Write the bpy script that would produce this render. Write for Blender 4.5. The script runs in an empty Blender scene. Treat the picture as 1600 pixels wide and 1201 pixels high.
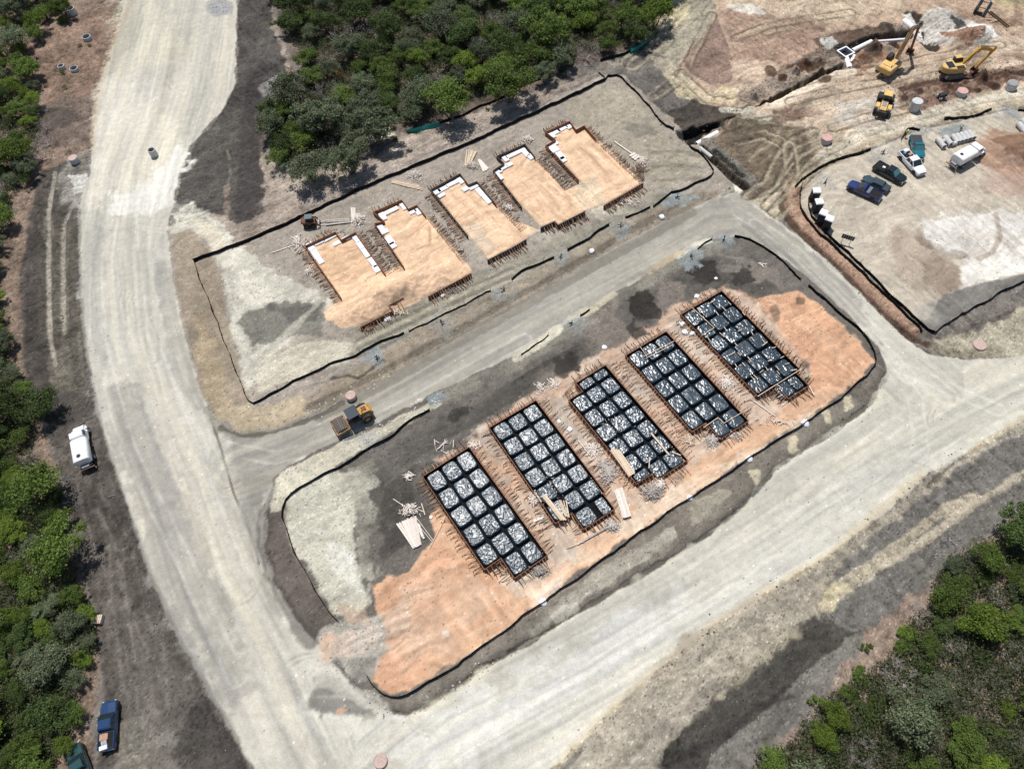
import bpy, bmesh, math, random
import numpy as np
from mathutils import Vector, Matrix
R = math.radians
random.seed(7)
rng = np.random.default_rng(7)
scene = bpy.context.scene
C = scene.collection

# ------------------------------------------------------------ camera, sky, sun, exposure
H = 94.0; FPX = 1110.0; TILT = R(30); ROLL = R(6)
ct, st, cr, sr = math.cos(TILT), math.sin(TILT), math.cos(ROLL), math.sin(ROLL)
cam_d = bpy.data.cameras.new("camera"); cam = bpy.data.objects.new("camera", cam_d); C.objects.link(cam)
cam_d.sensor_width = 36.0; cam_d.lens = 36.0 * FPX / 1600.0
cam_d.clip_start = 0.5; cam_d.clip_end = 4000
ax = Vector((cr, -sr*ct, -sr*st)); ay = Vector((sr, cr*ct, cr*st)); az = Vector((0, -st, ct))
M = Matrix((ax, ay, az)).transposed().to_4x4(); M.translation = (0, 0, H)
cam.matrix_world = M
scene.camera = cam
SUN_AZ = R(-14)      # measured from +Y towards +X
SUN_EL = R(67)
world = bpy.data.worlds.new("World"); scene.world = world; world.use_nodes = True
wn = world.node_tree; bg = wn.nodes["Background"]
sky = wn.nodes.new("ShaderNodeTexSky"); sky.sky_type = 'NISHITA'; sky.sun_disc = False
sky.sun_elevation = SUN_EL; sky.sun_rotation = SUN_AZ
wn.links.new(sky.outputs[0], bg.inputs[0]); bg.inputs[1].default_value = 0.095
sl = bpy.data.lights.new("sun", 'SUN'); sl.energy = 4.6; sl.angle = R(0.5); sl.color = (1.0, 0.98, 0.96)
so = bpy.data.objects.new("sun", sl); C.objects.link(so)
sd = Vector((math.sin(SUN_AZ)*math.cos(SUN_EL), math.cos(SUN_AZ)*math.cos(SUN_EL), math.sin(SUN_EL)))
so.rotation_euler = sd.to_track_quat('Z', 'Y').to_euler(); so.location = sd*200
scene.view_settings.view_transform = 'Standard'; scene.view_settings.look = 'None'
scene.view_settings.exposure = 0.0; scene.view_settings.gamma = 1.0

# ------------------------------------------------------------ helpers
def at(px, py, z=0.0):
    "photograph position -> place on the ground (or on the level z)"
    u = (px-800)/FPX; v = (py-600.5)/FPX
    u, v = u*cr - v*sr, u*sr + v*cr
    d = (u, st - v*ct, -(ct + v*st)); k = (H-z)/-d[2]
    return Vector((d[0]*k, d[1]*k, z))
def pts(p, z=0.0): return [at(x, y, z) for x, y in p]
def lin(c):
    return tuple((x/255/12.92 if x/255 <= 0.04045 else ((x/255+0.055)/1.055)**2.4) for x in c)
GAIN = 1.27
def alb(c):
    c = lin(c); g = 0.25*c[0]+0.65*c[1]+0.10*c[2]
    k = min(1.12, (max(g, 0.01)/0.42)**0.16)
    return tuple(min(0.85, (g+(x-g)*0.84)*k*w/GAIN) for x, w in zip(c, (1.015, 0.995, 0.94)))

def tag(o, label=None, cat=None, group=None, kind=None):
    if label: o['label'] = label
    if cat: o['category'] = cat
    if group: o['group'] = group
    if kind: o['kind'] = kind
    return o
def empty(name, loc, rz=0.0, label=None, cat=None, group=None):
    o = bpy.data.objects.new(name, None); C.objects.link(o)
    o.location = loc; o.rotation_euler = (0, 0, rz); o.empty_display_size = 0.3
    return tag(o, label, cat, group)
def copy_tree(o, parent=None):
    c = o.copy(); C.objects.link(c)
    if parent: c.parent = parent
    for ch in list(o.children): copy_tree(ch, c)
    return c

class MB:
    "collects shapes into one mesh"
    def __init__(s): s.v = []; s.f = []
    def add(s, vs, fs):
        b = len(s.v); s.v += [tuple(p) for p in vs]; s.f += [tuple(i+b for i in f) for f in fs]; return s
    def box(s, c, d, rz=0, ry=0, rx=0, bev=0.0):
        m = Matrix.Rotation(rz, 3, 'Z') @ Matrix.Rotation(ry, 3, 'Y') @ Matrix.Rotation(rx, 3, 'X')
        x, y, z = d[0]/2, d[1]/2, d[2]/2; c = Vector(c)
        if bev <= 0:
            vs = [c + m @ Vector((i*x, j*y, k*z)) for k in (-1, 1) for i, j in ((-1,-1),(1,-1),(1,1),(-1,1))]
            s.add(vs, [(3,2,1,0),(4,5,6,7),(0,1,5,4),(1,2,6,5),(2,3,7,6),(3,0,4,7)])
        else:
            b = min(bev, x*0.9, y*0.9, z*0.9); vs = []
            for (zz, e) in ((-z, b), (-z+b, 0), (z-b, 0), (z, b)):
                X, Y = x-e, y-e; q = b*0.6
                for i, j in ((-X+q,-Y),(X-q,-Y),(X,-Y+q),(X,Y-q),(X-q,Y),(-X+q,Y),(-X,Y-q),(-X,-Y+q)):
                    vs.append(c + m @ Vector((i, j, zz)))
            fs = [tuple(reversed(range(8))), tuple(range(24, 32))]
            for L in range(3):
                for i in range(8):
                    j = (i+1) % 8; fs.append((L*8+i, L*8+j, L*8+8+j, L*8+8+i))
            s.add(vs, fs)
        return s
    def prism(s, prof, y0, y1, taper=None):
        "profile in x,z extruded along y; taper = inset of upper points (function of z)"
        n = len(prof); vs = []
        for y, sg in ((y0, -1), (y1, 1)):
            for x, z in prof:
                t = taper(z) if taper else 0
                vs.append((x, y - sg*t, z))
        fs = [tuple(range(n)), tuple(reversed(range(n, 2*n)))]
        for i in range(n):
            j = (i+1) % n; fs.append((i, n+i, n+j, j))
        return s.add(vs, fs)
    def tube(s, p, q, r, r2=None, n=6, cap=True):
        p = Vector(p); q = Vector(q); r2 = r if r2 is None else r2
        d = (q-p); 
        if d.length < 1e-6: return s
        d.normalize(); a = d.orthogonal().normalized(); b = d.cross(a)
        vs = [p + (a*math.cos(2*math.pi*i/n) + b*math.sin(2*math.pi*i/n))*r for i in range(n)]
        vs += [q + (a*math.cos(2*math.pi*i/n) + b*math.sin(2*math.pi*i/n))*r2 for i in range(n)]
        fs = [(i, (i+1) % n, n+(i+1) % n, n+i) for i in range(n)]
        if cap: fs += [tuple(reversed(range(n))), tuple(range(n, 2*n))]
        return s.add(vs, fs)
    def lathe(s, prof, c=(0,0,0), axis='Z', n=20, closed=False):
        "prof: (radius, height) pairs"
        c = Vector(c); vs = []
        for r, h in prof:
            for i in range(n):
                a = 2*math.pi*i/n; x, y = r*math.cos(a), r*math.sin(a)
                p = {'Z': (x, y, h), 'Y': (x, h, y), 'X': (h, x, y)}[axis]
                vs.append(c + Vector(p))
        fs = []; m = len(prof)
        for k in range(m if closed else m-1):
            for i in range(n):
                j = (i+1) % n; k2 = (k+1) % m
                fs.append((k*n+i, k*n+j, k2*n+j, k2*n+i))
        if not closed:
            fs.append(tuple(reversed(range(n)))); fs.append(tuple(range((m-1)*n, m*n)))
        return s.add(vs, fs)
    def bar(s, p, q, w, h):
        "a board from p to q, w wide, h thick"
        p = Vector(p); q = Vector(q); d = (q-p).normalized()
        sd_ = d.cross(Vector((0,0,1)))
        if sd_.length < 0.05: sd_ = Vector((1,0,0))
        sd_.normalize(); up = sd_.cross(d).normalized()
        vs = [P + sd_*a*w/2 + up*b*h/2 for P in (p, q) for a, b in ((-1,-1),(1,-1),(1,1),(-1,1))]
        return s.add(vs, [(3,2,1,0),(4,5,6,7),(0,1,5,4),(1,2,6,5),(2,3,7,6),(3,0,4,7)])
    def mesh(s, name, mat):
        me = bpy.data.meshes.new(name); me.from_pydata(s.v, [], s.f); me.update()
        bm = bmesh.new(); bm.from_mesh(me); bmesh.ops.recalc_face_normals(bm, faces=bm.faces); bm.to_mesh(me); bm.free()
        if mat: me.materials.append(mat)
        return me
    def build(s, name, mat, parent=None, loc=None, rz=0):
        o = bpy.data.objects.new(name, s.mesh(name, mat)); C.objects.link(o)
        if parent: o.parent = parent
        if loc is not None: o.location = loc; o.rotation_euler = (0, 0, rz)
        return o
def link_mesh(name, me, parent=None, loc=None, rz=0):
    o = bpy.data.objects.new(name, me); C.objects.link(o)
    if parent: o.parent = parent
    if loc is not None: o.location = loc; o.rotation_euler = (0, 0, rz)
    return o

# ------------------------------------------------------------ materials
def mat(name, col, rough=0.8, metal=0.0, noise=0.25, nscale=6.0, bump=0.0, bscale=30.0, spec=0.3, coat=0.0, rnd=0.0, dirt=None):
    m = bpy.data.materials.new(name); m.use_nodes = True; nt = m.node_tree; N = nt.nodes; L = nt.links
    b = N["Principled BSDF"]; b.inputs["Roughness"].default_value = rough; b.inputs["Metallic"].default_value = metal
    b.inputs["Specular IOR Level"].default_value = spec; b.inputs["Coat Weight"].default_value = coat
    b.inputs["Coat Roughness"].default_value = 0.08
    tc = N.new("ShaderNodeTexCoord"); no = N.new("ShaderNodeTexNoise"); no.inputs["Scale"].default_value = nscale
    no.inputs["Detail"].default_value = 5; L.new(tc.outputs["Object"], no.inputs["Vector"])
    mp = N.new("ShaderNodeMapRange"); mp.inputs[1].default_value = 0.25; mp.inputs[2].default_value = 0.75
    mp.inputs[3].default_value = 1-noise; mp.inputs[4].default_value = 1+noise
    L.new(no.outputs[0], mp.inputs[0])
    val = mp.outputs[0]
    if rnd:
        oi = N.new("ShaderNodeObjectInfo"); m2 = N.new("ShaderNodeMapRange")
        m2.inputs[3].default_value = 1-rnd; m2.inputs[4].default_value = 1+rnd
        L.new(oi.outputs["Random"], m2.inputs[0]); mu = N.new("ShaderNodeMath"); mu.operation = 'MULTIPLY'
        L.new(val, mu.inputs[0]); L.new(m2.outputs[0], mu.inputs[1]); val = mu.outputs[0]
    vm = N.new("ShaderNodeVectorMath"); vm.operation = 'SCALE'; vm.inputs[0].default_value = col[:3]
    L.new(val, vm.inputs["Scale"]); out = vm.outputs[0]
    if dirt:
        n3 = N.new("ShaderNodeTexNoise"); n3.inputs["Scale"].default_value = 2.3; n3.inputs["Detail"].default_value = 6
        L.new(tc.outputs["Object"], n3.inputs["Vector"])
        m3 = N.new("ShaderNodeMapRange"); m3.inputs[1].default_value = 0.48; m3.inputs[2].default_value = 0.7
        m3.inputs[3].default_value = 0; m3.inputs[4].default_value = dirt; L.new(n3.outputs[0], m3.inputs[0])
        mx = N.new("ShaderNodeMix"); mx.data_type = 'RGBA'; L.new(m3.outputs[0], mx.inputs[0])
        L.new(out, mx.inputs[6]); mx.inputs[7].default_value = (0.30, 0.25, 0.19, 1); out = mx.outputs[2]
    L.new(out, b.inputs["Base Color"])
    if bump:
        n2 = N.new("ShaderNodeTexNoise"); n2.inputs["Scale"].default_value = bscale; n2.inputs["Detail"].default_value = 4
        L.new(tc.outputs["Object"], n2.inputs["Vector"])
        bp = N.new("ShaderNodeBump"); bp.inputs["Strength"].default_value = bump; bp.inputs["Distance"].default_value = 0.05
        L.new(n2.outputs[0], bp.inputs["Height"]); L.new(bp.outputs[0], b.inputs["Normal"])
    return m

MT = dict(
 rust_board = mat("weathered_form_board", (0.20, 0.085, 0.042), 0.85, noise=0.35, nscale=2.5, rnd=0.15),
 dark_board = mat("oiled_form_board", (0.075, 0.055, 0.045), 0.8, noise=0.4, nscale=2.5),
 brace = mat("brace_wood", (0.23, 0.14, 0.092), 0.9, noise=0.5, nscale=5, rnd=0.45),
 pale_brace = mat("pale_brace_wood", (0.36, 0.22, 0.14), 0.9, noise=0.5, nscale=5, rnd=0.45),
 lumber = mat("fresh_lumber", (0.60, 0.47, 0.34), 0.8, noise=0.18, nscale=4, rnd=0.15),
 pale_lumber = mat("sun_bleached_lumber", (0.66, 0.58, 0.50), 0.8, noise=0.15, nscale=4, rnd=0.12),
 grey_wood = mat("grey_scrap_wood", (0.42, 0.37, 0.32), 0.9, noise=0.35, nscale=4, rnd=0.3),
 foam = mat("white_foam", (0.72, 0.72, 0.72), 0.7, noise=0.1, nscale=3),
 silt = mat("black_silt_fabric", (0.010, 0.010, 0.011), 0.75, noise=0.4, nscale=3, bump=0.4, bscale=5, spec=0.15),
 stake = mat("fence_stake", (0.16, 0.11, 0.075), 0.9, rnd=0.3),
 concrete = mat("precast_concrete", (0.50, 0.49, 0.47), 0.85, noise=0.22, nscale=2.5, bump=0.2),
 concrete_dark = mat("damp_concrete", (0.27, 0.26, 0.25), 0.9, noise=0.25, nscale=2.5),
 pink = mat("pink_painted_cover", (0.54, 0.32, 0.28), 0.8, noise=0.25, nscale=3, dirt=0.6),
 salmon = mat("salmon_plywood_cover", (0.47, 0.345, 0.29), 0.85, noise=0.2, nscale=3, dirt=0.5),
 hole = mat("inside_shade_black", (0.015, 0.014, 0.013), 0.95),  # near-black stands in for shade inside open risers and the junction box
 white_plastic = mat("white_pvc", (0.80, 0.80, 0.78), 0.45, noise=0.05),
 yellow = mat("machine_yellow", (0.56, 0.30, 0.035), 0.45, noise=0.18, nscale=1.8, coat=0.2, dirt=0.55),
 yellow_lt = mat("faded_machine_yellow", (0.66, 0.42, 0.14), 0.6, noise=0.18, nscale=1.8, dirt=0.5),
 orange_arm = mat("dusty_orange_steel", (0.34, 0.17, 0.05), 0.6, noise=0.3, nscale=2, dirt=0.5),
 black_m = mat("black_painted_steel", (0.022, 0.022, 0.024), 0.5, noise=0.3, nscale=3, dirt=0.12),
 rubber = mat("tyre_rubber", (0.028, 0.027, 0.026), 0.85, noise=0.3, nscale=6, bump=0.5, bscale=14, dirt=0.25),
 track = mat("muddy_track_steel", (0.20, 0.17, 0.14), 0.75, noise=0.35, nscale=4, bump=0.6, bscale=9),
 steel = mat("worn_grey_steel", (0.30, 0.30, 0.31), 0.5, metal=0.5, noise=0.25, nscale=3),
 rust = mat("rusty_brown_steel", (0.15, 0.06, 0.035), 0.8, noise=0.35, nscale=3, dirt=0.3),
 glass = mat("vehicle_glass", (0.02, 0.028, 0.03), 0.08, noise=0.05, spec=0.8, coat=0.3),
 glass_teal = mat("tinted_windscreen", (0.06, 0.16, 0.16), 0.12, noise=0.2, spec=0.8),
 chrome = mat("chrome", (0.6, 0.6, 0.6), 0.2, metal=0.9, noise=0.05),
 lamp = mat("lamp_lens", (0.65, 0.65, 0.62), 0.2, noise=0.05), red_lamp = mat("tail_lamp", (0.35, 0.02, 0.02), 0.3, noise=0.05),
 white_paint = mat("white_vehicle_paint", (0.80, 0.80, 0.80), 0.35, noise=0.05, coat=0.4),
 white_tank = mat("white_tank_paint", (0.80, 0.79, 0.77), 0.4, noise=0.06, nscale=1.5, coat=0.2, dirt=0.25),
 teal_paint = mat("teal_vehicle_paint", (0.005, 0.13, 0.16), 0.3, noise=0.08, coat=0.8, spec=0.5),
 black_paint = mat("black_green_vehicle_paint", (0.006, 0.012, 0.012), 0.25, noise=0.1, coat=0.7, spec=0.5),
 slate_paint = mat("slate_vehicle_paint", (0.03, 0.05, 0.06), 0.3, noise=0.1, coat=0.7, spec=0.5),
 navy_paint = mat("navy_vehicle_paint", (0.010, 0.022, 0.11), 0.3, noise=0.1, coat=0.8, spec=0.5),
 blue_paint = mat("deep_blue_vehicle_paint", (0.006, 0.035, 0.10), 0.25, noise=0.1, coat=0.9, spec=0.5),
 green_paint = mat("dark_green_vehicle_paint", (0.012, 0.05, 0.05), 0.3, noise=0.1, coat=0.8, spec=0.5),
 toilet_roof = mat("white_roof_plastic", (0.85, 0.85, 0.84), 0.4, noise=0.03),
 toilet_body = mat("shaded_charcoal_plastic", (0.028, 0.030, 0.034), 0.5, noise=0.1),  # dark plastic, with the shade on the cabin walls put into the tone
 tarp = mat("black_bed_cover", (0.035, 0.045, 0.055), 0.7, noise=0.2),
 tan = mat("cardboard", (0.42, 0.24, 0.16), 0.9), vest = mat("hi_vis_vest", (0.62, 0.60, 0.06), 0.8), skin = mat("skin", (0.32, 0.17, 0.11), 0.6),
 denim = mat("dark_work_trousers", (0.03, 0.035, 0.05), 0.9),
 bark = mat("bark", (0.17, 0.135, 0.11), 0.95, noise=0.35, nscale=3, rnd=0.3),
 twig = mat("dead_grey_branch", (0.33, 0.29, 0.26), 0.95, noise=0.25, nscale=3, rnd=0.25),
 green_net = mat("green_debris_net", (0.03, 0.30, 0.22), 0.8, noise=0.3),
 blue_bit = mat("blue_container", (0.12, 0.30, 0.5), 0.5),
)
# crinkled black polythene
def plastic(name, rough, strength, col=(0.026, 0.042, 0.054), scale=3.0, seed=0.0):
    m = bpy.data.materials.new(name); m.use_nodes = True; nt = m.node_tree; N = nt.nodes; L = nt.links
    b = N["Principled BSDF"]; b.inputs["Base Color"].default_value = (*col, 1); b.inputs["Roughness"].default_value = rough
    b.inputs["Specular IOR Level"].default_value = 0.65; b.inputs["Coat Weight"].default_value = 0.05; b.inputs["Coat Roughness"].default_value = rough*0.8; b.inputs["Coat IOR"].default_value = 1.7
    tc = N.new("ShaderNodeTexCoord"); mp = N.new("ShaderNodeMapping"); mp.inputs["Location"].default_value = (seed, seed*2, 0)
    L.new(tc.outputs["Object"], mp.inputs[0])
    n1 = N.new("ShaderNodeTexNoise"); n1.inputs["Scale"].default_value = scale; n1.inputs["Detail"].default_value = 2.5
    n1.inputs["Roughness"].default_value = 0.55; n1.inputs["Distortion"].default_value = 2.2
    L.new(mp.outputs[0], n1.inputs["Vector"])
    rg = N.new("ShaderNodeMath"); rg.operation = 'SUBTRACT'; rg.inputs[1].default_value = 0.5; L.new(n1.outputs[0], rg.inputs[0])
    ab = N.new("ShaderNodeMath"); ab.operation = 'ABSOLUTE'; L.new(rg.outputs[0], ab.inputs[0])
    bp = N.new("ShaderNodeBump"); bp.inputs["Strength"].default_value = 1.0; bp.inputs["Distance"].default_value = strength
    L.new(ab.outputs[0], bp.inputs["Height"]); 
    if strength > 0.1: L.new(bp.outputs[0], b.inputs["Normal"])
    return m
MT['liner'] = plastic("black_trench_liner", 0.6, 0.12, (0.005, 0.005, 0.006)); MT['liner'].node_tree.nodes['Principled BSDF'].inputs['Specular IOR Level'].default_value = 0.08; MT['liner'].node_tree.nodes['Principled BSDF'].inputs['Coat Weight'].default_value = 0.0

# ------------------------------------------------------------ ground sheet: shape and soils
_tab = rng.random((512, 512)).astype(np.float32)
def vnoise(x, y, seed=0):
    x = x + seed*37.3; y = y + seed*91.7
    xi = np.floor(x).astype(np.int64); yi = np.floor(y).astype(np.int64)
    fx = x-xi; fy = y-yi; fx = fx*fx*(3-2*fx); fy = fy*fy*(3-2*fy)
    a = _tab[xi & 511, yi & 511]; b = _tab[(xi+1) & 511, yi & 511]; c = _tab[xi & 511, (yi+1) & 511]; d = _tab[(xi+1) & 511, (yi+1) & 511]
    return (a*(1-fx)+b*fx)*(1-fy) + (c*(1-fx)+d*fx)*fy - 0.5
def fbm(x, y, seed=0, o=4, g=0.55):
    s = 0; a = 1.0; t = 0
    for i in range(o):
        s = s + a*vnoise(x, y, seed+i*3); t += a; a *= g; x = x*2.03; y = y*2.03
    return s/t*2
STEP = 0.185
cs = [at(x, y) for x, y in ((-60, -60), (1660, -60), (-60, 1260), (1660, 1260))]
X0, X1 = min(c.x for c in cs), max(c.x for c in cs); Y0, Y1 = min(c.y for c in cs), max(c.y for c in cs)
gx = np.arange(X0, X1, STEP); gy = np.arange(Y0, Y1, STEP); nx, ny = len(gx), len(gy)
GX, GY = np.meshgrid(gx, gy, indexing='ij'); GX = GX.ravel(); GY = GY.ravel()
# keep the part the picture can see (with a margin)
rx, ry, rz_ = GX, GY, -H
dz = -(rx*0 + GY*st*1.0 - H*(-ct))            # depth along the view direction (negative of camera z)
depth = GY*st + H*ct
uc = GX; vc = -(GY*ct - H*st)                   # unrolled picture coordinates times depth
uu = uc/depth; vv = vc/depth
PU = (uu*cr + vv*sr)*FPX + 800; PV = (-uu*sr + vv*cr)*FPX + 600.5
keep = (PU > -70) & (PU < 1670) & (PV > -60) & (PV < 1262)
kidx = np.full(nx*ny, -1, np.int64); kk = np.nonzero(keep)[0]; kidx[kk] = np.arange(len(kk))
VX = GX[kk]; VY = GY[kk]; NV = len(kk)
VZ = np.zeros(NV); COL = np.zeros((NV, 3)); RID = np.zeros(NV, np.int8)
n_big = fbm(VX/14, VY/14, 1, 4); n_mid = fbm(VX/3.2, VY/3.2, 2, 4); n_fin = fbm(VX/0.8, VY/0.8, 3, 3, 0.7)
n_edge = fbm(VX/2.2, VY/2.2, 5, 5, 0.62)
n_rough = fbm(VX/1.1, VY/1.1, 9, 4, 0.7)
white = rng.random(NV)-0.5

def P2(p): return np.array([[q.x, q.y] for q in pts(p)])
def seg_d(x, y, P, closed=False):
    d = np.full(x.shape, 1e9); s = np.zeros(x.shape); sg = np.zeros(x.shape); acc = 0; n = len(P)
    for i in range(n if closed else n-1):
        a = P[i]; b = P[(i+1) % n]; e = b-a; L = max(np.hypot(*e), 1e-6)
        t = np.clip(((x-a[0])*e[0]+(y-a[1])*e[1])/L**2, 0, 1)
        dx = x-a[0]-t*e[0]; dy = y-a[1]-t*e[1]; dd = np.hypot(dx, dy); m = dd < d
        d[m] = dd[m]; s[m] = acc+t[m]*L; sg[m] = np.sign(e[0]*dy-e[1]*dx)[m]; acc += L
    return d, s, sg
def inside(x, y, P):
    r = np.zeros(x.shape, bool); n = len(P); j = n-1
    for i in range(n):
        xi, yi = P[i]; xj, yj = P[j]
        c = ((yi > y) != (yj > y)) & (x < (xj-xi)*(y-yi)/((yj-yi) or 1e-9)+xi); r ^= c; j = i
    return r
def sub(P, pad):
    return np.nonzero((VX > P[:, 0].min()-pad) & (VX < P[:, 0].max()+pad) & (VY > P[:, 1].min()-pad) & (VY < P[:, 1].max()+pad))[0]
def area(p, pad):
    P = P2(p); ix = sub(P, pad); d, s, _ = seg_d(VX[ix], VY[ix], P, True)
    return ix, np.where(inside(VX[ix], VY[ix], P), d, -d), s
def sm(x): x = np.clip(x, 0, 1); return x*x*(3-2*x)
def paint(p, col, soft=0.5, rag=0.8, amt=1.0, rid=None, var=0.0, h=0.0, slope=1.0, rough=0.0, thin=0.0):
    "soil colour (as seen sunlit) inside outline p with ragged edge; h raises it with a slope that wide"
    soft *= 0.5; ix, d, s = area(p, soft+rag*1.5+slope+1)
    dd = d + n_edge[ix]*rag*1.15
    a = sm(dd/(2*soft)+0.5)
    am = a*amt
    if thin: am = am*np.clip(1-thin*(0.5+n_mid[ix]*1.6), 0, 1)
    c = np.array(alb(col))
    cc = c[None]*(1+var*n_mid[ix])[:, None]
    COL[ix] = COL[ix]*(1-am[:, None]) + cc*am[:, None]
    if rid is not None: RID[ix[a > 0.5]] = rid
    if h: VZ[ix] += h*sm(dd/slope)
    if rough: VZ[ix] += rough*n_rough[ix]*a
def stroke(p, w, col=None, amt=1.0, soft=0.2, rag=0.2, h=0.0, hw=None, brk=0.0, rough=0.0):
    "soil line of width w along p; h = berm (+) or furrow (-)"
    soft *= 0.6; P = P2(p); ix = sub(P, (hw or w)+2); d, s, _ = seg_d(VX[ix], VY[ix], P)
    dd = d + n_edge[ix]*rag
    a = sm((w/2-dd)/(2*soft)+0.5)
    if brk: a = a*np.clip(0.5+brk*1.0*(n_mid[ix]+0.15)*2, 0, 1)
    if col is not None:
        am = (a*amt)[:, None]; COL[ix] = COL[ix]*(1-am)+np.array(alb(col))[None]*am
    if h:
        q = np.exp(-(d/((hw or w)/2))**2); VZ[ix] += h*q*(1+0.5*n_edge[ix])
    if rough: VZ[ix] += rough*n_rough[ix]*np.exp(-(d/w)**2)
def tracks(p, gauge=1.9, w=0.42, col=None, amt=0.5, h=-0.05):
    "pair of wheel ruts along p"
    P = P2(p); ix = sub(P, gauge+2); d, s, sg = seg_d(VX[ix], VY[ix], P)
    q = np.exp(-((d-gauge/2+0.25*n_edge[ix])/(w/2))**2)
    f = np.clip(0.7+n_mid[ix]*1.2, 0.1, 1)
    if col is not None:
        am = (q*amt*f)[:, None]; COL[ix] = COL[ix]*(1-am)+np.array(alb(col))[None]*am
    VZ[ix] += h*q
def mound(px, py, rx_, ry_, rot, h, rough=0.1, col=None, z0=0.0):
    c = at(px, py, z0); ix = np.nonzero((abs(VX-c.x) < max(rx_, ry_)*1.6) & (abs(VY-c.y) < max(rx_, ry_)*1.6))[0]
    x = VX[ix]-c.x; y = VY[ix]-c.y; a, b = x*math.cos(rot)+y*math.sin(rot), -x*math.sin(rot)+y*math.cos(rot)
    r = np.sqrt((a/rx_)**2+(b/ry_)**2)+n_edge[ix]*0.25
    q = np.clip(1-r, 0, 1)
    VZ[ix] += h*(np.sqrt(q*q+0.01)-0.1)*1.05*np.where(q > 0, 1, 0) + rough*n_rough[ix]*sm(q*3)
    if col is not None:
        am = sm(q*5)[:, None]; COL[ix] = COL[ix]*(1-am)+np.array(alb(col))[None]*am

# base soil
COL[:] = np.array(alb((128, 121, 113)))
ROADS, LOT, SAND, YARD, WOODS = 1, 2, 3, 4, 5
LOT1 = [(262,362),(270,350),(300,340),(335,352),(372,385),(470,338),(650,252),(840,168),(940,118),(975,118),(1050,190),(1130,265),(1150,298),(1110,312),(1040,345),(960,387),(880,434),(800,482),(700,537),(600,592),(530,634),(480,656),(430,671),(375,679),(345,666),(325,640),(312,600),(296,555),(282,500),(270,430)]
LOT2 = [(430,745),(412,790),(410,850),(425,900),(460,965),(490,1000),(530,1050),(575,1095),(620,1113),(660,1108),(700,1085),(760,1042),(830,1000),(950,925),(1100,838),(1160,790),(1200,735),(1300,672),(1355,632),(1385,580),(1372,540),(1330,498),(1275,445),(1230,408),(1185,380),(1150,370),(1100,378),(1040,410),(950,465),(860,522),(780,567),(680,612),(600,656),(520,692),(460,722)]
ROAD = [(205,-60),(378,-60),(370,0),(368,130),(345,175),(300,225),(280,270),(268,330),(262,362),(300,500),(330,650),(350,668),(430,669),(530,632),(600,590),(700,535),(800,480),(880,432),(960,385),(1040,344),(1110,311),(1150,300),(1185,322),(1230,355),(1290,400),(1340,450),(1400,512),(1430,542),(1455,556),(1520,562),(1600,555),(1670,550),(1670,625),(1600,655),(1530,692),(1450,742),(1380,802),(1300,862),(1200,927),(1100,988),(1000,1072),(930,1132),(860,1201),(800,1262),(390,1262),(400,1201),(370,1160),(330,1090),(290,1020),(260,960),(230,890),(200,800),(175,720),(150,640),(135,560),(128,500),(122,400),(122,330),(140,270),(145,220),(150,170),(165,110),(185,50)]
# --- left side
paint([(-70,-60),(210,-60),(190,50),(165,110),(150,170),(145,220),(120,300),(60,330),(-70,330)], (150,128,112), 1.0, 1.5, rid=WOODS, var=0.3, rough=0.12)
paint([(-70,300),(50,330),(40,450),(45,600),(75,680),(105,800),(130,900),(160,980),(150,1080),(140,1262),(-70,1262)], (138,118,102), 1.0, 1.5, rid=WOODS, var=0.35, rough=0.12)
paint([(60,270),(125,240),(130,330),(128,500),(140,600),(180,720),(235,890),(290,1020),(370,1160),(400,1262),(140,1262),(165,1080),(150,960),(115,850),(95,740),(62,640),(35,560),(30,420)], (98,91,85), 0.8, 1.0, var=0.35, rough=0.05)
paint([(40,360),(70,350),(70,560),(90,640),(40,600)], (84,78,74), 0.6, 0.8, 0.8, var=0.3)
paint([(70,340),(125,330),(130,520),(140,620),(80,610)], (122,115,102), 0.8, 1.0, 0.8, var=0.4, rough=0.07)
paint([(105,250),(145,230),(140,300),(125,340),(100,330),(85,290)], (150,145,136), 1.0, 1.5, 0.8, var=0.5)
paint([(108,275),(138,270),(132,300),(115,305)], (212,210,203), 0.5, 1.0, 0.8, thin=0.6)
paint([(118,320),(128,318),(128,370),(118,368)], (205,203,196), 0.5, 1.0, 0.7, thin=0.7)
paint([(30,60),(110,30),(190,0),(170,90),(150,150),(60,160),(20,110)], (142,116,98), 1.2, 1.6, 0.8, var=0.35)
paint([(35,190),(100,150),(150,160),(140,225),(50,235)], (112,98,88), 1.2, 1.6, 0.85, var=0.35)
paint([(60,175),(110,165),(135,185),(95,205)], (90,82,76), 1.0, 1.6, 0.7)
for p, a in (([(86,270),(76,330),(76,440),(78,520),(86,570)], 1), ([(110,330),(99,350),(98,420),(100,520)], 1)):
    stroke(p, 0.8, (166,158,142), 0.85*a, 0.2, 0.1, h=-0.2)
for p in ([(105,320),(90,335),(87,420),(90,540)], [(66,300),(63,420),(66,540)], [(118,330),(112,420),(116,540),(124,600)]):
    stroke(p, 1.2, (96,90,80), 0.7, 0.4, 0.5, h=0.3, hw=1.2, rough=0.22)
paint([(160,940),(200,930),(250,1000),(300,1080),(330,1160),(340,1230),(170,1240),(195,1120),(175,1050)], (128,122,112), 1.5, 2.0, 0.7, var=0.4, thin=0.6)
paint([(175,1150),(250,1080),(290,1130),(300,1262),(160,1262)], (150,143,130), 1.0, 2.0, 0.55, thin=0.7)
paint([(290,1110),(330,1090),(370,1160),(400,1240),(320,1250),(270,1180)], (82,76,72), 0.6, 1.2, 0.75, var=0.3, rough=0.1)
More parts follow.
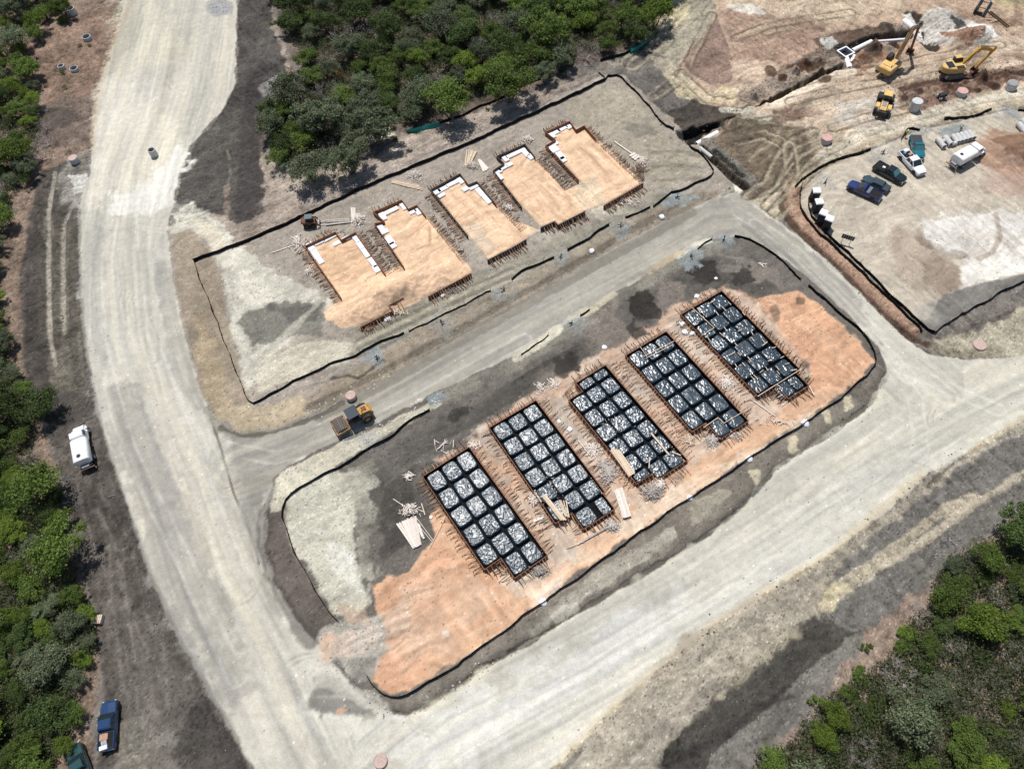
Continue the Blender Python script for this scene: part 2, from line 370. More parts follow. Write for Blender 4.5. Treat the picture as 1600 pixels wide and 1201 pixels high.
paint([(262,1140),(280,1132),(268,1160),(245,1170),(245,1155)], (185,182,172), 0.3, 0.8, 0.6, thin=0.6)
for p in ([(140,720),(150,780),(172,810),(190,850)], [(128,745),(140,790),(160,860),(165,930)], [(200,880),(215,960),(245,1020),(250,1100)], [(170,860),(185,940),(200,1030),(205,1150)]):
    tracks(p, 1.8, 0.5, (138,130,120), 0.5, -0.06)
# --- top: dark bank right of the road, woods floor, strip under the trees
paint([(370,-60),(440,-60),(430,30),(455,100),(425,160),(412,230),(430,262),(560,262),(640,205),(760,165),(945,110),(660,250),(470,340),(372,386),(330,345),(268,322),(285,265),(345,175),(368,130)], (158,143,130), 0.6, 1.0, var=0.28, rough=0.06)
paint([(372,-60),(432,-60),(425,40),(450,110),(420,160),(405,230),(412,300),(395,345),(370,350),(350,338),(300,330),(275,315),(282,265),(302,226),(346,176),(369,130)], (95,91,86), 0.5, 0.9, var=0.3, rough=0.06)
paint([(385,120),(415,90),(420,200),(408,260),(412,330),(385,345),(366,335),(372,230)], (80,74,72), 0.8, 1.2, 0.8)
paint([(360,340),(356,310),(364,270),(355,235),(360,250),(350,300),(350,340)], (150,132,118), 0.4, 0.8, 0.6)
paint([(406,130),(440,110),(470,115),(480,135),(440,150),(410,155)], (165,162,160), 0.8, 1.2, 0.8, thin=0.5)
paint([(442,122),(452,103),(458,125),(445,130)], (185,128,108), 0.3, 0.5, 0.9)
paint([(427,-60),(1060,-60),(1045,20),(1010,62),(960,92),(900,100),(850,130),(790,158),(720,190),(640,205),(600,205),(570,240),(520,265),(450,262),(425,225),(432,160),(470,110),(445,60)], (118,103,92), 0.8, 1.5, rid=WOODS, var=0.4, rough=0.15)
paint([(508,105),(530,103),(535,118),(512,120)], (150,75,40), 0.6, 1.0, 0.9)
paint([(570,200),(612,198),(618,212),(580,225),(565,215)], (205,196,172), 0.4, 0.8, 0.8)
paint([(425,255),(560,258),(640,212),(760,170),(900,118),(700,225),(480,325),(430,300)], (172,158,144), 0.8, 1.2, 0.6, var=0.2)
stroke([(480,320),(600,268),(760,200),(900,140)], 1.4, (150,140,135), 0.6, 0.5, 0.5)
for p in ([(430,300),(560,262),(700,210),(880,140)], [(460,310),(600,255),(800,178)]): tracks(p, 2.0, 0.5, (188,176,160), 0.35, -0.03)
# --- top right quarter
paint([(1045,-60),(1670,-60),(1670,150),(1560,150),(1400,185),(1300,225),(1250,290),(1150,302),(1050,195),(975,115),(1010,62)], (184,158,134), 0.8, 1.2, var=0.18, rough=0.05)
paint([(940,92),(1010,60),(1040,20),(1045,-60),(1130,-60),(1110,40),(1072,88),(1060,110),(1080,135),(1110,170),(1060,200),(975,118)], (150,143,124), 1.0, 1.5, 0.95, var=0.25)
paint([(1050,-60),(1085,-60),(1075,30),(1050,60),(1030,40)], (205,190,150), 1.2, 2.0, 0.7)
paint([(1040,55),(1110,10),(1112,30),(1075,85),(1030,90)], (168,160,140), 1.2, 1.5, 0.8)
for p in ([(1010,75),(1060,20),(1090,-30)], [(1030,80),(1075,35),(1105,0)]): tracks(p, 1.9, 0.5, (122,117,106), 0.6, -0.04)
paint([(960,110),(1000,75),(1040,90),(1045,120),(1080,150),(1095,175),(1060,190),(1020,160)], (112,106,102), 1.0, 1.6, 0.9, var=0.2)
paint([(1020,90),(1050,95),(1075,118),(1090,140),(1060,140),(1035,120)], (205,190,158), 0.6, 1.4, 0.75, thin=0.5)
paint([(1060,135),(1100,140),(1160,135),(1210,125),(1215,150),(1150,165),(1095,165),(1055,150)], (212,194,150), 0.6, 1.4, 0.85, thin=0.4)
paint([(1120,28),(1138,70),(1150,110),(1140,130),(1110,132),(1080,115),(1066,96),(1085,72),(1100,55)], (150,124,110), 0.25, 0.3, 0.97, var=0.12)
paint([(1128,0),(1230,0),(1300,60),(1290,85),(1230,100),(1180,100),(1150,105),(1140,65)], (168,138,118), 1.2, 2.0, 0.8, var=0.15)
paint([(1130,-60),(1400,-60),(1410,10),(1330,30),(1200,22),(1130,15)], (200,178,150), 1.5, 2.5, 0.8)
paint([(1140,95),(1200,95),(1230,115),(1180,130),(1145,120)], (205,182,158), 0.5, 1.2, 0.7, thin=0.4)
paint([(1130,5),(1180,5),(1190,20),(1150,22)], (220,216,204), 1.0, 1.8, 0.7)
for q in range(7): stroke([(1150+12*q,60-6*q),(1200+12*q,30-4*q),(1260+10*q,8)], 0.8, (205,185,160), 0.25, 0.4, 0.4)
# dark excavated corner and trench pit
paint([(1045,175),(1080,160),(1130,165),(1150,180),(1130,200),(1100,205),(1060,205)], (88,80,73), 0.4, 0.9, 0.95, var=0.3, rough=0.12)
paint([(1150,170),(1250,180),(1290,215),(1270,250),(1220,290),(1180,310),(1150,298),(1100,225),(1130,205)], (118,104,86), 0.8, 1.2, 0.95, var=0.35, rough=0.1)
for p, c in (([(1250,190),(1260,220),(1255,260),(1225,300)], (150,135,108)), ([(1230,200),(1210,230),(1180,250)], (160,146,120)), ([(1200,190),(1190,215),(1160,235)], (92,84,74)),
          ([(1300,225),(1262,262),(1240,300),(1215,320)], (160,145,118)), ([(1290,215),(1250,250),(1215,300)], (88,80,68)), ([(1170,200),(1200,215),(1220,240)], (145,130,104))):
    tracks(p, 2.0, 0.7, c, 0.8, -0.12)
paint([(1150,165),(1200,160),(1230,170),(1200,190),(1160,185)], (190,182,160), 0.6, 1.4, 0.7, thin=0.5)
stroke([(1130,172),(1175,175),(1200,185)], 1.4, (192,186,168), 0.8, 0.4, 0.4)
stroke([(1105,224),(1130,247),(1165,277),(1180,292)], 2.4, (128,124,116), 0.9, 0.5, 0.8, h=0.45, hw=2.6, rough=0.2)
stroke([(1118,238),(1140,258),(1160,275)], 1.2, (48,44,40), 0.9, 0.3, 0.5, h=-0.6, rough=0.15)
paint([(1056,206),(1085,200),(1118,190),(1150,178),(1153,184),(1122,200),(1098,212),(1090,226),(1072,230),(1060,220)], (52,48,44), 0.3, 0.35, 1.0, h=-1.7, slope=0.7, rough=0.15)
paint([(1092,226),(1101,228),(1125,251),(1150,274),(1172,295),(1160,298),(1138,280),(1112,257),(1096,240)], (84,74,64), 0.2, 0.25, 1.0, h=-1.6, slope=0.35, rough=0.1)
stroke([(1070,232),(1090,241),(1110,262),(1134,283),(1157,300)], 1.0, (226,220,204), 0.95, 0.12, 0.25, h=0.15)
stroke([(1062,214),(1068,224),(1075,232)], 0.6, (150,148,140), 0.8, 0.12, 0.2)
for q in range(26): mound(1060+rng.uniform(-5,170), 150+rng.uniform(-10,45)+8, 0.9+rng.random()*1.2, 0.7+rng.random(), rng.uniform(0,3), 0.3+0.5*rng.random(), 0.1)
# pale haul way through the middle of the works
paint([(1150,130),(1250,120),(1330,95),(1400,110),(1480,90),(1560,60),(1670,50),(1670,110),(1570,125),(1500,110),(1440,125),(1400,170),(1330,190),(1250,200),(1200,185),(1150,160)], (196,174,150), 0.8, 1.6, 0.95, var=0.15)
for c_, p in (((150,120,98), [(1480,100),(1540,85),(1600,75),(1600,92),(1530,108),(1490,114)]), ((164,134,112), [(1340,110),(1400,118),(1420,130),(1370,135),(1330,125)]), ((132,104,86), [(1200,172),(1260,160),(1290,175),(1240,190),(1205,190)]), ((160,128,104), [(1500,15),(1545,25),(1590,30),(1580,50),(1560,42),(1510,30)]), ((120,108,94), [(1250,150),(1300,135),(1330,140),(1290,155),(1255,165)])): paint(p, c_, 0.8, 2.0, 0.8, thin=0.5, rough=0.08)
paint([(1200,120),(1240,95),(1290,75),(1325,62),(1345,85),(1345,100),(1300,118),(1240,150),(1215,150),(1160,170),(1150,158)], (150,132,116), 0.6, 1.2, 0.95, var=0.5, rough=0.18)
paint([(1270,60),(1310,50),(1380,38),(1420,40),(1430,55),(1370,62),(1310,72),(1280,75)], (116,92,76), 0.6, 1.0, 0.95, var=0.5, rough=0.15)
paint([(1210,130),(1250,105),(1275,108),(1240,138),(1215,150)], (105,96,90), 0.6, 1.2, 0.8, thin=0.5)
paint([(1280,58),(1300,55),(1310,70),(1290,78)], (205,203,198), 0.4, 0.8, 0.8, thin=0.4)
stroke([(1200,122),(1240,105),(1270,85),(1300,70)], 1.4, (95,86,72), 0.6, 0.5, 0.9, brk=1.0, rough=0.2)
# trench with the white pipe
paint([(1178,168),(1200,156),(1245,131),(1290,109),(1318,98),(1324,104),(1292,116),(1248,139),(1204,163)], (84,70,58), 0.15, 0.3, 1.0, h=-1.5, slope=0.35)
stroke([(1205,166),(1250,142),(1300,118),(1330,112)], 2.2, (222,204,180), 0.95, 0.25, 0.25, h=0.1)
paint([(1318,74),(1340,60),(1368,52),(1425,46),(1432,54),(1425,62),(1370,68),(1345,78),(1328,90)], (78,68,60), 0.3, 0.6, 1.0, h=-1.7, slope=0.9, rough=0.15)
paint([(1303,72),(1318,66),(1338,78),(1332,100),(1318,92),(1306,84)], (70,66,62), 0.4, 0.5, 0.95, h=-0.5, slope=1.0)
stroke([(1425,18),(1436,30),(1444,46),(1450,60),(1458,70)], 3.0, (58,52,46), 0.95, 0.4, 0.5, h=-1.2, hw=3.6)
paint([(1335,85),(1375,70),(1410,72),(1400,85),(1370,100),(1345,115),(1335,100)], (152,112,86), 0.5, 1.2, 0.85, var=0.3, rough=0.1)
# white rock / soil heaps right of the digger
paint([(1440,20),(1470,12),(1500,30),(1545,40),(1560,58),(1535,72),(1480,70),(1450,60)], (186,180,172), 0.5, 1.2, 0.95, var=0.4, rough=0.15)
paint([(1410,20),(1425,15),(1440,35),(1448,60),(1438,62),(1420,40)], (216,212,205), 0.3, 0.6, 0.9)
paint([(1485,30),(1505,36),(1510,45),(1488,48)], (70,66,62), 0.4, 1.0, 0.9, rough=0.2)
paint([(1507,48),(1520,35),(1545,42),(1556,55),(1545,60),(1505,60)], (222,219,212), 0.4, 0.8, 0.9)
paint([(1470,50),(1500,52),(1532,48),(1535,62),(1510,74),(1480,66)], (150,110,86), 0.4, 0.7, 0.95)
mound(1505,62,6,3.2,0.15,2.0,0.15); mound(1530,52,4.5,3.5,0.2,1.5,0.2); mound(1475,30,5,4,0.1,1.5,0.25)
paint([(1540,-60),(1670,-60),(1670,20),(1560,12)], (176,160,118), 0.8, 1.5, 0.75, var=0.2)
paint([(1585,0),(1600,15),(1600,45),(1580,40)], (150,124,100), 0.6, 1.0, 0.7)
for q in range(46):
    t_ = rng.random(); mound(1205+t_*225+rng.normal(0,8), 128-t_*76+rng.normal(0,9), 0.8+rng.random()*1.6, 0.7+rng.random()*1.1, rng.uniform(0,3), 0.3+0.7*rng.random(), 0.12, ((120,96,78),(96,84,74),(168,150,132),(112,78,60))[rng.integers(4)])
# brown cut bank below the diggers
paint([(1405,135),(1430,125),(1470,122),(1540,110),(1600,100),(1670,95),(1670,125),(1600,128),(1540,140),(1480,160),(1430,175),(1400,170)], (140,114,96), 0.5, 1.0, 0.95, var=0.35, rough=0.15)
stroke([(1410,138),(1450,128),(1500,122),(1540,112)], 1.4, (98,72,58), 0.85, 0.4, 0.8, h=-0.5, hw=1.8, rough=0.15)
stroke([(1550,118),(1575,112),(1605,114)], 1.3, (84,66,54), 0.9, 0.4, 0.5, h=-0.5, rough=0.1)
stroke([(1415,155),(1440,160),(1470,150)], 1.2, (110,80,66), 0.7, 0.5, 1.0)
paint([(1310,160),(1360,150),(1405,160),(1400,190),(1340,200),(1300,195)], (198,192,182), 0.8, 1.6, 0.7, thin=0.6)
paint([(1370,150),(1390,160),(1400,185),(1380,190)], (160,156,150), 0.5, 1.2, 0.7, thin=0.5)
# access track and the kerb of the yard
paint([(1670,125),(1600,135),(1500,158),(1420,182),(1330,205),(1290,225),(1250,270),(1220,300),(1180,318),(1215,345),(1245,300),(1290,262),(1340,240),(1400,215),(1480,190),(1560,172),(1670,158)], (188,172,146), 0.8, 1.2, 0.95, var=0.15)
stroke([(1670,135),(1600,142),(1500,165),(1420,190),(1340,212),(1290,245)], 3.0, (214,206,188), 0.6, 0.8, 0.8)
for o_ in (0, 12): tracks([(1650,138+o_),(1540,154+o_),(1430,183+o_),(1340,212+o_),(1285,250+o_),(1240,290+o_)], 2.0, 0.5, (160,140,112), 0.45, -0.05)
paint([(1262,200),(1310,190),(1322,215),(1300,235),(1265,240)], (178,164,140), 0.8, 1.4, 0.8, thin=0.4)
paint([(1225,300),(1245,290),(1262,300),(1258,330),(1300,385),(1440,520),(1425,530),(1280,395),(1232,345)], (165,128,106), 0.4, 0.6, 0.9, var=0.2)
YARDP = [(1250,300),(1285,262),(1350,240),(1430,205),(1500,190),(1560,175),(1670,165),(1670,430),(1600,438),(1540,470),(1500,495),(1458,522),(1380,455),(1270,345),(1252,325)]
paint(YARDP, (190,178,160), 0.4, 0.4, rid=YARD, var=0.08, h=0.15, slope=1.0)
paint([(1430,345),(1520,330),(1600,330),(1670,320),(1670,425),(1600,425),(1505,450),(1490,430),(1505,405),(1450,390),(1430,365)], (216,211,203), 1.2, 2.4, 0.9, var=0.1)
paint([(1400,350),(1440,370),(1480,405),(1500,420),(1502,450),(1470,468),(1430,450),(1400,420),(1380,380)], (176,158,140), 1.4, 2.2, 0.8, var=0.12)
paint([(1438,400),(1470,405),(1497,420),(1500,445),(1475,462),(1440,440)], (152,134,116), 0.9, 1.2, 0.75)
paint([(1500,420),(1515,435),(1550,440),(1600,425),(1600,410),(1530,400)], (226,222,212), 0.3, 0.8, 0.9)
paint([(1502,452),(1545,440),(1600,428),(1670,425),(1670,436),(1600,442),(1540,470),(1458,522),(1425,505),(1450,500),(1465,470)], (128,126,122), 0.4, 0.7, 0.9, var=0.15)
paint([(1435,480),(1460,470),(1462,520),(1430,500)], (160,156,148), 0.8, 1.0, 0.6)
stroke([(1435,365),(1440,378),(1470,390),(1500,400)], 1.6, (122,100,82), 0.55, 0.4, 0.9, brk=1.2, h=0.15, rough=0.15)
for q in range(6): stroke([(1500+16*q,375),(1512+16*q,360+2*q),(1512+15*q,385),(1495+15*q,402)], 0.7, (180,166,150), 0.35, 0.3, 0.4)
stroke([(1555,335),(1562,370),(1550,395),(1530,405)], 0.9, (168,150,132), 0.7, 0.3, 0.2, h=0.08)
paint([(1520,225),(1545,208),(1600,205),(1670,200),(1670,300),(1600,300),(1560,275),(1530,255)], (182,142,116), 1.2, 1.8, 0.85, var=0.1)
paint([(1545,222),(1575,214),(1610,215),(1670,220),(1670,262),(1600,258),(1565,250)], (148,114,90), 0.5, 0.7, 0.95)
mound(1590,236,9,5,0.0,2.2,0.06)
paint([(1530,262),(1600,275),(1670,280),(1670,330),(1600,320),(1540,300)], (186,158,140), 1.5, 2.0, 0.7)
for q in range(5): stroke([(1400+q*35,300+q*6),(1450+q*30,296+q*8),(1520+q*20,285+q*12)], 1.4, (202,190,168), 0.35, 0.7, 0.8)
# tracks and ditch along the right road
stroke([(1228,300),(1222,325),(1240,352),(1280,390),(1330,440),(1380,490),(1420,525),(1450,538)], 1.3, (92,70,54), 0.9, 0.35, 0.5, h=-0.35, hw=1.6, rough=0.12)
stroke([(1240,296),(1235,322),(1255,350),(1300,392),(1350,440),(1400,488),(1432,515)], 1.6, (186,152,126), 0.6, 0.5, 0.4, h=0.3, hw=1.8)
stroke([(1438,520),(1458,528),(1490,528),(1505,515),(1540,505),(1600,480),(1670,460)], 0.7, (96,84,70), 0.75, 0.3, 0.6, h=-0.15, brk=0.6)
paint([(1455,530),(1520,520),(1600,480),(1670,460),(1670,550),(1600,555),(1540,560),(1480,552)], (178,170,146), 0.8, 1.5, 0.9, var=0.2)
stroke([(1460,545),(1510,555),(1560,548)], 1.6, (142,134,112), 0.7, 0.7, 0.8)
# --- roads
paint(ROAD, (196,191,177), 0.35, 0.5, rid=ROADS, var=0.05)
rd, rs, rg = np.full(NV, 1e9), np.zeros(NV), np.zeros(NV)
for k, p in enumerate(([(290,-60),(288,0),(255,150),(215,260),(195,400),(205,520),(240,640),(290,760),(340,900),(420,1050),(520,1262)],
          [(540,1262),(700,1130),(900,1020),(1100,900),(1300,770),(1500,650),(1670,560)],
          [(370,725),(460,690),(560,640),(760,525),(960,420),(1110,338),(1190,330)],
          [(1150,320),(1240,390),(1340,490),(1420,570),(1480,620)])):
    P = P2(p); d, s, g_ = seg_d(VX, VY, P); m = d < rd; rd[m] = d[m]; rs[m] = s[m]+300*k; rg[m] = g_[m]
isr = RID == ROADS
tt = rd*rg
st1 = fbm(tt/1.1+n_mid*0.25, rs/22, 21, 4, 0.6); st2 = vnoise(tt/0.38+n_mid*0.3, rs/14, 33); st3 = fbm(tt/3.0, rs/30, 40, 3)
# grey variations of the roads
paint([(360,690),(345,668),(430,670),(530,634),(600,592),(700,537),(800,482),(960,387),(1110,313),(1150,302),(1230,358),(1340,455),(1380,540),(1330,498),(1230,408),(1150,370),(1100,378),(950,465),(780,567),(600,656),(460,722),(425,760),(400,800),(370,760)], (164,159,148), 0.8, 1.2, 0.95, var=0.06)
paint([(140,600),(215,600),(290,760),(330,860),(360,940),(400,1060),(360,1120),(290,1010),(230,880),(180,730)], (160,155,147), 1.8, 2.5, 0.75, var=0.12)
paint([(125,330),(165,330),(165,600),(200,720),(145,620),(128,500)], (176,173,165), 1.0, 1.5, 0.7)
paint([(240,400),(270,420),(285,520),(325,640),(300,640),(262,560),(245,470)], (158,155,148), 1.0, 1.0, 0.6, thin=0.4)
paint([(200,-60),(240,-60),(215,60),(180,110),(165,130)], (158,156,152), 1.2, 1.5, 0.8)
paint([(262,20),(330,10),(300,60),(290,110),(262,120)], (180,176,165), 1.0, 2.0, 0.6, thin=0.5)
paint([(160,120),(200,120),(300,225),(270,300),(255,330),(150,300),(145,220)], (212,206,188), 2.5, 3.0, 0.55)
paint([(170,0),(240,0),(300,80),(200,120),(170,110)], (206,199,172), 3, 3, 0.4)
paint([(230,290),(280,225),(300,228),(275,290),(262,330),(160,340),(170,300)], (224,222,215), 1.5, 2.5, 0.7)
paint([(345,700),(425,745),(405,800),(412,870),(450,960),(420,960),(370,850),(340,760)], (174,168,155), 1.0, 1.5, 0.6)
paint([(215,560),(260,600),(330,760),(400,900),(440,1010),(420,1030),(340,900),(270,760)], (200,193,172), 1.5, 2.5, 0.45)
paint([(480,1010),(560,1020),(600,1120),(700,1100),(900,1010),(1100,900),(1300,760),(1450,660),(1600,600),(1600,650),(1400,780),(1200,925),(1000,1070),(870,1180),(600,1200),(460,1150)], (208,204,191), 2.5, 3.0, 0.7)
paint([(590,1180),(760,1080),(950,985),(1050,930),(1090,940),(960,1040),(800,1150),(700,1201)], (218,216,208), 2.5, 3.0, 0.6)
paint([(1385,560),(1480,570),(1600,560),(1600,640),(1450,700),(1360,720),(1300,740),(1290,700),(1360,640)], (194,189,172), 2.0, 3.0, 0.6)
paint([(490,1060),(520,1052),(560,1085),(580,1110),(560,1130),(500,1120),(488,1090)], (128,124,118), 0.8, 1.5, 0.85, var=0.2)
paint([(524,1108),(535,1104),(543,1110),(536,1117),(524,1116)], (212,160,122), 0.2, 0.5, 0.9)
paint([(385,730),(425,745),(405,800),(412,880),(440,960),(420,940),(395,870),(378,800)], (150,146,136), 0.8, 1.2, 0.6)
COL[isr] *= (1 + 0.24*st1 + 0.12*st2 + 0.16*st3 + 0.10*fbm(tt/0.9, rs/45, 77, 3) + 0.10*vnoise(tt/0.3, rs/4.0, 78))[isr][:, None]*np.array([[1, 1, 1.0]])
COL[isr] *= (1 + 0.04*st1[isr][:, None]*np.array([[1, 0.5, -1.2]]))
VZ[isr] += (0.02*st2+0.02*st1)[isr]
for p in ([(175,120),(150,300),(150,520),(200,700),(290,880),(370,1060)], [(250,120),(215,280),(235,480),(300,640),(380,850),(460,1030)], [(330,30),(280,230),(225,400),(240,560)],
          [(480,1100),(700,1110),(1000,960),(1250,780),(1400,660)], [(640,1170),(860,1060),(1150,890),(1400,720),(1600,620)], [(1380,560),(1430,620),(1440,700),(1350,790)],
          [(355,700),(430,715),(520,690),(640,630),(820,530)], [(420,700),(560,660),(760,550),(1000,420),(1130,350)], [(1150,330),(1230,380),(1330,480),(1420,590)], [(1180,350),(1300,460),(1400,570),(1560,640)]):
    tracks(p, 2.0, 0.45, (225,222,212) if random.random() < 0.5 else (150,145,134), 0.28, -0.02)
stroke([(205,0),(185,50),(165,110),(150,170),(143,240)], 1.0, (190,170,140), 0.5, 0.4, 0.5, h=0.15, hw=1.2)
stroke([(123,330),(122,400),(128,500),(140,600),(160,680),(190,780),(230,890),(290,1020),(370,1160)], 0.9, (92,86,80), 0.5, 0.3, 0.5, h=0.1)
stroke([(330,655),(345,700),(365,770),(390,830),(405,880)], 0.35, (90,86,80), 0.8, 0.12, 0.15, h=-0.06, brk=0.6)
for q in range(34):      # turning scuffs and crossing wheel marks
    bx, by = [(300,760),(330,690),(430,1080),(560,1130),(700,1110),(1400,600),(1450,660),(1180,340),(250,300),(230,480),(900,1020),(1250,780),(480,690),(1480,600),(240,160),(360,860),(980,960)][q % 17]
    bx += rng.normal(0, 22); by += rng.normal(0, 22); r_ = rng.uniform(20, 75); a0 = rng.uniform(0, 6.28); sp_ = rng.uniform(0.6, 1.5)
    arc = [(bx+r_*math.cos(a0+t*sp_), by+0.8*r_*math.sin(a0+t*sp_)) for t in np.linspace(0, 1, 7)]
    ok = P2(arc); c_ = ((150,145,134), (222,218,206), (128,123,114))[q % 3]
    for s_ in (0, 9): stroke([(x_+s_*math.cos(a0), y_+s_*math.sin(a0)) for x_, y_ in arc], 0.3, c_, 0.30, 0.15, 0.15, brk=0.6)
# gravel heap at the top
paint([(320,5),(345,-5),(366,5),(362,22),(340,27),(322,20)], (170,168,164), 0.3, 0.7, 0.9, rough=0.25)
paint([(272,328),(292,312),(318,330),(300,345),(275,343)], (128,124,118), 0.8, 1.5, 0.75)
# --- spur from road into lot 1
paint(LOT1, (165,154,141), 0.3, 0.4, rid=LOT, var=0.1, h=0.25, slope=1.2)
paint([(268,335),(300,318),(335,335),(360,372),(420,420),(520,470),(515,510),(470,520),(400,600),(385,610),(360,520),(352,440),(330,385),(300,358),(275,368)], (196,192,176), 0.9, 1.4, 0.9, var=0.08)
paint([(272,368),(300,360),(325,390),(345,430),(360,520),(385,620),(400,640),(480,620),(640,528),(700,500),(700,530),(600,590),(480,652),(380,676),(330,640),(300,555),(275,440)], (158,143,122), 0.5, 0.7, 0.9, var=0.22, rough=0.06)
paint([(300,500),(320,490),(345,560),(360,640),(345,655),(320,620)], (176,156,124), 0.8, 1.2, 0.7, var=0.2)
paint([(340,640),(400,636),(480,612),(480,650),(430,668),(370,676)], (188,170,138), 0.6, 1.0, 0.7, var=0.2)
paint([(330,360),(360,372),(400,430),(440,470),(420,500),(380,470),(350,410)], (214,208,190), 1.2, 1.8, 0.6)
paint([(300,340),(330,350),(360,390),(345,400),(315,370)], (210,196,168), 1.0, 1.0, 0.5)
paint([(400,560),(470,540),(550,540),(540,565),(460,590),(410,610)], (200,194,172), 1.0, 1.6, 0.75)
paint([(370,505),(400,480),(450,470),(505,475),(520,500),(500,520),(440,530),(390,545)], (124,121,112), 0.9, 1.5, 0.9, var=0.2)
paint([(420,480),(500,478),(510,500),(450,505)], (104,101,96), 0.8, 1.2, 0.7)
for q in range(9): stroke([(372+q*6,600-q*7),(410+q*9,560-q*9),(460+q*8,520-q*9)], 0.7, (200,196,180) if q % 2 else (152,146,130), 0.35, 0.3, 0.4)
paint([(560,505),(640,480),(740,430),(860,378),(1000,310),(1060,300),(1060,312),(900,395),(760,462),(640,525),(600,540),(550,560)], (150,144,128), 0.7, 1.2, 0.9, var=0.22)
for q in range(5): stroke([(560,540+q*7-8),(680,480+q*8-8),(800,430+q*6-8)], 0.8, (182,174,148) if q % 2 else (112,108,98), 0.55, 0.35, 0.5, h=0.05)
paint([(880,160),(960,125),(990,150),(1040,205),(1090,250),(1060,290),(1020,290),(950,230),(900,190)], (168,158,138), 1.0, 1.5, 0.7, var=0.1)
for q in range(7): stroke([(960+q*14,190+q*12),(1010+q*10,200+q*12),(1050+q*7,220+q*10)], 0.7, (146,136,118), 0.45, 0.3, 0.5)
for q in range(5): stroke([(1020,240+q*11),(1060,238+q*11),(1098,248+q*8)], 0.8, (176,168,146) if q%2 else (122,116,104), 0.5, 0.3, 0.4)
paint([(975,200),(1010,190),(1030,210),(1000,215)], (112,108,100), 0.8, 1.2, 0.5)
# margin between the silt fence and the middle road
MARG = [(640,520),(712,490),(800,443),(866,410),(952,358),(1015,328),(1060,305),(1140,298),(1100,316),(1040,345),(960,388),(880,434),(800,482),(700,537),(640,570)]
paint(MARG, (152,140,122), 0.4, 0.6, 0.9, var=0.25, rough=0.06)
stroke([(480,640),(600,580),(700,525),(800,470),(900,412),(1000,352),(1060,322)], 1.1, (104,96,84), 0.6, 0.4, 0.5, h=-0.2, hw=1.2)
stroke([(500,650),(600,600),(720,532),(850,460),(960,398),(1080,332)], 2.0, (134,127,114), 0.7, 0.4, 0.4)
stroke([(520,592),(545,588),(560,592),(600,565)], 0.5, (70,66,60), 0.7, 0.2, 0.4, h=-0.15)
# --- lot 2
paint(LOT2, (118,111,104), 0.3, 0.4, rid=LOT, var=0.2, h=0.25, slope=1.2)
paint([(440,750),(520,730),(560,740),(555,800),(560,880),(580,940),(560,960),(520,960),(470,880),(444,810)], (192,188,170), 0.8, 1.2, 0.95, var=0.1, rough=0.03)
paint([(500,830),(560,870),(570,930),(545,920),(510,870)], (216,213,202), 0.6, 1.5, 0.75, thin=0.4)
paint([(412,800),(440,800),(450,850),(480,905),(525,968),(500,990),(460,960),(425,890)], (112,102,94), 0.5, 0.7, 0.9, var=0.25)
paint([(440,740),(470,722),(520,700),(600,665),(680,625),(690,632),(630,665),(540,722),(480,752),(455,770),(440,800),(425,800),(425,765)], (196,190,168), 0.4, 0.7, 0.9, var=0.15, rough=0.05)
paint([(565,745),(620,700),(700,650),(800,600),(860,560),(900,540),(960,500),(1000,470),(1100,400),(1180,400),(1230,440),(1200,470),(1120,455),(1060,490),(975,550),(880,610),(760,660),(660,740),(700,800),(680,850),(620,860),(570,920),(560,860)], (104,99,93), 1.0, 1.5, 0.9, var=0.28)
for p in ([(548,745),(572,760),(590,830),(596,900),(575,930),(556,900),(548,830)],[(530,728),(575,725),(585,760),(560,770)]): paint(p, (178,173,156), 0.8, 2.2, 0.8, thin=0.6)
for c_, p in (((80,75,70), [(985,455),(1010,450),(1030,490),(1020,515),(990,500)]), ((78,73,69), [(1070,410),(1120,405),(1125,440),(1085,445)]), ((84,79,74), [(600,760),(650,730),(640,800),(600,820)]),
              ((84,79,74), [(860,560),(900,550),(900,590),(870,590)]), ((86,80,76), [(580,830),(650,820),(640,860),(580,890)]), ((80,75,70), [(930,500),(955,490),(960,510),(940,515)])):
    paint(p, c_, 0.8, 1.6, 0.8, thin=0.3)
for c_, p in (((150,138,128), [(1150,400),(1210,420),(1220,450),(1180,445)]), ((146,134,122), [(900,500),(960,480),(1000,540),(940,560)]), ((150,138,126), [(1030,440),(1070,450),(1060,485),(1020,500)]), ((140,128,118), [(840,560),(880,600),(840,620)])):
    paint(p, c_, 1.2, 2.0, 0.7, thin=0.4)
stroke([(690,620),(780,580),(860,535),(920,500),(960,470),(1050,415),(1120,385)], 2.6, (150,145,130), 0.7, 0.8, 1.0, brk=0.6)
stroke([(810,560),(855,530),(870,515)], 1.6, (206,200,178), 0.85, 0.4, 0.5, h=0.15)
stroke([(900,500),(930,480),(960,460)], 1.3, (196,186,158), 0.7, 0.4, 0.6, h=0.1)
stroke([(1060,400),(1090,383),(1108,377)], 1.4, (214,208,190), 0.8, 0.4, 0.5, h=0.12)
stroke([(1015,425),(1050,402),(1075,390)], 1.0, (190,170,130), 0.7, 0.4, 0.6)
for q in range(5): stroke([(600+q*60,760-q*35),(660+q*55,715-q*30),(720+q*50,680-q*28)], 0.7, (134,128,120), 0.4, 0.4, 0.6)
stroke([(800,600),(860,565),(905,540)], 0.6, (72,68,64), 0.6, 0.3, 0.5)
for q in range(3): stroke([(1125+q*9,400+q*3),(1150+q*6,405),(1155,425-q*3),(1130,425-q*4)], 0.5, (140,134,126), 0.5, 0.2, 0.3)
ORANGE = (213,169,132)
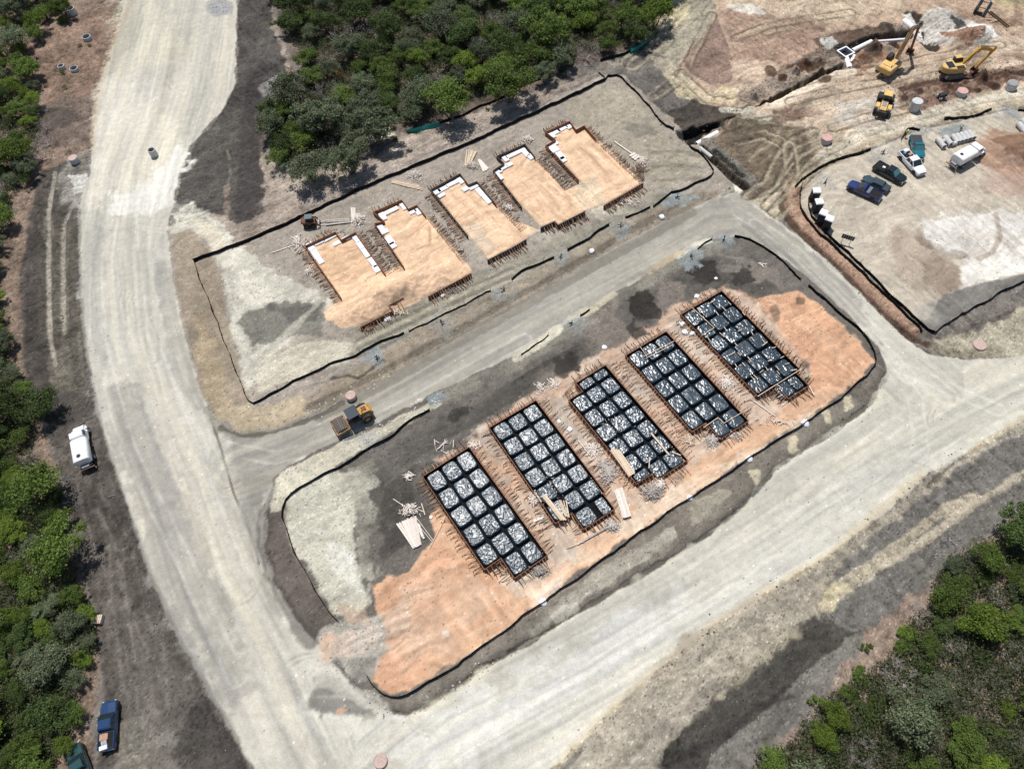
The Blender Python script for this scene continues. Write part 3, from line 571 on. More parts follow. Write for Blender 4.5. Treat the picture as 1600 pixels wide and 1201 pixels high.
paint([(582,915),(600,905),(640,895),(655,870),(680,845),(672,800),(690,790),(770,880),(810,915),(860,890),(900,850),(860,800),(850,870),(760,800),(690,720),(760,700),(850,760),(960,700),(1060,760),(1080,700),(1180,660),(1262,605),(1270,560),(1262,520),(1180,470),(1200,460),(1245,458),(1290,490),(1345,535),(1362,565),(1335,600),(1240,665),(1100,760),(940,870),(800,975),(705,1040),(640,1082),(600,1082),(582,1058),(590,1030),(600,990),(592,960)], ORANGE, 0.4, 0.8, rid=SAND, var=0.10, rough=0.03)
paint([(690,720),(730,690),(760,660),(860,600),(960,545),(1060,480),(1130,450),(1190,470),(1260,560),(1250,620),(1180,665),(1080,730),(960,810),(850,900),(790,920),(700,800)], (198,158,128), 0.8, 1.2, 0.85, rid=SAND, var=0.25)
for p in ([(735,690),(765,672),(800,740),(790,770),(770,745)],[(840,630),(880,625),(920,690),(900,700),(860,660)],[(950,560),(978,560),(1020,620),(1000,625)],[(1045,500),(1066,495),(1110,545),(1090,550)]): paint(p, (122,112,102), 0.6, 1.4, 0.8, thin=0.5)
paint([(1180,470),(1245,458),(1300,500),(1360,560),(1320,600),(1260,620),(1262,570),(1230,530)], (212,160,122), 0.5, 0.8, 0.9, var=0.12)
paint([(582,915),(650,890),(680,850),(770,900),(790,950),(700,1020),(640,1080),(600,1080),(585,1050),(600,990)], (208,156,120), 0.8, 1.0, 0.7, var=0.12, rough=0.05)
for q in range(6): stroke([(600+q*8,960+q*14),(660+q*15,945+q*10),(740+q*18,930+q*4)], 1.0, (218,172,134), 0.4, 0.4, 0.4, h=0.05)
for q in range(7): stroke([(1195+q*10,468+q*8),(1250+q*6,490+q*8),(1320,545+q*6)], 0.7, (222,176,138), 0.4, 0.3, 0.3, h=0.05)
paint([(1200,480),(1212,478),(1220,500),(1210,505)], (120,104,90), 0.4, 0.8, 0.7); paint([(1185,495),(1195,500),(1215,535),(1205,540)], (124,108,94), 0.4, 0.8, 0.6)
paint([(1245,468),(1256,468),(1256,476),(1246,476)], (90,80,72), 0.3, 0.6, 0.7)
paint([(900,850),(1000,790),(1100,735),(1200,690),(1270,640),(1275,650),(1150,728),(1020,812),(930,872),(850,935),(830,935)], (226,206,182), 0.7, 1.6, 0.75, thin=0.5)
paint([(820,930),(860,900),(900,895),(870,925),(830,950)], (230,214,196), 0.6, 1.2, 0.7, thin=0.4)
paint([(780,905),(850,870),(870,905),(810,940)], (214,200,182), 0.8, 1.4, 0.6, thin=0.4)
paint([(690,985),(702,982),(702,995),(690,996)], (228,216,204), 0.4, 0.8, 0.8)
paint([(860,700),(885,690),(900,720),(940,790),(965,850),(900,860),(880,800)], (204,158,120), 0.6, 1.0, 0.6)
for p in ([(680,1040),(820,950),(1000,830),(1150,730),(1260,650)], [(620,1010),(760,930),(870,890),(980,800)], [(1060,770),(1180,690),(1300,610),(1340,560)]):
    tracks(p, 1.8, 0.5, (222,188,156), 0.45, -0.04)
paint([(690,720),(760,662),(860,602),(960,548),(1060,482),(1130,452),(1190,480),(1270,590),(1180,665),(1080,730),(960,815),(850,905),(790,925),(740,850)], (216,200,182), 0.8, 2.0, 0.6, thin=0.75)
paint([(640,900),(700,880),(780,930),(720,1000),(650,1050),(610,1030),(620,950)], (222,192,164), 1.2, 2.5, 0.5, thin=0.7)
# washed strip from the road into lot 2
paint([(490,1000),(530,970),(600,965),(610,990),(590,1040),(575,1060),(540,1050),(510,1030)], (178,172,160), 0.8, 1.2, 0.9, var=0.2)
paint([(495,1005),(530,985),(600,985),(605,1000),(540,1025),(505,1035)], (224,200,178), 0.6, 1.4, 0.7, thin=0.5)
paint([(510,995),(545,990),(540,1030),(505,1030)], (222,178,144), 0.6, 1.2, 0.7, thin=0.3)
paint([(535,950),(565,945),(575,970),(545,975)], (196,160,130), 0.6, 1.2, 0.6, thin=0.4)
paint([(545,1035),(585,1030),(580,1055),(560,1060)], (132,128,120), 0.6, 1.2, 0.6)
for q in range(6): stroke([(500+q*3,1040-q*6),(560,1005-q*7+8),(640,975-q*8+8)], 0.6, (206,200,188) if q%2 else (156,152,144), 0.3, 0.3, 0.3)
# outer bank of lot 2 and its broken edge
BANK = [(575,1060),(600,1088),(640,1088),(710,1045),(800,982),(910,902),(1030,815),(1155,730),(1280,650),(1345,602),(1368,572),(1383,575),(1360,628),(1300,670),(1210,730),(1160,780),(1100,835),(950,925),(830,1000),(760,1040),(700,1083),(650,1108),(610,1110),(570,1085)]
paint(BANK, (134,126,114), 0.3, 0.4, 0.95, var=0.3, rough=0.05)
paint([(820,1000),(900,915),(1000,850),(1050,825),(1060,840),(990,890),(900,945),(835,995)], (186,180,162), 0.5, 0.9, 0.85, thin=0.5)
paint([(1075,790),(1120,770),(1140,770),(1110,800),(1080,825)], (176,170,150), 0.4, 1.0, 0.7, thin=0.4)
for x_, y_ in ((1290,652),(1322,628),(1235,690),(1180,745)): paint([(x_-10,y_-8),(x_+8,y_-10),(x_+12,y_+12),(x_-2,y_+16)], (204,192,160), 0.3, 0.8, 0.85)
paint([(860,965),(880,950),(920,925),(905,950),(870,975)], (226,222,206), 0.4, 1.2, 0.6, thin=0.5)
EDGE2 = [(577,1098),(600,1110),(635,1114),(665,1104),(700,1080),(760,1038),(830,1000),(950,928),(1100,838),(1165,785),(1210,732),(1300,676),(1360,630),(1388,585)]
stroke(EDGE2, 0.55, (72,66,58), 0.85, 0.2, 0.5, h=-0.22, hw=0.9, brk=0.7, rough=0.1)
stroke([(500,1058),(540,1072),(570,1090),(600,1112)], 1.6, (196,190,176), 0.7, 0.5, 0.9, h=0.15, rough=0.12)
stroke([(650,1118),(700,1092),(760,1050)], 1.4, (216,210,186), 0.65, 0.5, 0.8, brk=0.6)
stroke([(412,800),(410,850),(425,905),(460,968),(485,1000)], 1.8, (84,78,74), 0.6, 0.6, 0.8)
stroke([(325,640),(345,668),(375,680),(430,673),(530,636)], 1.2, (150,144,130), 0.7, 0.4, 0.6, h=0.15, rough=0.1)
stroke([(345,668),(380,682),(430,675),(500,650),(535,630)], 0.6, (92,86,78), 0.7, 0.2, 0.5, h=-0.1)
stroke([(430,748),(412,800),(410,850),(425,905),(460,968)], 0.8, (160,155,145), 0.5, 0.4, 0.8)
# --- lower right: grey bank with pale ribs, woods floor
paint([(1670,640),(1600,662),(1530,698),(1450,748),(1380,808),(1300,868),(1200,932),(1100,992),(1000,1078),(930,1138),(850,1262),(1010,1262),(1060,1160),(1180,1060),(1330,930),(1600,700),(1670,660)], (164,155,138), 0.5, 0.9, var=0.15, rough=0.05)
paint([(1670,660),(1600,680),(1540,705),(1470,760),(1400,820),(1340,870),(1290,910),(1270,960),(1330,930),(1400,870),(1500,800),(1600,740),(1670,700)], (124,121,114), 0.4, 0.7, 0.95, var=0.12)
paint([(1670,700),(1600,735),(1330,925),(1180,1060),(1060,1160),(1010,1262),(1230,1262),(1240,1160),(1300,1060),(1420,960),(1470,900),(1560,830),(1670,780)], (122,118,111), 0.5, 0.9, 0.95, var=0.15, rough=0.05)
paint([(1200,1000),(1240,975),(1335,930),(1345,985),(1290,1020),(1180,1120),(1110,1180),(1080,1262),(1010,1262),(1040,1170),(1090,1110)], (80,77,71), 0.25, 0.6, 0.95, var=0.2)
paint([(1250,1080),(1300,1060),(1330,1050),(1250,1150),(1200,1201),(1130,1201)], (112,106,102), 0.8, 1.0, 0.7, var=0.2)
paint([(1060,1000),(1180,930),(1280,900),(1290,950),(1240,975),(1130,1060),(1040,1150),(980,1201),(900,1201),(1000,1080)], (174,165,146), 1.2, 1.6, 0.75, var=0.12)
paint([(1160,950),(1240,915),(1290,925),(1260,970),(1200,990)], (150,143,128), 0.8, 1.6, 0.7, thin=0.4)
paint([(1290,915),(1325,915),(1330,940),(1300,955),(1285,940)], (204,190,152), 0.6, 1.0, 0.8)
paint([(1170,990),(1240,975),(1250,990),(1190,1030),(1120,1090),(1130,1050)], (188,176,148), 0.6, 1.2, 0.7, thin=0.3)
stroke([(1600,742),(1540,775),(1500,800),(1440,850),(1385,888),(1340,905)], 1.0, (186,176,156), 0.85, 0.3, 0.4, h=0.12)
stroke([(1490,798),(1440,830),(1400,868),(1375,888),(1310,925)], 1.3, (182,172,148), 0.85, 0.3, 0.5, h=0.12)
stroke([(1510,785),(1530,772)], 1.2, (186,168,148), 0.7, 0.4, 0.5)
paint([(1455,765),(1475,755),(1478,770),(1462,775)], (198,172,156), 0.4, 0.8, 0.8)
stroke([(1600,652),(1570,672),(1535,692),(1515,708)], 0.8, (198,184,152), 0.8, 0.3, 0.5)
stroke([(1540,692),(1500,718),(1480,732),(1450,758)], 0.5, (90,82,70), 0.8, 0.2, 0.5, h=-0.1, brk=0.5)
stroke([(1440,742),(1300,862),(1200,925),(1100,988),(1010,1060),(930,1130),(870,1195)], 1.1, (204,186,150), 0.55, 0.4, 0.4, h=0.12)
paint([(1060,1000),(1180,930),(1280,895),(1290,950),(1240,972),(1130,1058),(1040,1150),(980,1201),(900,1240),(960,1110)], (168,157,140), 1.0, 1.4, 0.7, var=0.1)
paint([(1700,640),(1600,682),(1530,708),(1452,768),(1375,832),(1300,895),(1310,925),(1285,962),(1330,990),(1400,960),(1480,890),(1560,822),(1700,755)], (121,117,111), 0.5, 1.0, 0.95, var=0.12)
stroke([(1640,715),(1600,742),(1560,765),(1510,797),(1450,840),(1400,872),(1345,905),(1300,928)], 1.1, (182,170,148), 0.9, 0.3, 0.5, h=0.1)
stroke([(1520,778),(1480,795),(1440,822),(1400,855),(1355,888),(1310,915)], 1.2, (180,168,144), 0.85, 0.3, 0.6, h=0.1)
paint([(1285,912),(1325,905),(1335,925),(1300,955),(1280,945)], (200,186,150), 0.5, 1.0, 0.9)
for q in range(12): stroke([(1180-q*18,1010+q*15),(1250-q*18,975+q*15+8)], 0.8, (140,132,120), 0.3, 0.4, 0.8)
stroke([(1330,860),(1250,925),(1180,965),(1100,1015),(1020,1085)], 1.6, (140,134,118), 0.6, 0.7, 1.4, brk=1.0, rough=0.2)
stroke([(1240,1085),(1180,1110),(1110,1165),(1040,1195)], 1.0, (66,62,60), 0.7, 0.3, 0.9, h=-0.1)
stroke([(1280,1140),(1240,1150),(1190,1200)], 1.0, (150,128,112), 0.8, 0.4, 0.6)
paint([(1670,780),(1560,830),(1470,900),(1400,950),(1340,1010),(1310,1060),(1240,1150),(1190,1201),(1180,1262),(1670,1262)], (150,130,116), 0.9, 1.5, rid=WOODS, var=0.25, rough=0.12)
paint([(1345,1000),(1400,960),(1440,930),(1480,900),(1470,960),(1400,1020),(1340,1050)], (162,140,122), 0.8, 1.2, 0.7)
# --- levelled pads (upper row): sand inside the forms
SANDC = (227,188,150)
UP = [
 [(478,386),(524,365),(533,377),(555,366),(601,428),(640,410),(668,380),(640,424),(722,440),(720,430),(735,428),(669,463),(614,486),(563,511),(545,500),(532,464)],
 [(587,350),(600,345),(586,333),(627,315),(638,328),(651,322),(700,378),(738,425),(737,428),(669,464),(600,440),(631,417)],
 [(675,297),(718,274),(732,291),(745,285),(776,321),(800,345),(845,362),(822,375),(764,407),(731,368)],
 [(772,267),(788,256),(778,245),(820,227),(836,247),(882,300),(905,290),(945,320),(914,331),(872,352),(867,346),(845,356),(815,323)],
 [(854,228),(868,219),(854,207),(890,191),(900,203),(912,198),(932,217),(1004,286),(944,321),(905,282)]]
FILL_H = 0.14
for p in UP: paint(p, SANDC, 0.12, 0.05, 1.0, rid=SAND, var=0.06)
paint([(505,490),(530,468),(590,462),(640,440),(665,430),(700,425),(735,428),(668,464),(640,480),(615,484),(562,511),(535,517),(512,505)], (222,184,148), 0.3, 0.5, 1.0, rid=SAND, var=0.05)
paint([(480,420),(500,395),(560,380),(590,420),(560,440),(520,450)], (216,174,132), 0.9, 1.2, 0.5)
for p in UP:
    ix, d, s = area(p, 1.0); a = sm(d/0.25+0.5); VZ[ix] = VZ[ix]*(1-a) + a*(0.25+FILL_H+0.05*n_mid[ix]+0.03*n_rough[ix])
for p, rx_, ry_, h in (((530,500),5,3.4,1.2),((562,488),5,3.4,1.2),((592,470),4.5,3.2,1.3),((622,450),5,3.4,1.35),((655,440),5,3.5,1.2),((690,428),5.5,3.6,1.1),((640,462),3,2.4,0.9),((612,466),4,3,0.9)):
    mound(*p, rx_*1.15, ry_*1.15, 0.45, h*0.75, 0.05, None, 0.3)
for q in range(16):   # rake and bucket marks on the pads
    k = q % 3
    x0, y0 = ((700,300),(800,262),(895,222))[k]
    j = q//3
    stroke([(x0+j*8,y0-j*3+10),(x0+28+j*10,y0+36-j*2),(x0+50+j*11,y0+70-j*4)], 0.35, (206,160,122) if q % 2 else (238,204,170), 0.5, 0.15, 0.3, h=0.03)
for q in range(4): stroke([(640+q*4,372-q*3),(655+q*3,358-q*4),(672,362-q*2),(672,382+q),(652,392)], 0.35, (200,158,122), 0.5, 0.15, 0.2, h=0.04)
paint([(725,362),(745,352),(775,385),(765,402),(745,395)], (186,176,156), 0.6, 1.2, 0.7, thin=0.3)
paint([(905,290),(925,282),(945,300),(950,325),(915,335),(890,318)], (214,196,166), 0.6, 1.4, 0.75, thin=0.3)
paint([(822,372),(850,352),(872,368),(850,385)], (186,180,164), 0.5, 1.2, 0.7, thin=0.4)
paint([(915,335),(945,322),(975,318),(985,330),(940,345)], (196,190,170), 0.5, 1.4, 0.7, thin=0.5)
for q in range(26):
    t_ = rng.random(); mound(1415+t_*180, 148-t_*32+rng.normal(0,6), 0.7+rng.random()*1.3, 0.6+rng.random(), rng.uniform(0,3), 0.3+0.5*rng.random(), 0.12, ((120,88,72),(96,72,60),(150,124,106))[rng.integers(3)])
for c_, p in (((62,58,54), [(990,458),(1010,452),(1022,470),(1030,500),(1018,508),(1000,495),(986,490)]), ((66,62,58), [(1080,412),(1118,408),(1122,430),(1095,445),(1072,430)]), ((70,66,62), [(975,515),(990,500),(1000,515),(1012,520),(990,528)]), ((70,66,62), [(868,562),(895,555),(900,575),(880,590),(866,580)]), ((74,70,66), [(700,640),(740,620),(745,640),(710,660)]), ((74,70,66), [(1140,425),(1170,420),(1175,440),(1150,445)])):
    paint(p, c_, 0.4, 1.6, 0.95, thin=0.15)
for k_, p in enumerate(([(1168,306),(1200,285),(1215,250),(1235,222),(1270,205)], [(1195,318),(1225,290),(1245,262),(1275,238),(1310,222)], [(1210,330),(1238,300),(1262,272),(1300,246)], [(1110,205),(1150,190),(1200,185),(1245,190)], [(1150,215),(1190,205),(1230,225),(1235,262)], [(1240,130),(1300,110),(1340,108),(1400,100),(1460,85),(1560,66)], [(1235,160),(1310,140),(1380,128),(1450,108),(1540,92)], [(1300,196),(1350,180),(1420,166)], [(1150,60),(1200,40),(1260,30),(1330,20)], [(1020,150),(1060,120),(1085,70),(1110,20)], [(985,100),(1030,60),(1060,10)], [(1060,110),(1100,150),(1160,160)])):
    for s_ in (0, 1): tracks([(x_+s_*3, y_+s_*4) for x_, y_ in p], 2.1, 0.55, ((92,84,70),(176,164,138))[(k_+s_) % 2], 0.75, -0.09)
# blue-grey rock patches
ROCKS = [(590,562,14,12),(690,508,20,14),(788,458,20,15),(876,405,18,14),(969,356,17,12),(1057,312,22,10),(893,508,20,14),(1078,405,18,16),(1130,378,20,12),(575,690,24,14),(680,622,16,8),(1288,288,22,12),(1378,242,18,12),(1500,205,28,9),(1570,178,20,9),(1445,203,22,8)]
for x_, y_, a_, b_ in ROCKS:
    p = [(x_+a_*math.cos(t)*(1+0.25*math.sin(3*t+x_)), y_+b_*math.sin(t)*(1+0.25*math.cos(2*t+y_))) for t in np.linspace(0, 2*math.pi, 14)[:-1]]
    paint(p, (146,156,158), 0.5, 2.4, 0.85, thin=0.75)
    mound(x_, y_, a_/7.5, b_/5.5, 0.3, 0.25, 0.12)
# lower pads sit in shallow trenches – the sheet stays below the plastic
# overall mottling
th_ = R(28); wx = VX+3.0*n_big+0.8*n_mid; wy = VY-3.0*n_big+0.8*n_edge
al = wx*math.cos(th_)+wy*math.sin(th_); ac = -wx*math.sin(th_)+wy*math.cos(th_)
n_str = fbm(al/5.0, ac/0.45, 51, 3, 0.6); n_str2 = fbm(ac/5.0, al/0.5, 61, 3, 0.6)
mixm = sm(n_big*2.5+0.5); n_str = n_str*mixm + n_str2*(1-mixm)
rid_f = 0.5-np.abs(fbm(VX/0.9, VY/0.9, 71, 3, 0.7))*2.2            # sharp clod edges
isr = RID == ROADS; isw = RID == WOODS; iss = (RID == SAND) | (RID == YARD)
isl = RID == LOT
A = lambda r_, w_, s_, o_: np.where(isr, r_, np.where(isw, w_, np.where(iss, s_, np.where(isl, 0.52*o_, o_))))
n_smr = fbm(al/9.0+n_mid*0.4, ac/1.3+n_fin*0.15, 81, 4, 0.65)
fac = 1 + A(0.05,0.2,0.06,0.16)*n_big + A(0.05,0.4,0.12,0.24)*n_mid + A(0.05,0.45,0.12,0.29)*n_fin + A(0.04,0.35,0.08,0.26)*white + A(0,0.15,0.34,0.36)*n_str + A(0.02,0.25,0.08,0.2)*rid_f + A(0,0.1,0.16,0.34)*n_smr
fac = np.clip(fac, 0.35, 1.9)
COL *= fac[:, None]
u_ = rng.random(NV); cl = sm(n_mid*3+0.5)
d1 = u_ < A(0.0012,0.05,0.006,0.035)*(0.3+1.4*cl); COL[d1] *= rng.uniform(0.25, 0.7, d1.sum())[:, None]
d2 = u_ > 1-A(0.0012,0.03,0.004,0.02)*(0.3+1.4*(1-cl)); COL[d2] *= rng.uniform(1.3, 2.0, d2.sum())[:, None]
COL = np.clip(COL, 0.01, 0.78)
VZ += A(0,0.14,0.05,0.12)*n_mid + A(0.008,0.11,0.035,0.10)*n_fin + A(0.004,0.02,0.006,0.02)*white + A(0,0.04,0.018,0.10)*n_str + A(0,0.08,0.02,0.06)*rid_f
VZ += 0.10*n_big
for q_ in ([(660,744),(733,698),(851,871),(791,911),(752,890)],[(764,668),(837.5,625),(957,800),(903,836),(870,823)],[(881,621),(905,592),(946,570),(1067,723),(1024,752),(985,760)],[(977.5,555),(1041,517.5),(1170,657),(1125,690),(1085,676)],[(1064,491),(1128,454),(1254,575),(1257,603),(1214,632),(1182,619)]):
    ix, d, s = area(q_, 1.0); m = d > -0.15; VZ[ix[m]] = -0.15
def ground_z(x, y):
    i = int(round((x-X0)/STEP)); j = int(round((y-Y0)/STEP))
    i = min(max(i, 0), nx-1); j = min(max(j, 0), ny-1); k = kidx[i*ny+j]
    return float(VZ[k]) if k >= 0 else 0.0
def gat(px, py):
    p = at(px, py); p.z = ground_z(p.x, p.y); return p

soil = bpy.data.materials.new("soil"); soil.use_nodes = True
def soil_nodes(m, gs, amp=0.28):
    nt = m.node_tree; N = nt.nodes; L = nt.links; b = N["Principled BSDF"]
    b.inputs["Roughness"].default_value = 0.95; b.inputs["Specular IOR Level"].default_value = 0.12
    at_ = N.new("ShaderNodeAttribute"); at_.attribute_name = "soil_colour"
    tc = N.new("ShaderNodeTexCoord")
    n1 = N.new("ShaderNodeTexNoise"); n1.inputs["Scale"].default_value = gs; n1.inputs["Detail"].default_value = 6; n1.inputs["Roughness"].default_value = 0.7
    n2 = N.new("ShaderNodeTexNoise"); n2.inputs["Scale"].default_value = 0.9; n2.inputs["Detail"].default_value = 8; n2.inputs["Roughness"].default_value = 0.65
    for n in (n1, n2): L.new(tc.outputs["Object"], n.inputs["Vector"])
    mp = N.new("ShaderNodeMapRange"); mp.inputs[1].default_value = 0.3; mp.inputs[2].default_value = 0.7; mp.inputs[3].default_value = 1-amp; mp.inputs[4].default_value = 1+amp
    mq = N.new("ShaderNodeMapRange"); mq.inputs[1].default_value = 0.3; mq.inputs[2].default_value = 0.7; mq.inputs[3].default_value = 0.87; mq.inputs[4].default_value = 1.13
    L.new(n1.outputs[0], mp.inputs[0]); L.new(n2.outputs[0], mq.inputs[0])
    mu = N.new("ShaderNodeMath"); mu.operation = 'MULTIPLY'; L.new(mp.outputs[0], mu.inputs[0]); L.new(mq.outputs[0], mu.inputs[1])
    sc = N.new("ShaderNodeVectorMath"); sc.operation = 'SCALE'; L.new(at_.outputs["Color"], sc.inputs[0]); L.new(mu.outputs[0], sc.inputs["Scale"])
    L.new(sc.outputs[0], b.inputs["Base Color"])
    bp = N.new("ShaderNodeBump"); bp.inputs["Strength"].default_value = 0.7; bp.inputs["Distance"].default_value = 0.05
    bp.inputs['Distance'].default_value = 0.08; L.new(n1.outputs[0], bp.inputs["Height"]); L.new(bp.outputs[0], b.inputs["Normal"])
soil_nodes(soil, 4.5)
soil_fine = bpy.data.materials.new('graded_soil'); soil_fine.use_nodes = True; soil_nodes(soil_fine, 4.5, 0.13)
# faces of the grid, split by region
I, J = np.meshgrid(np.arange(nx-1), np.arange(ny-1), indexing='ij'); q0 = (I*ny+J).ravel()
Q = np.stack([kidx[q0], kidx[q0+ny], kidx[q0+ny+1], kidx[q0+1]], 1); Q = Q[(Q >= 0).all(1)]
fr = RID[Q[:, 0]]
def sheet(name, faces):
    used = np.unique(faces); mp = np.zeros(NV, np.int64); mp[used] = np.arange(len(used))
    me = bpy.data.meshes.new(name); n = len(used); f = mp[faces]
    me.vertices.add(n); me.vertices.foreach_set("co", np.stack([VX[used], VY[used], VZ[used]], 1).astype(np.float32).ravel())
    me.loops.add(f.size); me.loops.foreach_set("vertex_index", f.ravel().astype(np.int32))
    me.polygons.add(len(f)); me.polygons.foreach_set("loop_start", np.arange(0, f.size, 4, dtype=np.int32)); me.polygons.foreach_set("loop_total", np.full(len(f), 4, np.int32))
    a = me.color_attributes.new("soil_colour", 'FLOAT_COLOR', 'POINT')
    c = np.ones((n, 4), np.float32); c[:, :3] = COL[used]; a.data.foreach_set("color", c.ravel())
    me.materials.append(soil_fine if name in ('gravel_road', 'storage_yard', 'sand_fill') else soil); me.update(calc_edges=True)
    o = bpy.data.objects.new(name, me); C.objects.link(o); tag(o, kind='structure'); return o
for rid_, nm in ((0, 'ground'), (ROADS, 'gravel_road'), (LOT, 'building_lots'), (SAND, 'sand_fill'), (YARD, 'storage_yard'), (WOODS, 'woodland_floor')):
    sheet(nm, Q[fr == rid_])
# wide land round about
outer = mat("outer_scrub_soil", (0.16, 0.13, 0.10), 0.95, noise=0.4, nscale=0.05)
S = 1500; q4 = [at(x, y, 0.12) for x, y in ((-62,-52), (1662,-52), (1662,1254), (-62,1254))]; far = [(-S,S), (S,S), (S,-S), (-S,-S)]
mb = MB(); mb.add([tuple(q) for q in q4]+[(x, y, 0.12) for x, y in far], [(k, (k+1) % 4, 4+(k+1) % 4, 4+k) for k in range(4)]); tag(mb.build('terrain', outer), kind='structure')
# ------------------------------------------------------------ lower row: plastic-lined waffle forms
WA = R(28.0); WDIR = Vector((math.cos(WA), math.sin(WA), 0)); LDIR = Vector((math.sin(WA), -math.cos(WA), 0))
def edge_boards(root, loop, z0, z1, th, material, name="form_board", closed=True, gaps=()):
    "one board per straight run of the outline"
    n = len(loop); out = []
    for i in range(n if closed else n-1):
        if i in gaps: continue
        a = Vector(loop[i]); b = Vector(loop[(i+1) % n]); d = (b-a).normalized()
        mb = MB(); e = th/2-0.004*(i % 2)
        mb.bar((a.x-d.x*e, a.y-d.y*e, (z0+z1)/2), (b.x+d.x*e, b.y+d.y*e, (z0+z1)/2), th, z1-z0-0.006*(i % 2))
        out.append(mb.build(name, material, root))
    return out
# brace: stake and sloping kicker, built once (outward = +x)
def brace_mesh(L, material, hgt):
    mb = MB()
    mb.bar((0.06, 0, hgt), (L, 0, 0.05), 0.065, 0.05)
    mb.bar((0.07, 0, 0.12), (L*0.96, 0, 0.06), 0.08, 0.05)
    mb.bar((0.05, 0, -0.1), (0.05, 0, hgt), 0.06, 0.06)
    mb.bar((L, 0, -0.15), (L+0.08, 0, 0.5), 0.08, 0.05)
    return mb.mesh("brace", material)
BR = [brace_mesh(L, MT[m], h) for L, m, h in ((1.2,'brace',0.85),(1.4,'brace',0.85),(1.15,'pale_brace',0.8),(1.35,'pale_brace',0.8),(1.6,'brace',0.85))]
def braces(root, a, b, outward, step=0.52, skip=0.03, zb=0.0, cap=[0]):
    a = Vector(a); b = Vector(b); L = (b-a).length; n = max(2, int(L/step)); rot = math.atan2(outward[1], outward[0])
    for k in range(n):
        if random.random() < skip: continue
        p = a + (b-a)*((k+0.5+random.uniform(-0.25, 0.25))/n)
        o = link_mesh("brace", random.choice(BR), root, (p.x+outward[0]*0.05, p.y+outward[1]*0.05, zb), rot+random.gauss(0, 0.10))
        o.scale = (random.uniform(0.85, 1.15), 1, random.uniform(0.9, 1.08))
def outward_of(loop, i):
    a = Vector(loop[i]); b = Vector(loop[(i+1) % len(loop)]); d = (b-a).normalized(); n = Vector((d.y, -d.x, 0))
    ar = sum(loop[k][0]*loop[(k+1) % len(loop)][1]-loop[(k+1) % len(loop)][0]*loop[k][1] for k in range(len(loop)))
    return (n.x, n.y) if ar > 0 else (-n.x, -n.y)
def pillow(w, l, h, seed, amp):
    "a wrapped block: flat-topped, with sharp creases in its plastic"
    n = 40; t = np.linspace(-1, 1, n); t = np.sign(t)*np.abs(t)**0.85; U, V = np.meshgrid(t, t, indexing='ij'); U = U.ravel(); V = V.ravel()
    m = np.maximum(abs(U), abs(V)); rr = (abs(U)**6+abs(V)**6)**(1/6); k = np.where(rr > 1e-6, m/np.maximum(rr, 1e-6), 1); X = U*k*w/2; Y = V*k*l/2
    e = np.clip((m-0.86)/0.14, 0, 1); sx, sy = X+seed*3.7, Y+seed*1.9; a_ = seed*1.3; c_, s_ = math.cos(a_), math.sin(a_)
    wx_ = sx+0.25*fbm(sx/0.7, sy/0.7, seed % 7, 2); wy_ = sy+0.25*fbm(sx/0.7, sy/0.7, seed % 5+9, 2)
    rx_, ry_ = wx_*c_+wy_*s_, -wx_*s_+wy_*c_
    cr_ = -abs(vnoise(rx_/0.36, ry_/0.24, 3)) - 0.55*abs(vnoise(ry_/0.16, rx_/0.28, 4)) - 0.30*abs(vnoise(wx_/0.13, wy_/0.13, 5))
    Z = h*(1-0.04*m*m-e**2.2*0.95) + amp*cr_*(1-0.5*e) + 0.05*fbm(sx/1.1, sy/1.1, 6, 2)*(1-e)
    Z[m > 0.999] = -0.02
    X = X + e*0.05*fbm(Y/0.4, X/0.4, seed % 11, 2); Y = Y + e*0.05*fbm(X/0.4+5, Y/0.4, seed % 13, 2)
    idx = np.arange(n*n).reshape(n, n); F = np.stack([idx[:-1,:-1].ravel(), idx[1:,:-1].ravel(), idx[1:,1:].ravel(), idx[:-1,1:].ravel()], 1)
    me = bpy.data.meshes.new("wrapped_block"); me.vertices.add(n*n); me.vertices.foreach_set("co", np.stack([X, Y, Z], 1).astype(np.float32).ravel())
    me.loops.add(F.size); me.loops.foreach_set("vertex_index", F.ravel().astype(np.int32)); me.polygons.add(len(F))
    me.polygons.foreach_set("loop_start", np.arange(0, F.size, 4, dtype=np.int32)); me.polygons.foreach_set("loop_total", np.full(len(F), 4, np.int32)); me.update(calc_edges=True); return me
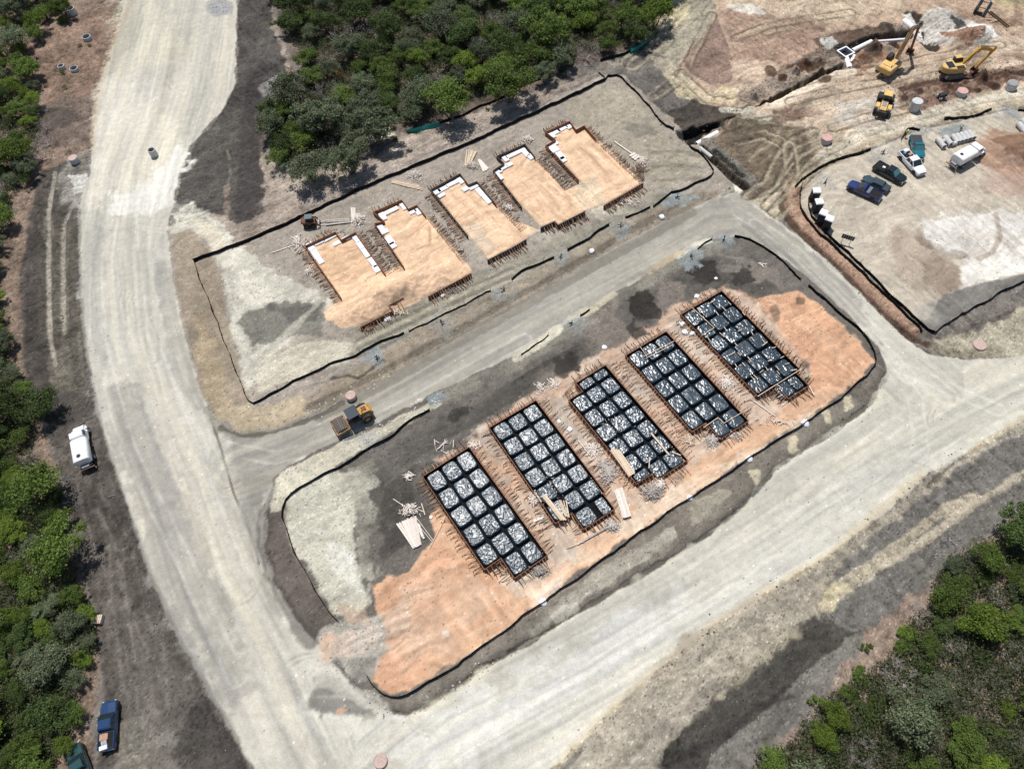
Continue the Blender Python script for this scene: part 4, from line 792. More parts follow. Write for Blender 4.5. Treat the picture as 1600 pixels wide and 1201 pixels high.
#          top-left, top-right, foot of right side, rows, left rows, left start, right rows, label
FORMS = [((660,744),(733,698),(850,871),6,5,0,6,"plastic-lined footing form with the brightest, whitest wrapped blocks, beside the big lumber stack", (0.36,0.15)),
         ((764,668),(837.5,625),(951,801),7,6,0,6.95,"plastic-lined footing form, second from the lumber stack, loose boards over its lower left corner", (0.35,0.165)),
         ((881,621),(946,570),(1067,723),6.5,5.5,0.6,6.5,"plastic-lined footing form in the middle of its row with a notch at both ends", (0.31,0.155)),
         ((977.5,555),(1041,517.5),(1170,657),6,5,0,6,"plastic-lined footing form with thin battens laid across both ends, fourth in its row", (0.28,0.085)),
         ((1064,491),(1128,454),(1252.5,575),6.9,6,0,6,"plastic-lined footing form strewn with short blocks of wood, nearest the round orange fill", (0.26,0.11))]
form_info = []
for fi, (tl, tr, br, rows, lrows, l0, rrows, label, (ro, bs)) in enumerate(FORMS):
    TOPZ = 1.0
    TLw, TRw, BRw = at(*tl, TOPZ), at(*tr, TOPZ), at(*br, TOPZ)
    if l0: TLw = TRw - WDIR*8.1
    W = (TRw-TLw).length if not l0 else 8.1; wd = (TRw-TLw).normalized(); wd.z = 0
    ld = Vector((wd.y, -wd.x, 0)); Lr = (BRw-TRw).dot(ld)
    if fi in (0, 1, 2, 3, 4): pass
    rh = Lr/rrows; Ltot = rh*rows if rows >= rrows else Lr
    org = Vector((TLw.x, TLw.y, 0.0)); ang = math.atan2(wd.y, wd.x)
    root = empty("footing_form", org, ang, label, "footing form", "black plastic lined footing forms in the lower row")
    def lp(u, v, z=0): return Vector((u, -v, z))       # local: u across, v down the length
    cw = W/3; e1 = rh*(l0); le = rh*(l0+lrows)
    if fi == 4:   # fifth form: the foot sticks out under the right two thirds
        loop = [(0,0),(W,0),(W,-rh*6),(W-0.9,-rh*6),(W-0.9,-rh*6.95),(cw*1.25,-rh*6.95),(cw*1.25,-rh*6),(0,-rh*6)]
    elif fi == 1:
        loop = [(0,0),(W,0),(W,-rh*6.0),(W-0.35,-rh*6.0),(W-0.35,-rh*6.95),(cw,-rh*6.95),(cw,-le),(0,-le)]
    elif l0:
        loop = [(cw*0.95,0),(W,0),(W,-Ltot),(cw*1.1,-Ltot),(cw*1.1,-le),(0,-le),(0,-e1),(cw*0.95,-e1)]
    else:
        loop = [(0,0),(W,0),(W,-Ltot),(cw*1.0,-Ltot),(cw*1.0,-le),(0,-le)]
    form_info.append((root, W, rh, loop, org, ang))
    loop3 = [(x, y, 0) for x, y in loop]
    nL = len(loop)
    edge_boards(root, loop3, 0.02, TOPZ, 0.09, MT['rust_board'])
    # liner: floor of plastic and skirts against the boards
    mb = MB(); ins = 0.06; xs = [p[0] for p in loop]; ys = [p[1] for p in loop]
    bm = bmesh.new(); vs = [bm.verts.new((x, y, 0.12)) for x, y in loop]; bm.faces.new(vs)
    up = [bm.verts.new((x, y, 0.95)) for x, y in loop]
    cx_, cy_ = sum(xs)/nL, sum(ys)/nL
    for i in range(nL):
        ox, oy = outward_of(loop3, i)
        a = loop[i]; b = loop[(i+1) % nL]
        q = [bm.verts.new((a[0]-ox*0.14, a[1]-oy*0.14, 0.12)), bm.verts.new((b[0]-ox*0.14, b[1]-oy*0.14, 0.12)), bm.verts.new((b[0]-ox*0.055, b[1]-oy*0.055, 0.80)), bm.verts.new((a[0]-ox*0.055, a[1]-oy*0.055, 0.80))]
        bm.faces.new(q)
    bmesh.ops.delete(bm, geom=[v for v in up], context='VERTS')
    me = bpy.data.meshes.new("trench_liner"); bm.to_mesh(me); bm.free(); me.materials.append(MT['liner']); link_mesh("trench_liner", me, root)
    pm = plastic("crinkled_black_plastic", ro, 0.0, seed=fi*3.1)
    # wrapped blocks
    for c in range(3):
        a0, a1 = (l0, l0+lrows) if c == 0 else (0.0, rows)
        cuts = [a0]
        if c and l0: cuts = [0.0, l0]
        while cuts[-1] + 0.99 < a1: cuts.append(cuts[-1]+1)
        if a1-cuts[-1] > 0.3: cuts.append(a1)
        if c == 0 and fi == 1: pass
        for k in range(len(cuts)-1):
            h0, h1 = cuts[k]*rh, cuts[k+1]*rh
            w_ = cw-0.24; l_ = h1-h0-0.24
            cx = (c+0.5)*cw+(0.12 if c == 0 else (-0.12 if c == 2 else 0)); cy = -(h0+h1)/2
            if fi == 4 and k == 6:
                if c == 0: continue
                if c == 2: cx -= 0.5; w_ -= 0.9
            if fi == 1 and k == 6 and c == 2: cx += 0.15; w_ -= 1.0
            if l_ < 0.7: l_ = 0.9
            w_ += random.uniform(-0.1, 0.1); l_ += random.uniform(-0.1, 0.1)
            me = pillow(w_, l_, 0.72, fi*100+c*10+k, bs*random.uniform(0.8, 1.2)); me.materials.append(pm); o = link_mesh("wrapped_block", me, root)
            o.location = (cx, cy, 0.14); o.rotation_euler = (random.uniform(-0.02, 0.02), random.uniform(-0.02, 0.02), random.uniform(-0.05, 0.05))
    # braces outside
    for i in range(nL):
        ow = outward_of(loop3, i); a = Vector(loop3[i]); b = Vector(loop3[(i+1) % nL])
        L = (b-a).length
        if L < 1.0: continue
        braces(root, a, b, ow, 0.58 if L > 6 else 0.55, 0.06, zb=0.2)

# ------------------------------------------------------------ upper row: sand-filled forms
def polyline_form(label, runs, brace_runs, foams, fi, inset=0.0):
    c = gat(*runs[0][0]); c.z = 0.25
    root = empty("sand_filled_form", c, 0, label, "footing form", "sand filled footing forms in the upper row")
    top = 1.2; ztop = 1.2-0.25
    for run in runs:
        P = [at(x, y, top)-c for x, y in run]
        lo = [(p.x, p.y, 0) for p in P]
        edge_boards(root, lo, -0.2, ztop, 0.10, MT['dark_board'] if fi in (2, 3) else MT['rust_board'], closed=False)
    for (p, q, side) in brace_runs:
        a = at(*p, top)-c; b = at(*q, top)-c; a.z = b.z = 0
        d = (b-a).normalized(); ow = (d.y*side, -d.x*side)
        braces(root, a, b, ow, 0.46, 0.04, zb=0.05)
    for (x, y, l, w) in foams:
        p = at(x, y, 0.60)-c
        mb = MB(); mb.box((0, 0, 0), (l, w, 0.30), bev=0.05)
        o = mb.build("foam_block", MT['foam'], root); o.location = (p.x, p.y, 0.28); o.rotation_euler = (0, 0, random.uniform(-0.06, 0.06)+(WA if l >= w else WA))
    return root
U = [
 ("sand filled form nearest the small brown loader, white foam blocks along three sides",
  [[(532,464),(476,384),(524,362),(533,374.5),(555,362.5),(601,427)],[(563,510.5),(614,485)],[(607,477),(630,465)],[(614,485),(607,477)]],
  [((476,384),(532,464),1),((555,362.5),(601,427),-1),((563,510.5),(614,485),1),((607,477),(630,465),1),((476,384),(524,362),-1)],
  [(485,385,1.2,1.9),(493,397,1.1,2.2),(500,407,1.0,1.6),(499,378,2.0,0.9),(515,371,2.4,0.9),(541,372,1.6,0.8),(556,372,1.0,2.4),(563,383,1.0,1.8),(571,395,0.9,2.2),(583,410,1.0,2.4),(588,420,1.0,1.6),(526,380,1.4,0.8)]),
 ("sand filled form with curved rake marks, second from the left in the upper row",
  [[(631,417),(585,349),(600,345),(583,331),(627.5,312),(638,326),(651,320),(665,337)],[(669,463),(736,427)]],
  [((585,349),(631,417),1),((665,337),(700,380),-1),((700,380),(722,410),-1),((669,463),(736,427),1),((583,331),(627.5,312),-1)],
  [(598,338,1.0,1.9),(611,329,2.8,0.9),(630,322,0.9,1.9),(653,330,1.0,1.8),(645,331,1.4,0.8),(594,354,1.0,1.9),(600,362,1.6,1.0),(608,376,1.5,2.2),(614,383,1.0,1.4)]),
 ("sand filled form in the middle of the upper row with dark stepped top end",
  [[(731,368),(673,296),(718.7,271),(732,288.5),(745,283),(775,319)],[(762,406),(800,387)],[(800,387),(822,374)]],
  [((673,296),(731,368),1),((775,319),(812,357),-1),((745,283),(775,319),-1),((762,406),(822,374),1),((673,296),(718.7,271),-1)],
  [(683,299,1.4,1.2),(692,295,2.0,0.9),(706,287,2.4,0.9),(719,282,0.9,1.8),(727,295,1.2,1.0),(740,292,1.8,0.9),(750,300,1.0,2.2),(760,311,0.9,2.4),(690,305,1.4,0.8)]),
 ("sand filled form with a small notch at its lower left, fourth in row",
  [[(815,323),(770.5,266),(787.6,254.7),(776,244),(820,224.7),(836,245)],[(845,355.5),(867,345.7),(872,351.4),(914,330)]],
  [((770.5,266),(815,323),1),((836,245),(882,292),-1),((845,355.5),(867,345.7),1),((872,351.4),(914,330),1),((776,244),(820,224.7),-1)],
  [(778,268,1.6,1.0),(786,262,2.0,0.9),(780,276,1.0,1.8),(790,248,1.0,1.4),(798,243,2.0,0.9),(813,236,2.2,0.9),(822,240,1.0,1.6),(829,245,1.0,1.4),(796,257,1.2,0.9)]),
 ("sand filled form at the right end of the upper row, the largest of them",
  [[(904,281),(852.6,227),(868,218),(852,206),(890,189),(900,202.5),(912.7,196),(930.6,215.7)],[(943.6,321),(1005,285.6)]],
  [((852.6,227),(904,281),1),((912.7,196),(930.6,215.7),-1),((930.6,215.7),(1000,282),-1),((943.6,321),(1005,285.6),1),((852,206),(890,189),-1)],
  [(862,211,1.0,1.8),(870,206,1.6,0.9),(879,201,2.2,0.9),(889,197,1.2,1.4),(864,226,2.2,0.9),(866,233,1.6,1.6),(876,243,1.2,2.2),(880,249,1.0,1.4)])]
for i, u in enumerate(U): polyline_form(u[0], u[1], u[2], u[3], i)

# ------------------------------------------------------------ silt fences
def silt_fence(p, label, h=0.75, w=0.0, lean=0.0, group="black silt fences round the lots", posts=True):
    P = []
    for x, y in p: P.append(gat(x, y))
    # resample
    Q = []
    for a, b in zip(P[:-1], P[1:]):
        n = max(1, int((b-a).length/0.8))
        for k in range(n): Q.append(a+(b-a)*k/n)
    Q.append(P[-1]); root = empty("silt_fence", Q[0], 0, label, "silt fence", group); o0 = Q[0].copy()
    vs = []; fs = []; posts_ = []
    off = 0
    for i, q in enumerate(Q):
        d = (Q[min(i+1, len(Q)-1)]-Q[max(i-1, 0)]); d.z = 0; d.normalize(); n = Vector((-d.y, d.x, 0))
        zz = ground_z(q.x, q.y); s = 0.10*math.sin(i*0.9)+random.uniform(-0.05, 0.05)
        hh = 0.66*h*random.uniform(0.88, 1.05)
        b0 = q + n*s*0.5 - o0; b0.z = zz-0.15-o0.z; t0 = q + n*(s+lean+random.uniform(-0.06, 0.06)) - o0; t0.z = zz+hh-o0.z
        for k in (-0.02, 0.02): vs += [b0+n*k, t0+n*k]
        if i:
            a = (i-1)*4; c = i*4
            fs += [(a, c, c+1, a+1), (a+3, c+3, c+2, a+2), (a+1, c+1, c+3, a+3)]
        if i % 3 == 0: posts_.append((b0+n*0.05, t0+n*0.06+Vector((0, 0, 0.12))))
    MB().add(vs, fs).build("fabric", MT['silt'], root)
    for k, (a, b) in enumerate(posts_[:95] if posts else []):
        if k == 0: pm = MB().bar((0,0,0), (0,0,1.05), 0.05, 0.05).mesh("post", MT['stake'])
        link_mesh("post", pm, root, a)
    return root
silt_fence([(305,411),(335,399),(365,388),(400,372),(435,358),(470,343),(515,321),(560,300),(605,281),(650,262),(695,243),(740,225),(790,201),(840,178),(900,150),(945,128)], "long straight black silt fence behind the upper row of sand filled forms", 1.15)
silt_fence([(945,128),(950,122),(963,120),(972,125),(985,140),(1000,153),(1010,165),(1020,178),(1030,190),(1040,200),(1052,206)], "curving black silt fence from the wood corner down to the open trench", 0.85)
silt_fence([(305,411),(309,425),(315,440),(323,460),(332,480),(341,505),(350,530),(360,555),(370,580),(377,600),(385,617),(390,627),(398,632),(415,625),(437,612),(460,598),(490,585),(515,571),(532,566),(550,562),(570,549),(597,536),(632,522)], "black silt fence round the left corner of the upper lot", 0.8)
silt_fence([(640,520),(675,503),(712,485),(740,470),(767,457)], "thin sagging silt fence below the second sand filled form", 0.5)
silt_fence([(800,440),(808,432),(815,427),(840,415),(866,406)], "short black silt fence piece left of the rock patch in mid road margin", 0.8)
silt_fence([(887,394),(905,384),(920,374),(935,363),(952,354)], "short straight black silt fence piece in the middle of the road margin", 0.9)
silt_fence([(977,343),(996,336),(1015,325)], "shortest black silt fence piece, above the road margin", 0.7)
silt_fence([(1020,325),(1030,319),(1040,310),(1048,304),(1060,301),(1075,296),(1085,290),(1100,284),(1110,278),(1113,271),(1108,262),(1100,250),(1090,241),(1078,235),(1071,222),(1068,212)], "black silt fence rounding the right corner of the upper lot by the trench", 0.85)
silt_fence([(672,642),(655,650),(640,660),(617,680),(600,690),(590,695),(560,714),(530,732),(508,743),(487,754),(470,763),(457,772),(449,782),(445,795),(444,810),(448,826),(455,845),(463,864),(472,882),(481,899),(493,920),(505,939),(513,953),(520,962),(529,971)], "black silt fence curling round the pale left end of the lower lot", 0.85)
silt_fence([(575,1057),(579,1065),(585,1072),(592,1079),(600,1084),(612,1087),(625,1087),(637,1085),(653,1077),(670,1067),(705,1045),(725,1031),(745,1017),(775,992),(800,979),(825,956),(850,940),(875,922),(907,900),(940,875),(975,851),(1000,832),(1025,815),(1050,797),(1075,780),(1100,765),(1125,748),(1150,731),(1175,714),(1200,697),(1225,683),(1250,666),(1275,650),(1292,638),(1310,625),(1325,613),(1340,599),(1352,588),(1360,577),(1365,571),(1367,565),(1365,552),(1357,538),(1347,525),(1337,514),(1325,505),(1313,494),(1300,484),(1280,465),(1262,449)], "longest black silt fence, along the lower edge of the orange lot", 0.9)
silt_fence([(1250,440),(1238,428),(1225,415),(1212,403),(1200,392),(1185,383),(1170,376),(1158,372),(1147,371)], "black silt fence along the dark upper right bend of the lower lot", 0.75)
silt_fence([(1090,391),(1102,382),(1112,375)], "tiny black silt fence scrap by the pale heap above the lower lot", 0.6)
silt_fence([(907,496),(915,490),(922,486)], "tiny black silt fence scrap beside the rock patch at the road's lower edge", 0.6)
silt_fence([(815,557),(826,549),(840,539),(857,524)], "low black silt fence piece along a pale berm in the lower lot", 0.5)
silt_fence([(1252,290),(1249,302),(1250,315),(1250,327),(1254,338),(1260,347),(1270,359),(1282,370),(1300,387),(1320,405),(1340,424),(1362,445),(1380,462),(1400,480),(1413,493),(1425,505),(1440,520)], "outer of the two parallel black silt fences beside the storage yard", 1.0)
silt_fence([(1268,300),(1262,310),(1262,322),(1267,340),(1275,350),(1285,360),(1297,373),(1310,385),(1330,403),(1350,422),(1368,440),(1387,460),(1406,478),(1425,495),(1438,505),(1450,515),(1460,521)], "inner of the two parallel black silt fences, nearest the portable toilets", 1.0)
silt_fence([(1460,521),(1475,510),(1487,501),(1500,492),(1515,485),(1532,477),(1545,468),(1557,460),(1568,455),(1580,450),(1600,440),(1630,428)], "black silt fence along the lower edge of the storage yard", 0.85)
silt_fence([(1242,297),(1254,283),(1267,272),(1287,262),(1298,255),(1310,250),(1325,247),(1340,244),(1350,240),(1360,235)], "crumpled black silt fence at the upper left of the storage yard", 0.9, lean=0.25)
silt_fence([(1408,222),(1413,215),(1418,204),(1424,202),(1436,206)], "small black silt fence tangle behind the teal pickup", 0.7, lean=0.2)
silt_fence([(1475,188),(1490,188),(1512,186),(1530,182),(1550,174)], "half fallen black silt fence above the concrete pipes", 0.8, lean=0.35)
silt_fence([(1590,174),(1610,174),(1640,172)], "black silt fence end at the right picture edge", 0.7)
silt_fence([(565,203),(572,200),(590,198),(610,197),(613,205)], "short silt fence under the trees above the pale patch", 0.8)
silt_fence([(687,195),(705,188),(725,181),(735,175),(745,170),(765,162),(785,154),(800,148),(815,136),(830,130),(845,125)], "black silt fence along the front of the top wood", 0.8)
silt_fence([(935,115),(940,120),(944,124)], "tiny silt fence stub joining the wood corner", 0.6)
silt_fence([(938,97),(950,95),(960,92),(973,86),(987,80),(1000,75)], "black silt fence at the right corner of the top wood", 1.0)

# ------------------------------------------------------------ lumber and scrap
def board_mesh(L, w, t, m): return MB().box((0, 0, 0), (L, w, t)).mesh("board", MT[m])
_bm = {}
def board(p, q, z, label, group, w=0.2, m='lumber', t=0.05, cat="board"):
    a = at(*p, z); b = at(*q, z); L = (b-a).length; w = w*0.78; key = (round(L, 1), w, m, t)
    if key not in _bm: _bm[key] = board_mesh(key[0], w, t, m)
    o = link_mesh("board", _bm[key], None, (a+b)/2, math.atan2((b-a).y, (b-a).x)); return tag(o, label, cat, group)
def stack(p0, p1, q0, q1, n, base, label, group, w=0.2, m='lumber', layers=1, jit=2.0, seed=1):
    "boards whose starts run p0..p1 and ends q0..q1"
    r = random.Random(seed)
    for l in range(layers):
        for k in range(n):
            t = k/max(1, n-1); j = lambda: r.uniform(-jit, jit)
            jit = jit*1.0; board((p0[0]+(p1[0]-p0[0])*t+j(), p0[1]+(p1[1]-p0[1])*t+j()), (q0[0]+(q1[0]-q0[0])*t+j()*0.6, q0[1]+(q1[1]-q0[1])*t+j()*0.6), base+0.03+l*0.075+0.056*(k % 2), label, group, w, m, 0.05)
def scrap(x, y, rx_, ry_, n, label, m='grey_wood', L=(0.4, 1.3), z=None, up=0.25, seed=3, name="scrap_wood_heap"):
    "countless offcuts thrown on one spot"
    r = random.Random(seed+int(x)); c = gat(x, y); 
    if z is not None: c.z = z
    a = at(x+rx_, y)-at(x, y); b = at(x, y+ry_)-at(x, y); mb = MB()
    for k in range(n):
        rr = min(1.25, abs(r.gauss(0, 0.6))); th = r.uniform(0, 6.28); p = Vector((a.x*rr*math.cos(th)+b.x*rr*math.sin(th), a.y*rr*math.cos(th)+b.y*rr*math.sin(th), 0))
        l = r.uniform(*L)*0.5*(1.15-0.6*rr); an = r.uniform(0, 3.14); tl = r.uniform(-0.35, 0.35)*up*2; zz = 0.04+(1-rr)*up*r.random()*1.4
        d = Vector((math.cos(an)*math.cos(tl), math.sin(an)*math.cos(tl), math.sin(tl)))*l
        mb.bar(p-d+Vector((0,0,zz+0.05)), p+d+Vector((0,0,zz+0.05)), r.choice((0.04, 0.06, 0.10)), 0.04)
    o = mb.build(name, MT[m], None, c); return tag(o, label, "scrap wood", None, 'stuff')
G0 = 0.33
stack((621,818),(648,806),(646,856),(657,851),9, G0, "pale plank of the big white lumber stack left of the first plastic form", "planks of the big lumber stack", 0.28, 'pale_lumber', 4, 1.3, 2)
stack((646,808),(654,820),(654,828),(662,841),5, G0, "short pale offcut plank beside the big white lumber stack", "short planks beside the big lumber stack", 0.28, 'pale_lumber', 3, 1.2, 3)
board((651,809),(677,844), 0.5, "long thin pole leaning right of the big lumber stack", None, 0.1, 'pale_lumber')
board((647,812),(675,846), 0.42, "thin pole just inside the outer pole by the big lumber stack", None, 0.1, 'pale_lumber')
board((694,812),(671,857), 0.4, "long lath lying on the edge of the orange sand near the lumber stack", None, 0.12, 'lumber')
board((614,779),(637,794), 0.4, "single lath pointing up left from the big lumber stack", None, 0.12, 'pale_lumber')
board((658.5,786),(664,804), 0.4, "short upright board between the lumber stack and the first plastic form", None, 0.18, 'lumber')
scrap(642,799,14,10,150,"white offcuts heaped above the big lumber stack",'pale_lumber',(0.4,1.6),0.4,0.7)
stack((961,766),(971,762),(974,809),(985,806),8, G0, "bright plank of the neat lumber stack between the second and third plastic forms", "planks of the neat lumber stack", 0.25, 'pale_lumber', 4, 1.0, 4)
board((957.5,767),(973,812),0.4,"single thin plank left of the neat lumber stack", None, 0.12, 'lumber')
scrap(950,740,14,17,260,"grey offcuts in a strip above the neat lumber stack",'grey_wood',(0.7,1.7),0.35,0.3)
scrap(943,727,9,6,60,"small heap of grey laths beside the second plastic form",'grey_wood',(0.9,1.9),0.35,0.2)
scrap(1018,770,16,12,330,"tangled heap of grey scrap wood below the third plastic form",'grey_wood',(0.5,1.8),0.35,0.5)
scrap(1030,757,9,7,120,"pinkish scrap wood against the foot of the third plastic form",'pale_lumber',(0.5,1.5),0.35,0.4)
stack((847,775),(852,772),(876,812),(884,812),5, 0.95, "long pale plank laid over the lower left corner of the second plastic form", "long planks over the corner of the second form", 0.24, 'lumber', 2, 1.0, 6)
stack((871,783),(884,780),(883,806),(889,808),5, 0.95, "short pale plank fanned out over the second plastic form", "short planks fanned over the second form", 0.18, 'lumber', 1, 1.4, 7)
stack((955,702),(965,702),(984,744),(992,738),7, 0.95, "long yellow plank laid over the lower left corner of the third plastic form", "long planks over the third form", 0.22, 'lumber', 2, 1.5, 8)
board((1017,676),(1046,711),1.02,"single thick plank on the right side of the third plastic form", None, 0.3, 'lumber', 0.09)
board((1015,714),(1014,731),1.0,"short slim board upright on a lower block of the third plastic form", None, 0.14, 'lumber')
board((1050,706),(1064,711),1.05,"pale board end by the right foot of the third plastic form", None, 0.2, 'lumber')
for p, q, l in (((1007,556),(1053,533),"upper of two battens laid across the top of the fourth plastic form"),((1010,559),(1050,539),"lower of two battens laid across the top of the fourth plastic form"),
                ((1000,541),(1012,559),"short batten joining the crossed battens of the fourth plastic form"),((1099,668),(1122,652),"batten across the notch of the fourth plastic form"),((1122,652),(1131,661),"short angled batten near the foot of the fourth plastic form"),((1131,661),(1163,642),"batten across the right foot of the fourth plastic form")):
    board(p, q, 1.06, l, None, 0.1, 'lumber')
for p, q, l in (((1082,481),(1116,512),"long batten lengthwise over the top of the fifth plastic form"),((1096,524),(1116,512),"short crosswise batten over the fifth plastic form"),((1184,619),(1252,576),"long board across the foot of the fifth plastic form")):
    board(p, q, 1.07, l, None, 0.12, 'lumber')
# short blocks strewn on the fifth form
rr_ = random.Random(11)
for x, y in ((1112,472),(1131,482),(1140,474),(1121,490),(1092,485),(1087,507),(1107,529),(1128,523),(1133,513),(1156,516),(1165,504),(1150,538),(1175,520),(1176,530),(1193,533),(1195,537),(1155,553),(1171,561),(1143,553),(1150,571),(1162,569),(1203,563),(1198,576),(1209,543),(1215,575),(1216,582),(1222,558),(1230,568),(1240,578),(1185,600),(1217,603),(1218,619),(1238,600),(1180,588),(1176,590),(1190,580),(1145,490),(1162,490),(1100,497),(1187,608)):
    L = 7 if rr_.random() < 0.8 else 10; an = rr_.choice((0.95, -0.45))+rr_.uniform(-0.25, 0.25)
    board((x-L/2*math.cos(an), y-L/2*math.sin(an)), (x+L/2*math.cos(an), y+L/2*math.sin(an)), 1.03, "short pale wood block lying on the fifth plastic form", "short blocks on the fifth form", 0.13, 'lumber', 0.09, "wood block")
board((1222,634),(1236,622),0.4,"board end in the dirt below the fifth plastic form",None,0.14,'lumber')
board((1264,602),(1272,617),0.5,"bright short board right of the fifth plastic form's foot",None,0.16,'pale_lumber')
board((1200,643),(1212,650),0.4,"short pale board below the gap between the last two plastic forms",None,0.16,'pale_lumber')
board((1172,622),(1200,642),0.4,"long pale board in the gap between the last two plastic forms",None,0.2,'pale_lumber')
board((1048,660),(1080,690),0.4,"long dark edged board right of the third plastic form",None,0.12,'grey_wood')
board((1060,652),(1082,683),0.4,"long pale board between the third and fourth plastic forms",None,0.1,'lumber')
board((903,687),(922,711),0.45,"long white board in the gap between second and third plastic forms",None,0.14,'pale_lumber')
board((902,850),(962,817),0.5,"outer long board below the foot of the second plastic form",None,0.14,'pale_lumber')
board((905,846),(958,818),0.6,"inner long board below the foot of the second plastic form",None,0.16,'grey_wood')
board((885,856),(913,846),0.4,"thin lath lying at the left foot of the second plastic form",None,0.1,'lumber')
scrap(835,780,9,10,110,"white offcuts between the first and second plastic forms",'pale_lumber',(0.6,1.5),0.35,0.2)
stack((834,814),(838,812),(848,808),(850,805),3,G0,"small pale sheet offcut between the first and second plastic forms","sheet offcuts between the first two forms",0.5,'pale_lumber',1,0.8,9)
scrap(842,893,14,9,220,"scrap wood heap at the right foot of the first plastic form",'grey_wood',(0.4,1.3),0.3,0.4)
scrap(955,822,12,9,150,"scrap wood heap at the right foot of the second plastic form",'grey_wood',(0.4,1.3),0.3,0.4)
scrap(1112,690,12,12,240,"scrap wood heap left of the foot of the fourth plastic form",'grey_wood',(0.4,1.4),0.3,0.4)
scrap(1145,682,18,7,120,"scatter of offcuts along the foot of the fourth plastic form",'grey_wood',(0.3,1.0),0.3,0.2)
scrap(925,703,14,10,70,"loose laths in the gap between the second and third plastic forms",'pale_lumber',(0.6,2.2),0.35,0.2)
scrap(1135,600,14,12,60,"loose laths in the gap between the last two plastic forms",'pale_lumber',(0.6,2.4),0.35,0.2)
scrap(1075,690,12,12,40,"loose laths right of the third plastic form",'lumber',(0.6,2.0),0.35,0.2)
scrap(845,608,12,12,40,"offcuts scattered above the second and third plastic forms",'pale_lumber',(0.5,1.4),0.3,0.2)
scrap(865,600,10,8,40,"pale offcuts near the corner of the third plastic form",'pale_lumber',(0.5,1.4),0.3,0.2)
scrap(860,760,16,40,60,"thin litter of splinters between the first two plastic forms",'grey_wood',(0.3,0.8),0.3,0.1)
scrap(640,745,10,5,18,"handful of white laths left of the first plastic form",'pale_lumber',(0.8,1.8),0.35,0.1)
scrap(690,697,22,10,12,"white laths scattered above the first plastic form",'pale_lumber',(0.8,2.2),0.35,0.1)
scrap(742,697,12,4,14,"white laths by the top corner of the first plastic form",'pale_lumber',(0.8,2.0),0.35,0.1)
scrap(960,665,45,40,70,"splinters strewn between the middle plastic forms",'grey_wood',(0.3,0.9),0.3,0.1)
scrap(1215,660,40,10,40,"splinters strewn on the sand below the fifth plastic form",'grey_wood',(0.3,0.9),0.3,0.1)
# upper lot timber
stack((509,345),(510,350),(545,343),(546,347),5,G0,"weathered grey plank of the low stack beside the small brown loader","planks of the low stack by the small loader",0.24,'grey_wood',3,2.0,10)
stack((549,324),(554,324),(550,344),(555,344),3,G0,"upright pale sheet right of the weathered plank stack","pale sheets by the weathered stack",0.3,'pale_lumber',1,0.8,11)
scrap(562,346,10,9,200,"white offcuts piled right of the weathered plank stack",'pale_lumber',(0.5,1.5),0.35,0.6)
scrap(470,385,16,14,50,"crossed laths left of the first sand filled form",'pale_lumber',(1.2,3.6),0.35,0.4)
board((424,395),(462,382),0.4,"long pale board pointing left from the first sand filled form",None,0.16,'pale_lumber')
stack((462,369),(467,368),(461,380),(466,380),3,G0,"small pale sheet left of the first sand filled form","small sheets left of the first sand form",0.35,'pale_lumber',1,0.6,12)
scrap(484,428,8,9,60,"white litter heap beside the left side of the first sand filled form",'pale_lumber',(0.4,1.1),0.35,0.4)
stack((612,285),(615,282),(660,296),(655,289),6,G0,"tan plank of the fanned stack above the second sand filled form","planks fanned above the second sand form",0.2,'lumber',2,1.5,13)
scrap(648,277,13,8,240,"bright scrap wood heap above the second sand filled form",'pale_lumber',(0.4,1.4),0.35,0.5)
stack((731,234),(745,236),(727,259),(734,259),6,G0,"leaning tan plank of the fan above the third sand filled form","planks fanned above the third sand form",0.22,'lumber',2,1.6,14)
scrap(740,262,12,6,70,"grey offcuts under the plank fan above the third sand filled form",'grey_wood',(0.6,1.8),0.35,0.3)
stack((747,250),(752,252),(756,268),(763,264),3,G0,"white sheet offcut right of the plank fan","white sheets right of the plank fan",0.5,'pale_lumber',1,1.0,15)
board((960,221),(987,240),0.42,"single thick plank right of the last sand filled form",None,0.28,'pale_lumber',0.1)
stack((984,244),(991,249),(992,239),(999,244),3,G0,"square plywood sheet right of the last sand filled form","plywood sheets right of the last sand form",0.55,'pale_lumber',2,0.5,16)
scrap(1003,255,9,9,120,"white offcuts below the plywood square",'pale_lumber',(0.5,1.5),0.35,0.4)
scrap(824,221,10,6,110,"pale offcuts in the gap above the fourth sand filled form",'pale_lumber',(0.5,1.4),0.35,0.4)
scrap(795,327,10,5,60,"pale offcuts between the third and fourth sand filled forms",'pale_lumber',(0.5,1.4),0.35,0.3)
scrap(1000,268,12,14,120,"brown offcuts along the right side of the last sand filled form",'brace',(0.4,1.2),0.3,0.3)
scrap(620,490,22,8,70,"salmon and grey offcuts below the first sand filled form",'lumber',(0.4,1.2),0.3,0.3)
scrap(695,455,25,8,60,"offcuts below the second sand filled form",'grey_wood',(0.4,1.2),0.3,0.3)
scrap(575,515,14,6,60,"dark splintered wood at the left foot of the first sand filled form",'brace',(0.4,1.4),0.3,0.3)
scrap(980,318,24,8,60,"litter along the foot of the last sand filled form",'pale_lumber',(0.3,0.9),0.3,0.2)
scrap(520,370,26,10,60,"splinters above the first sand filled form",'brace',(0.3,0.8),0.3,0.1)
scrap(1190,415,6,4,6,"white sticks in the dark soil above the fifth plastic form",'pale_lumber',(0.6,1.4),0.35,0.1)
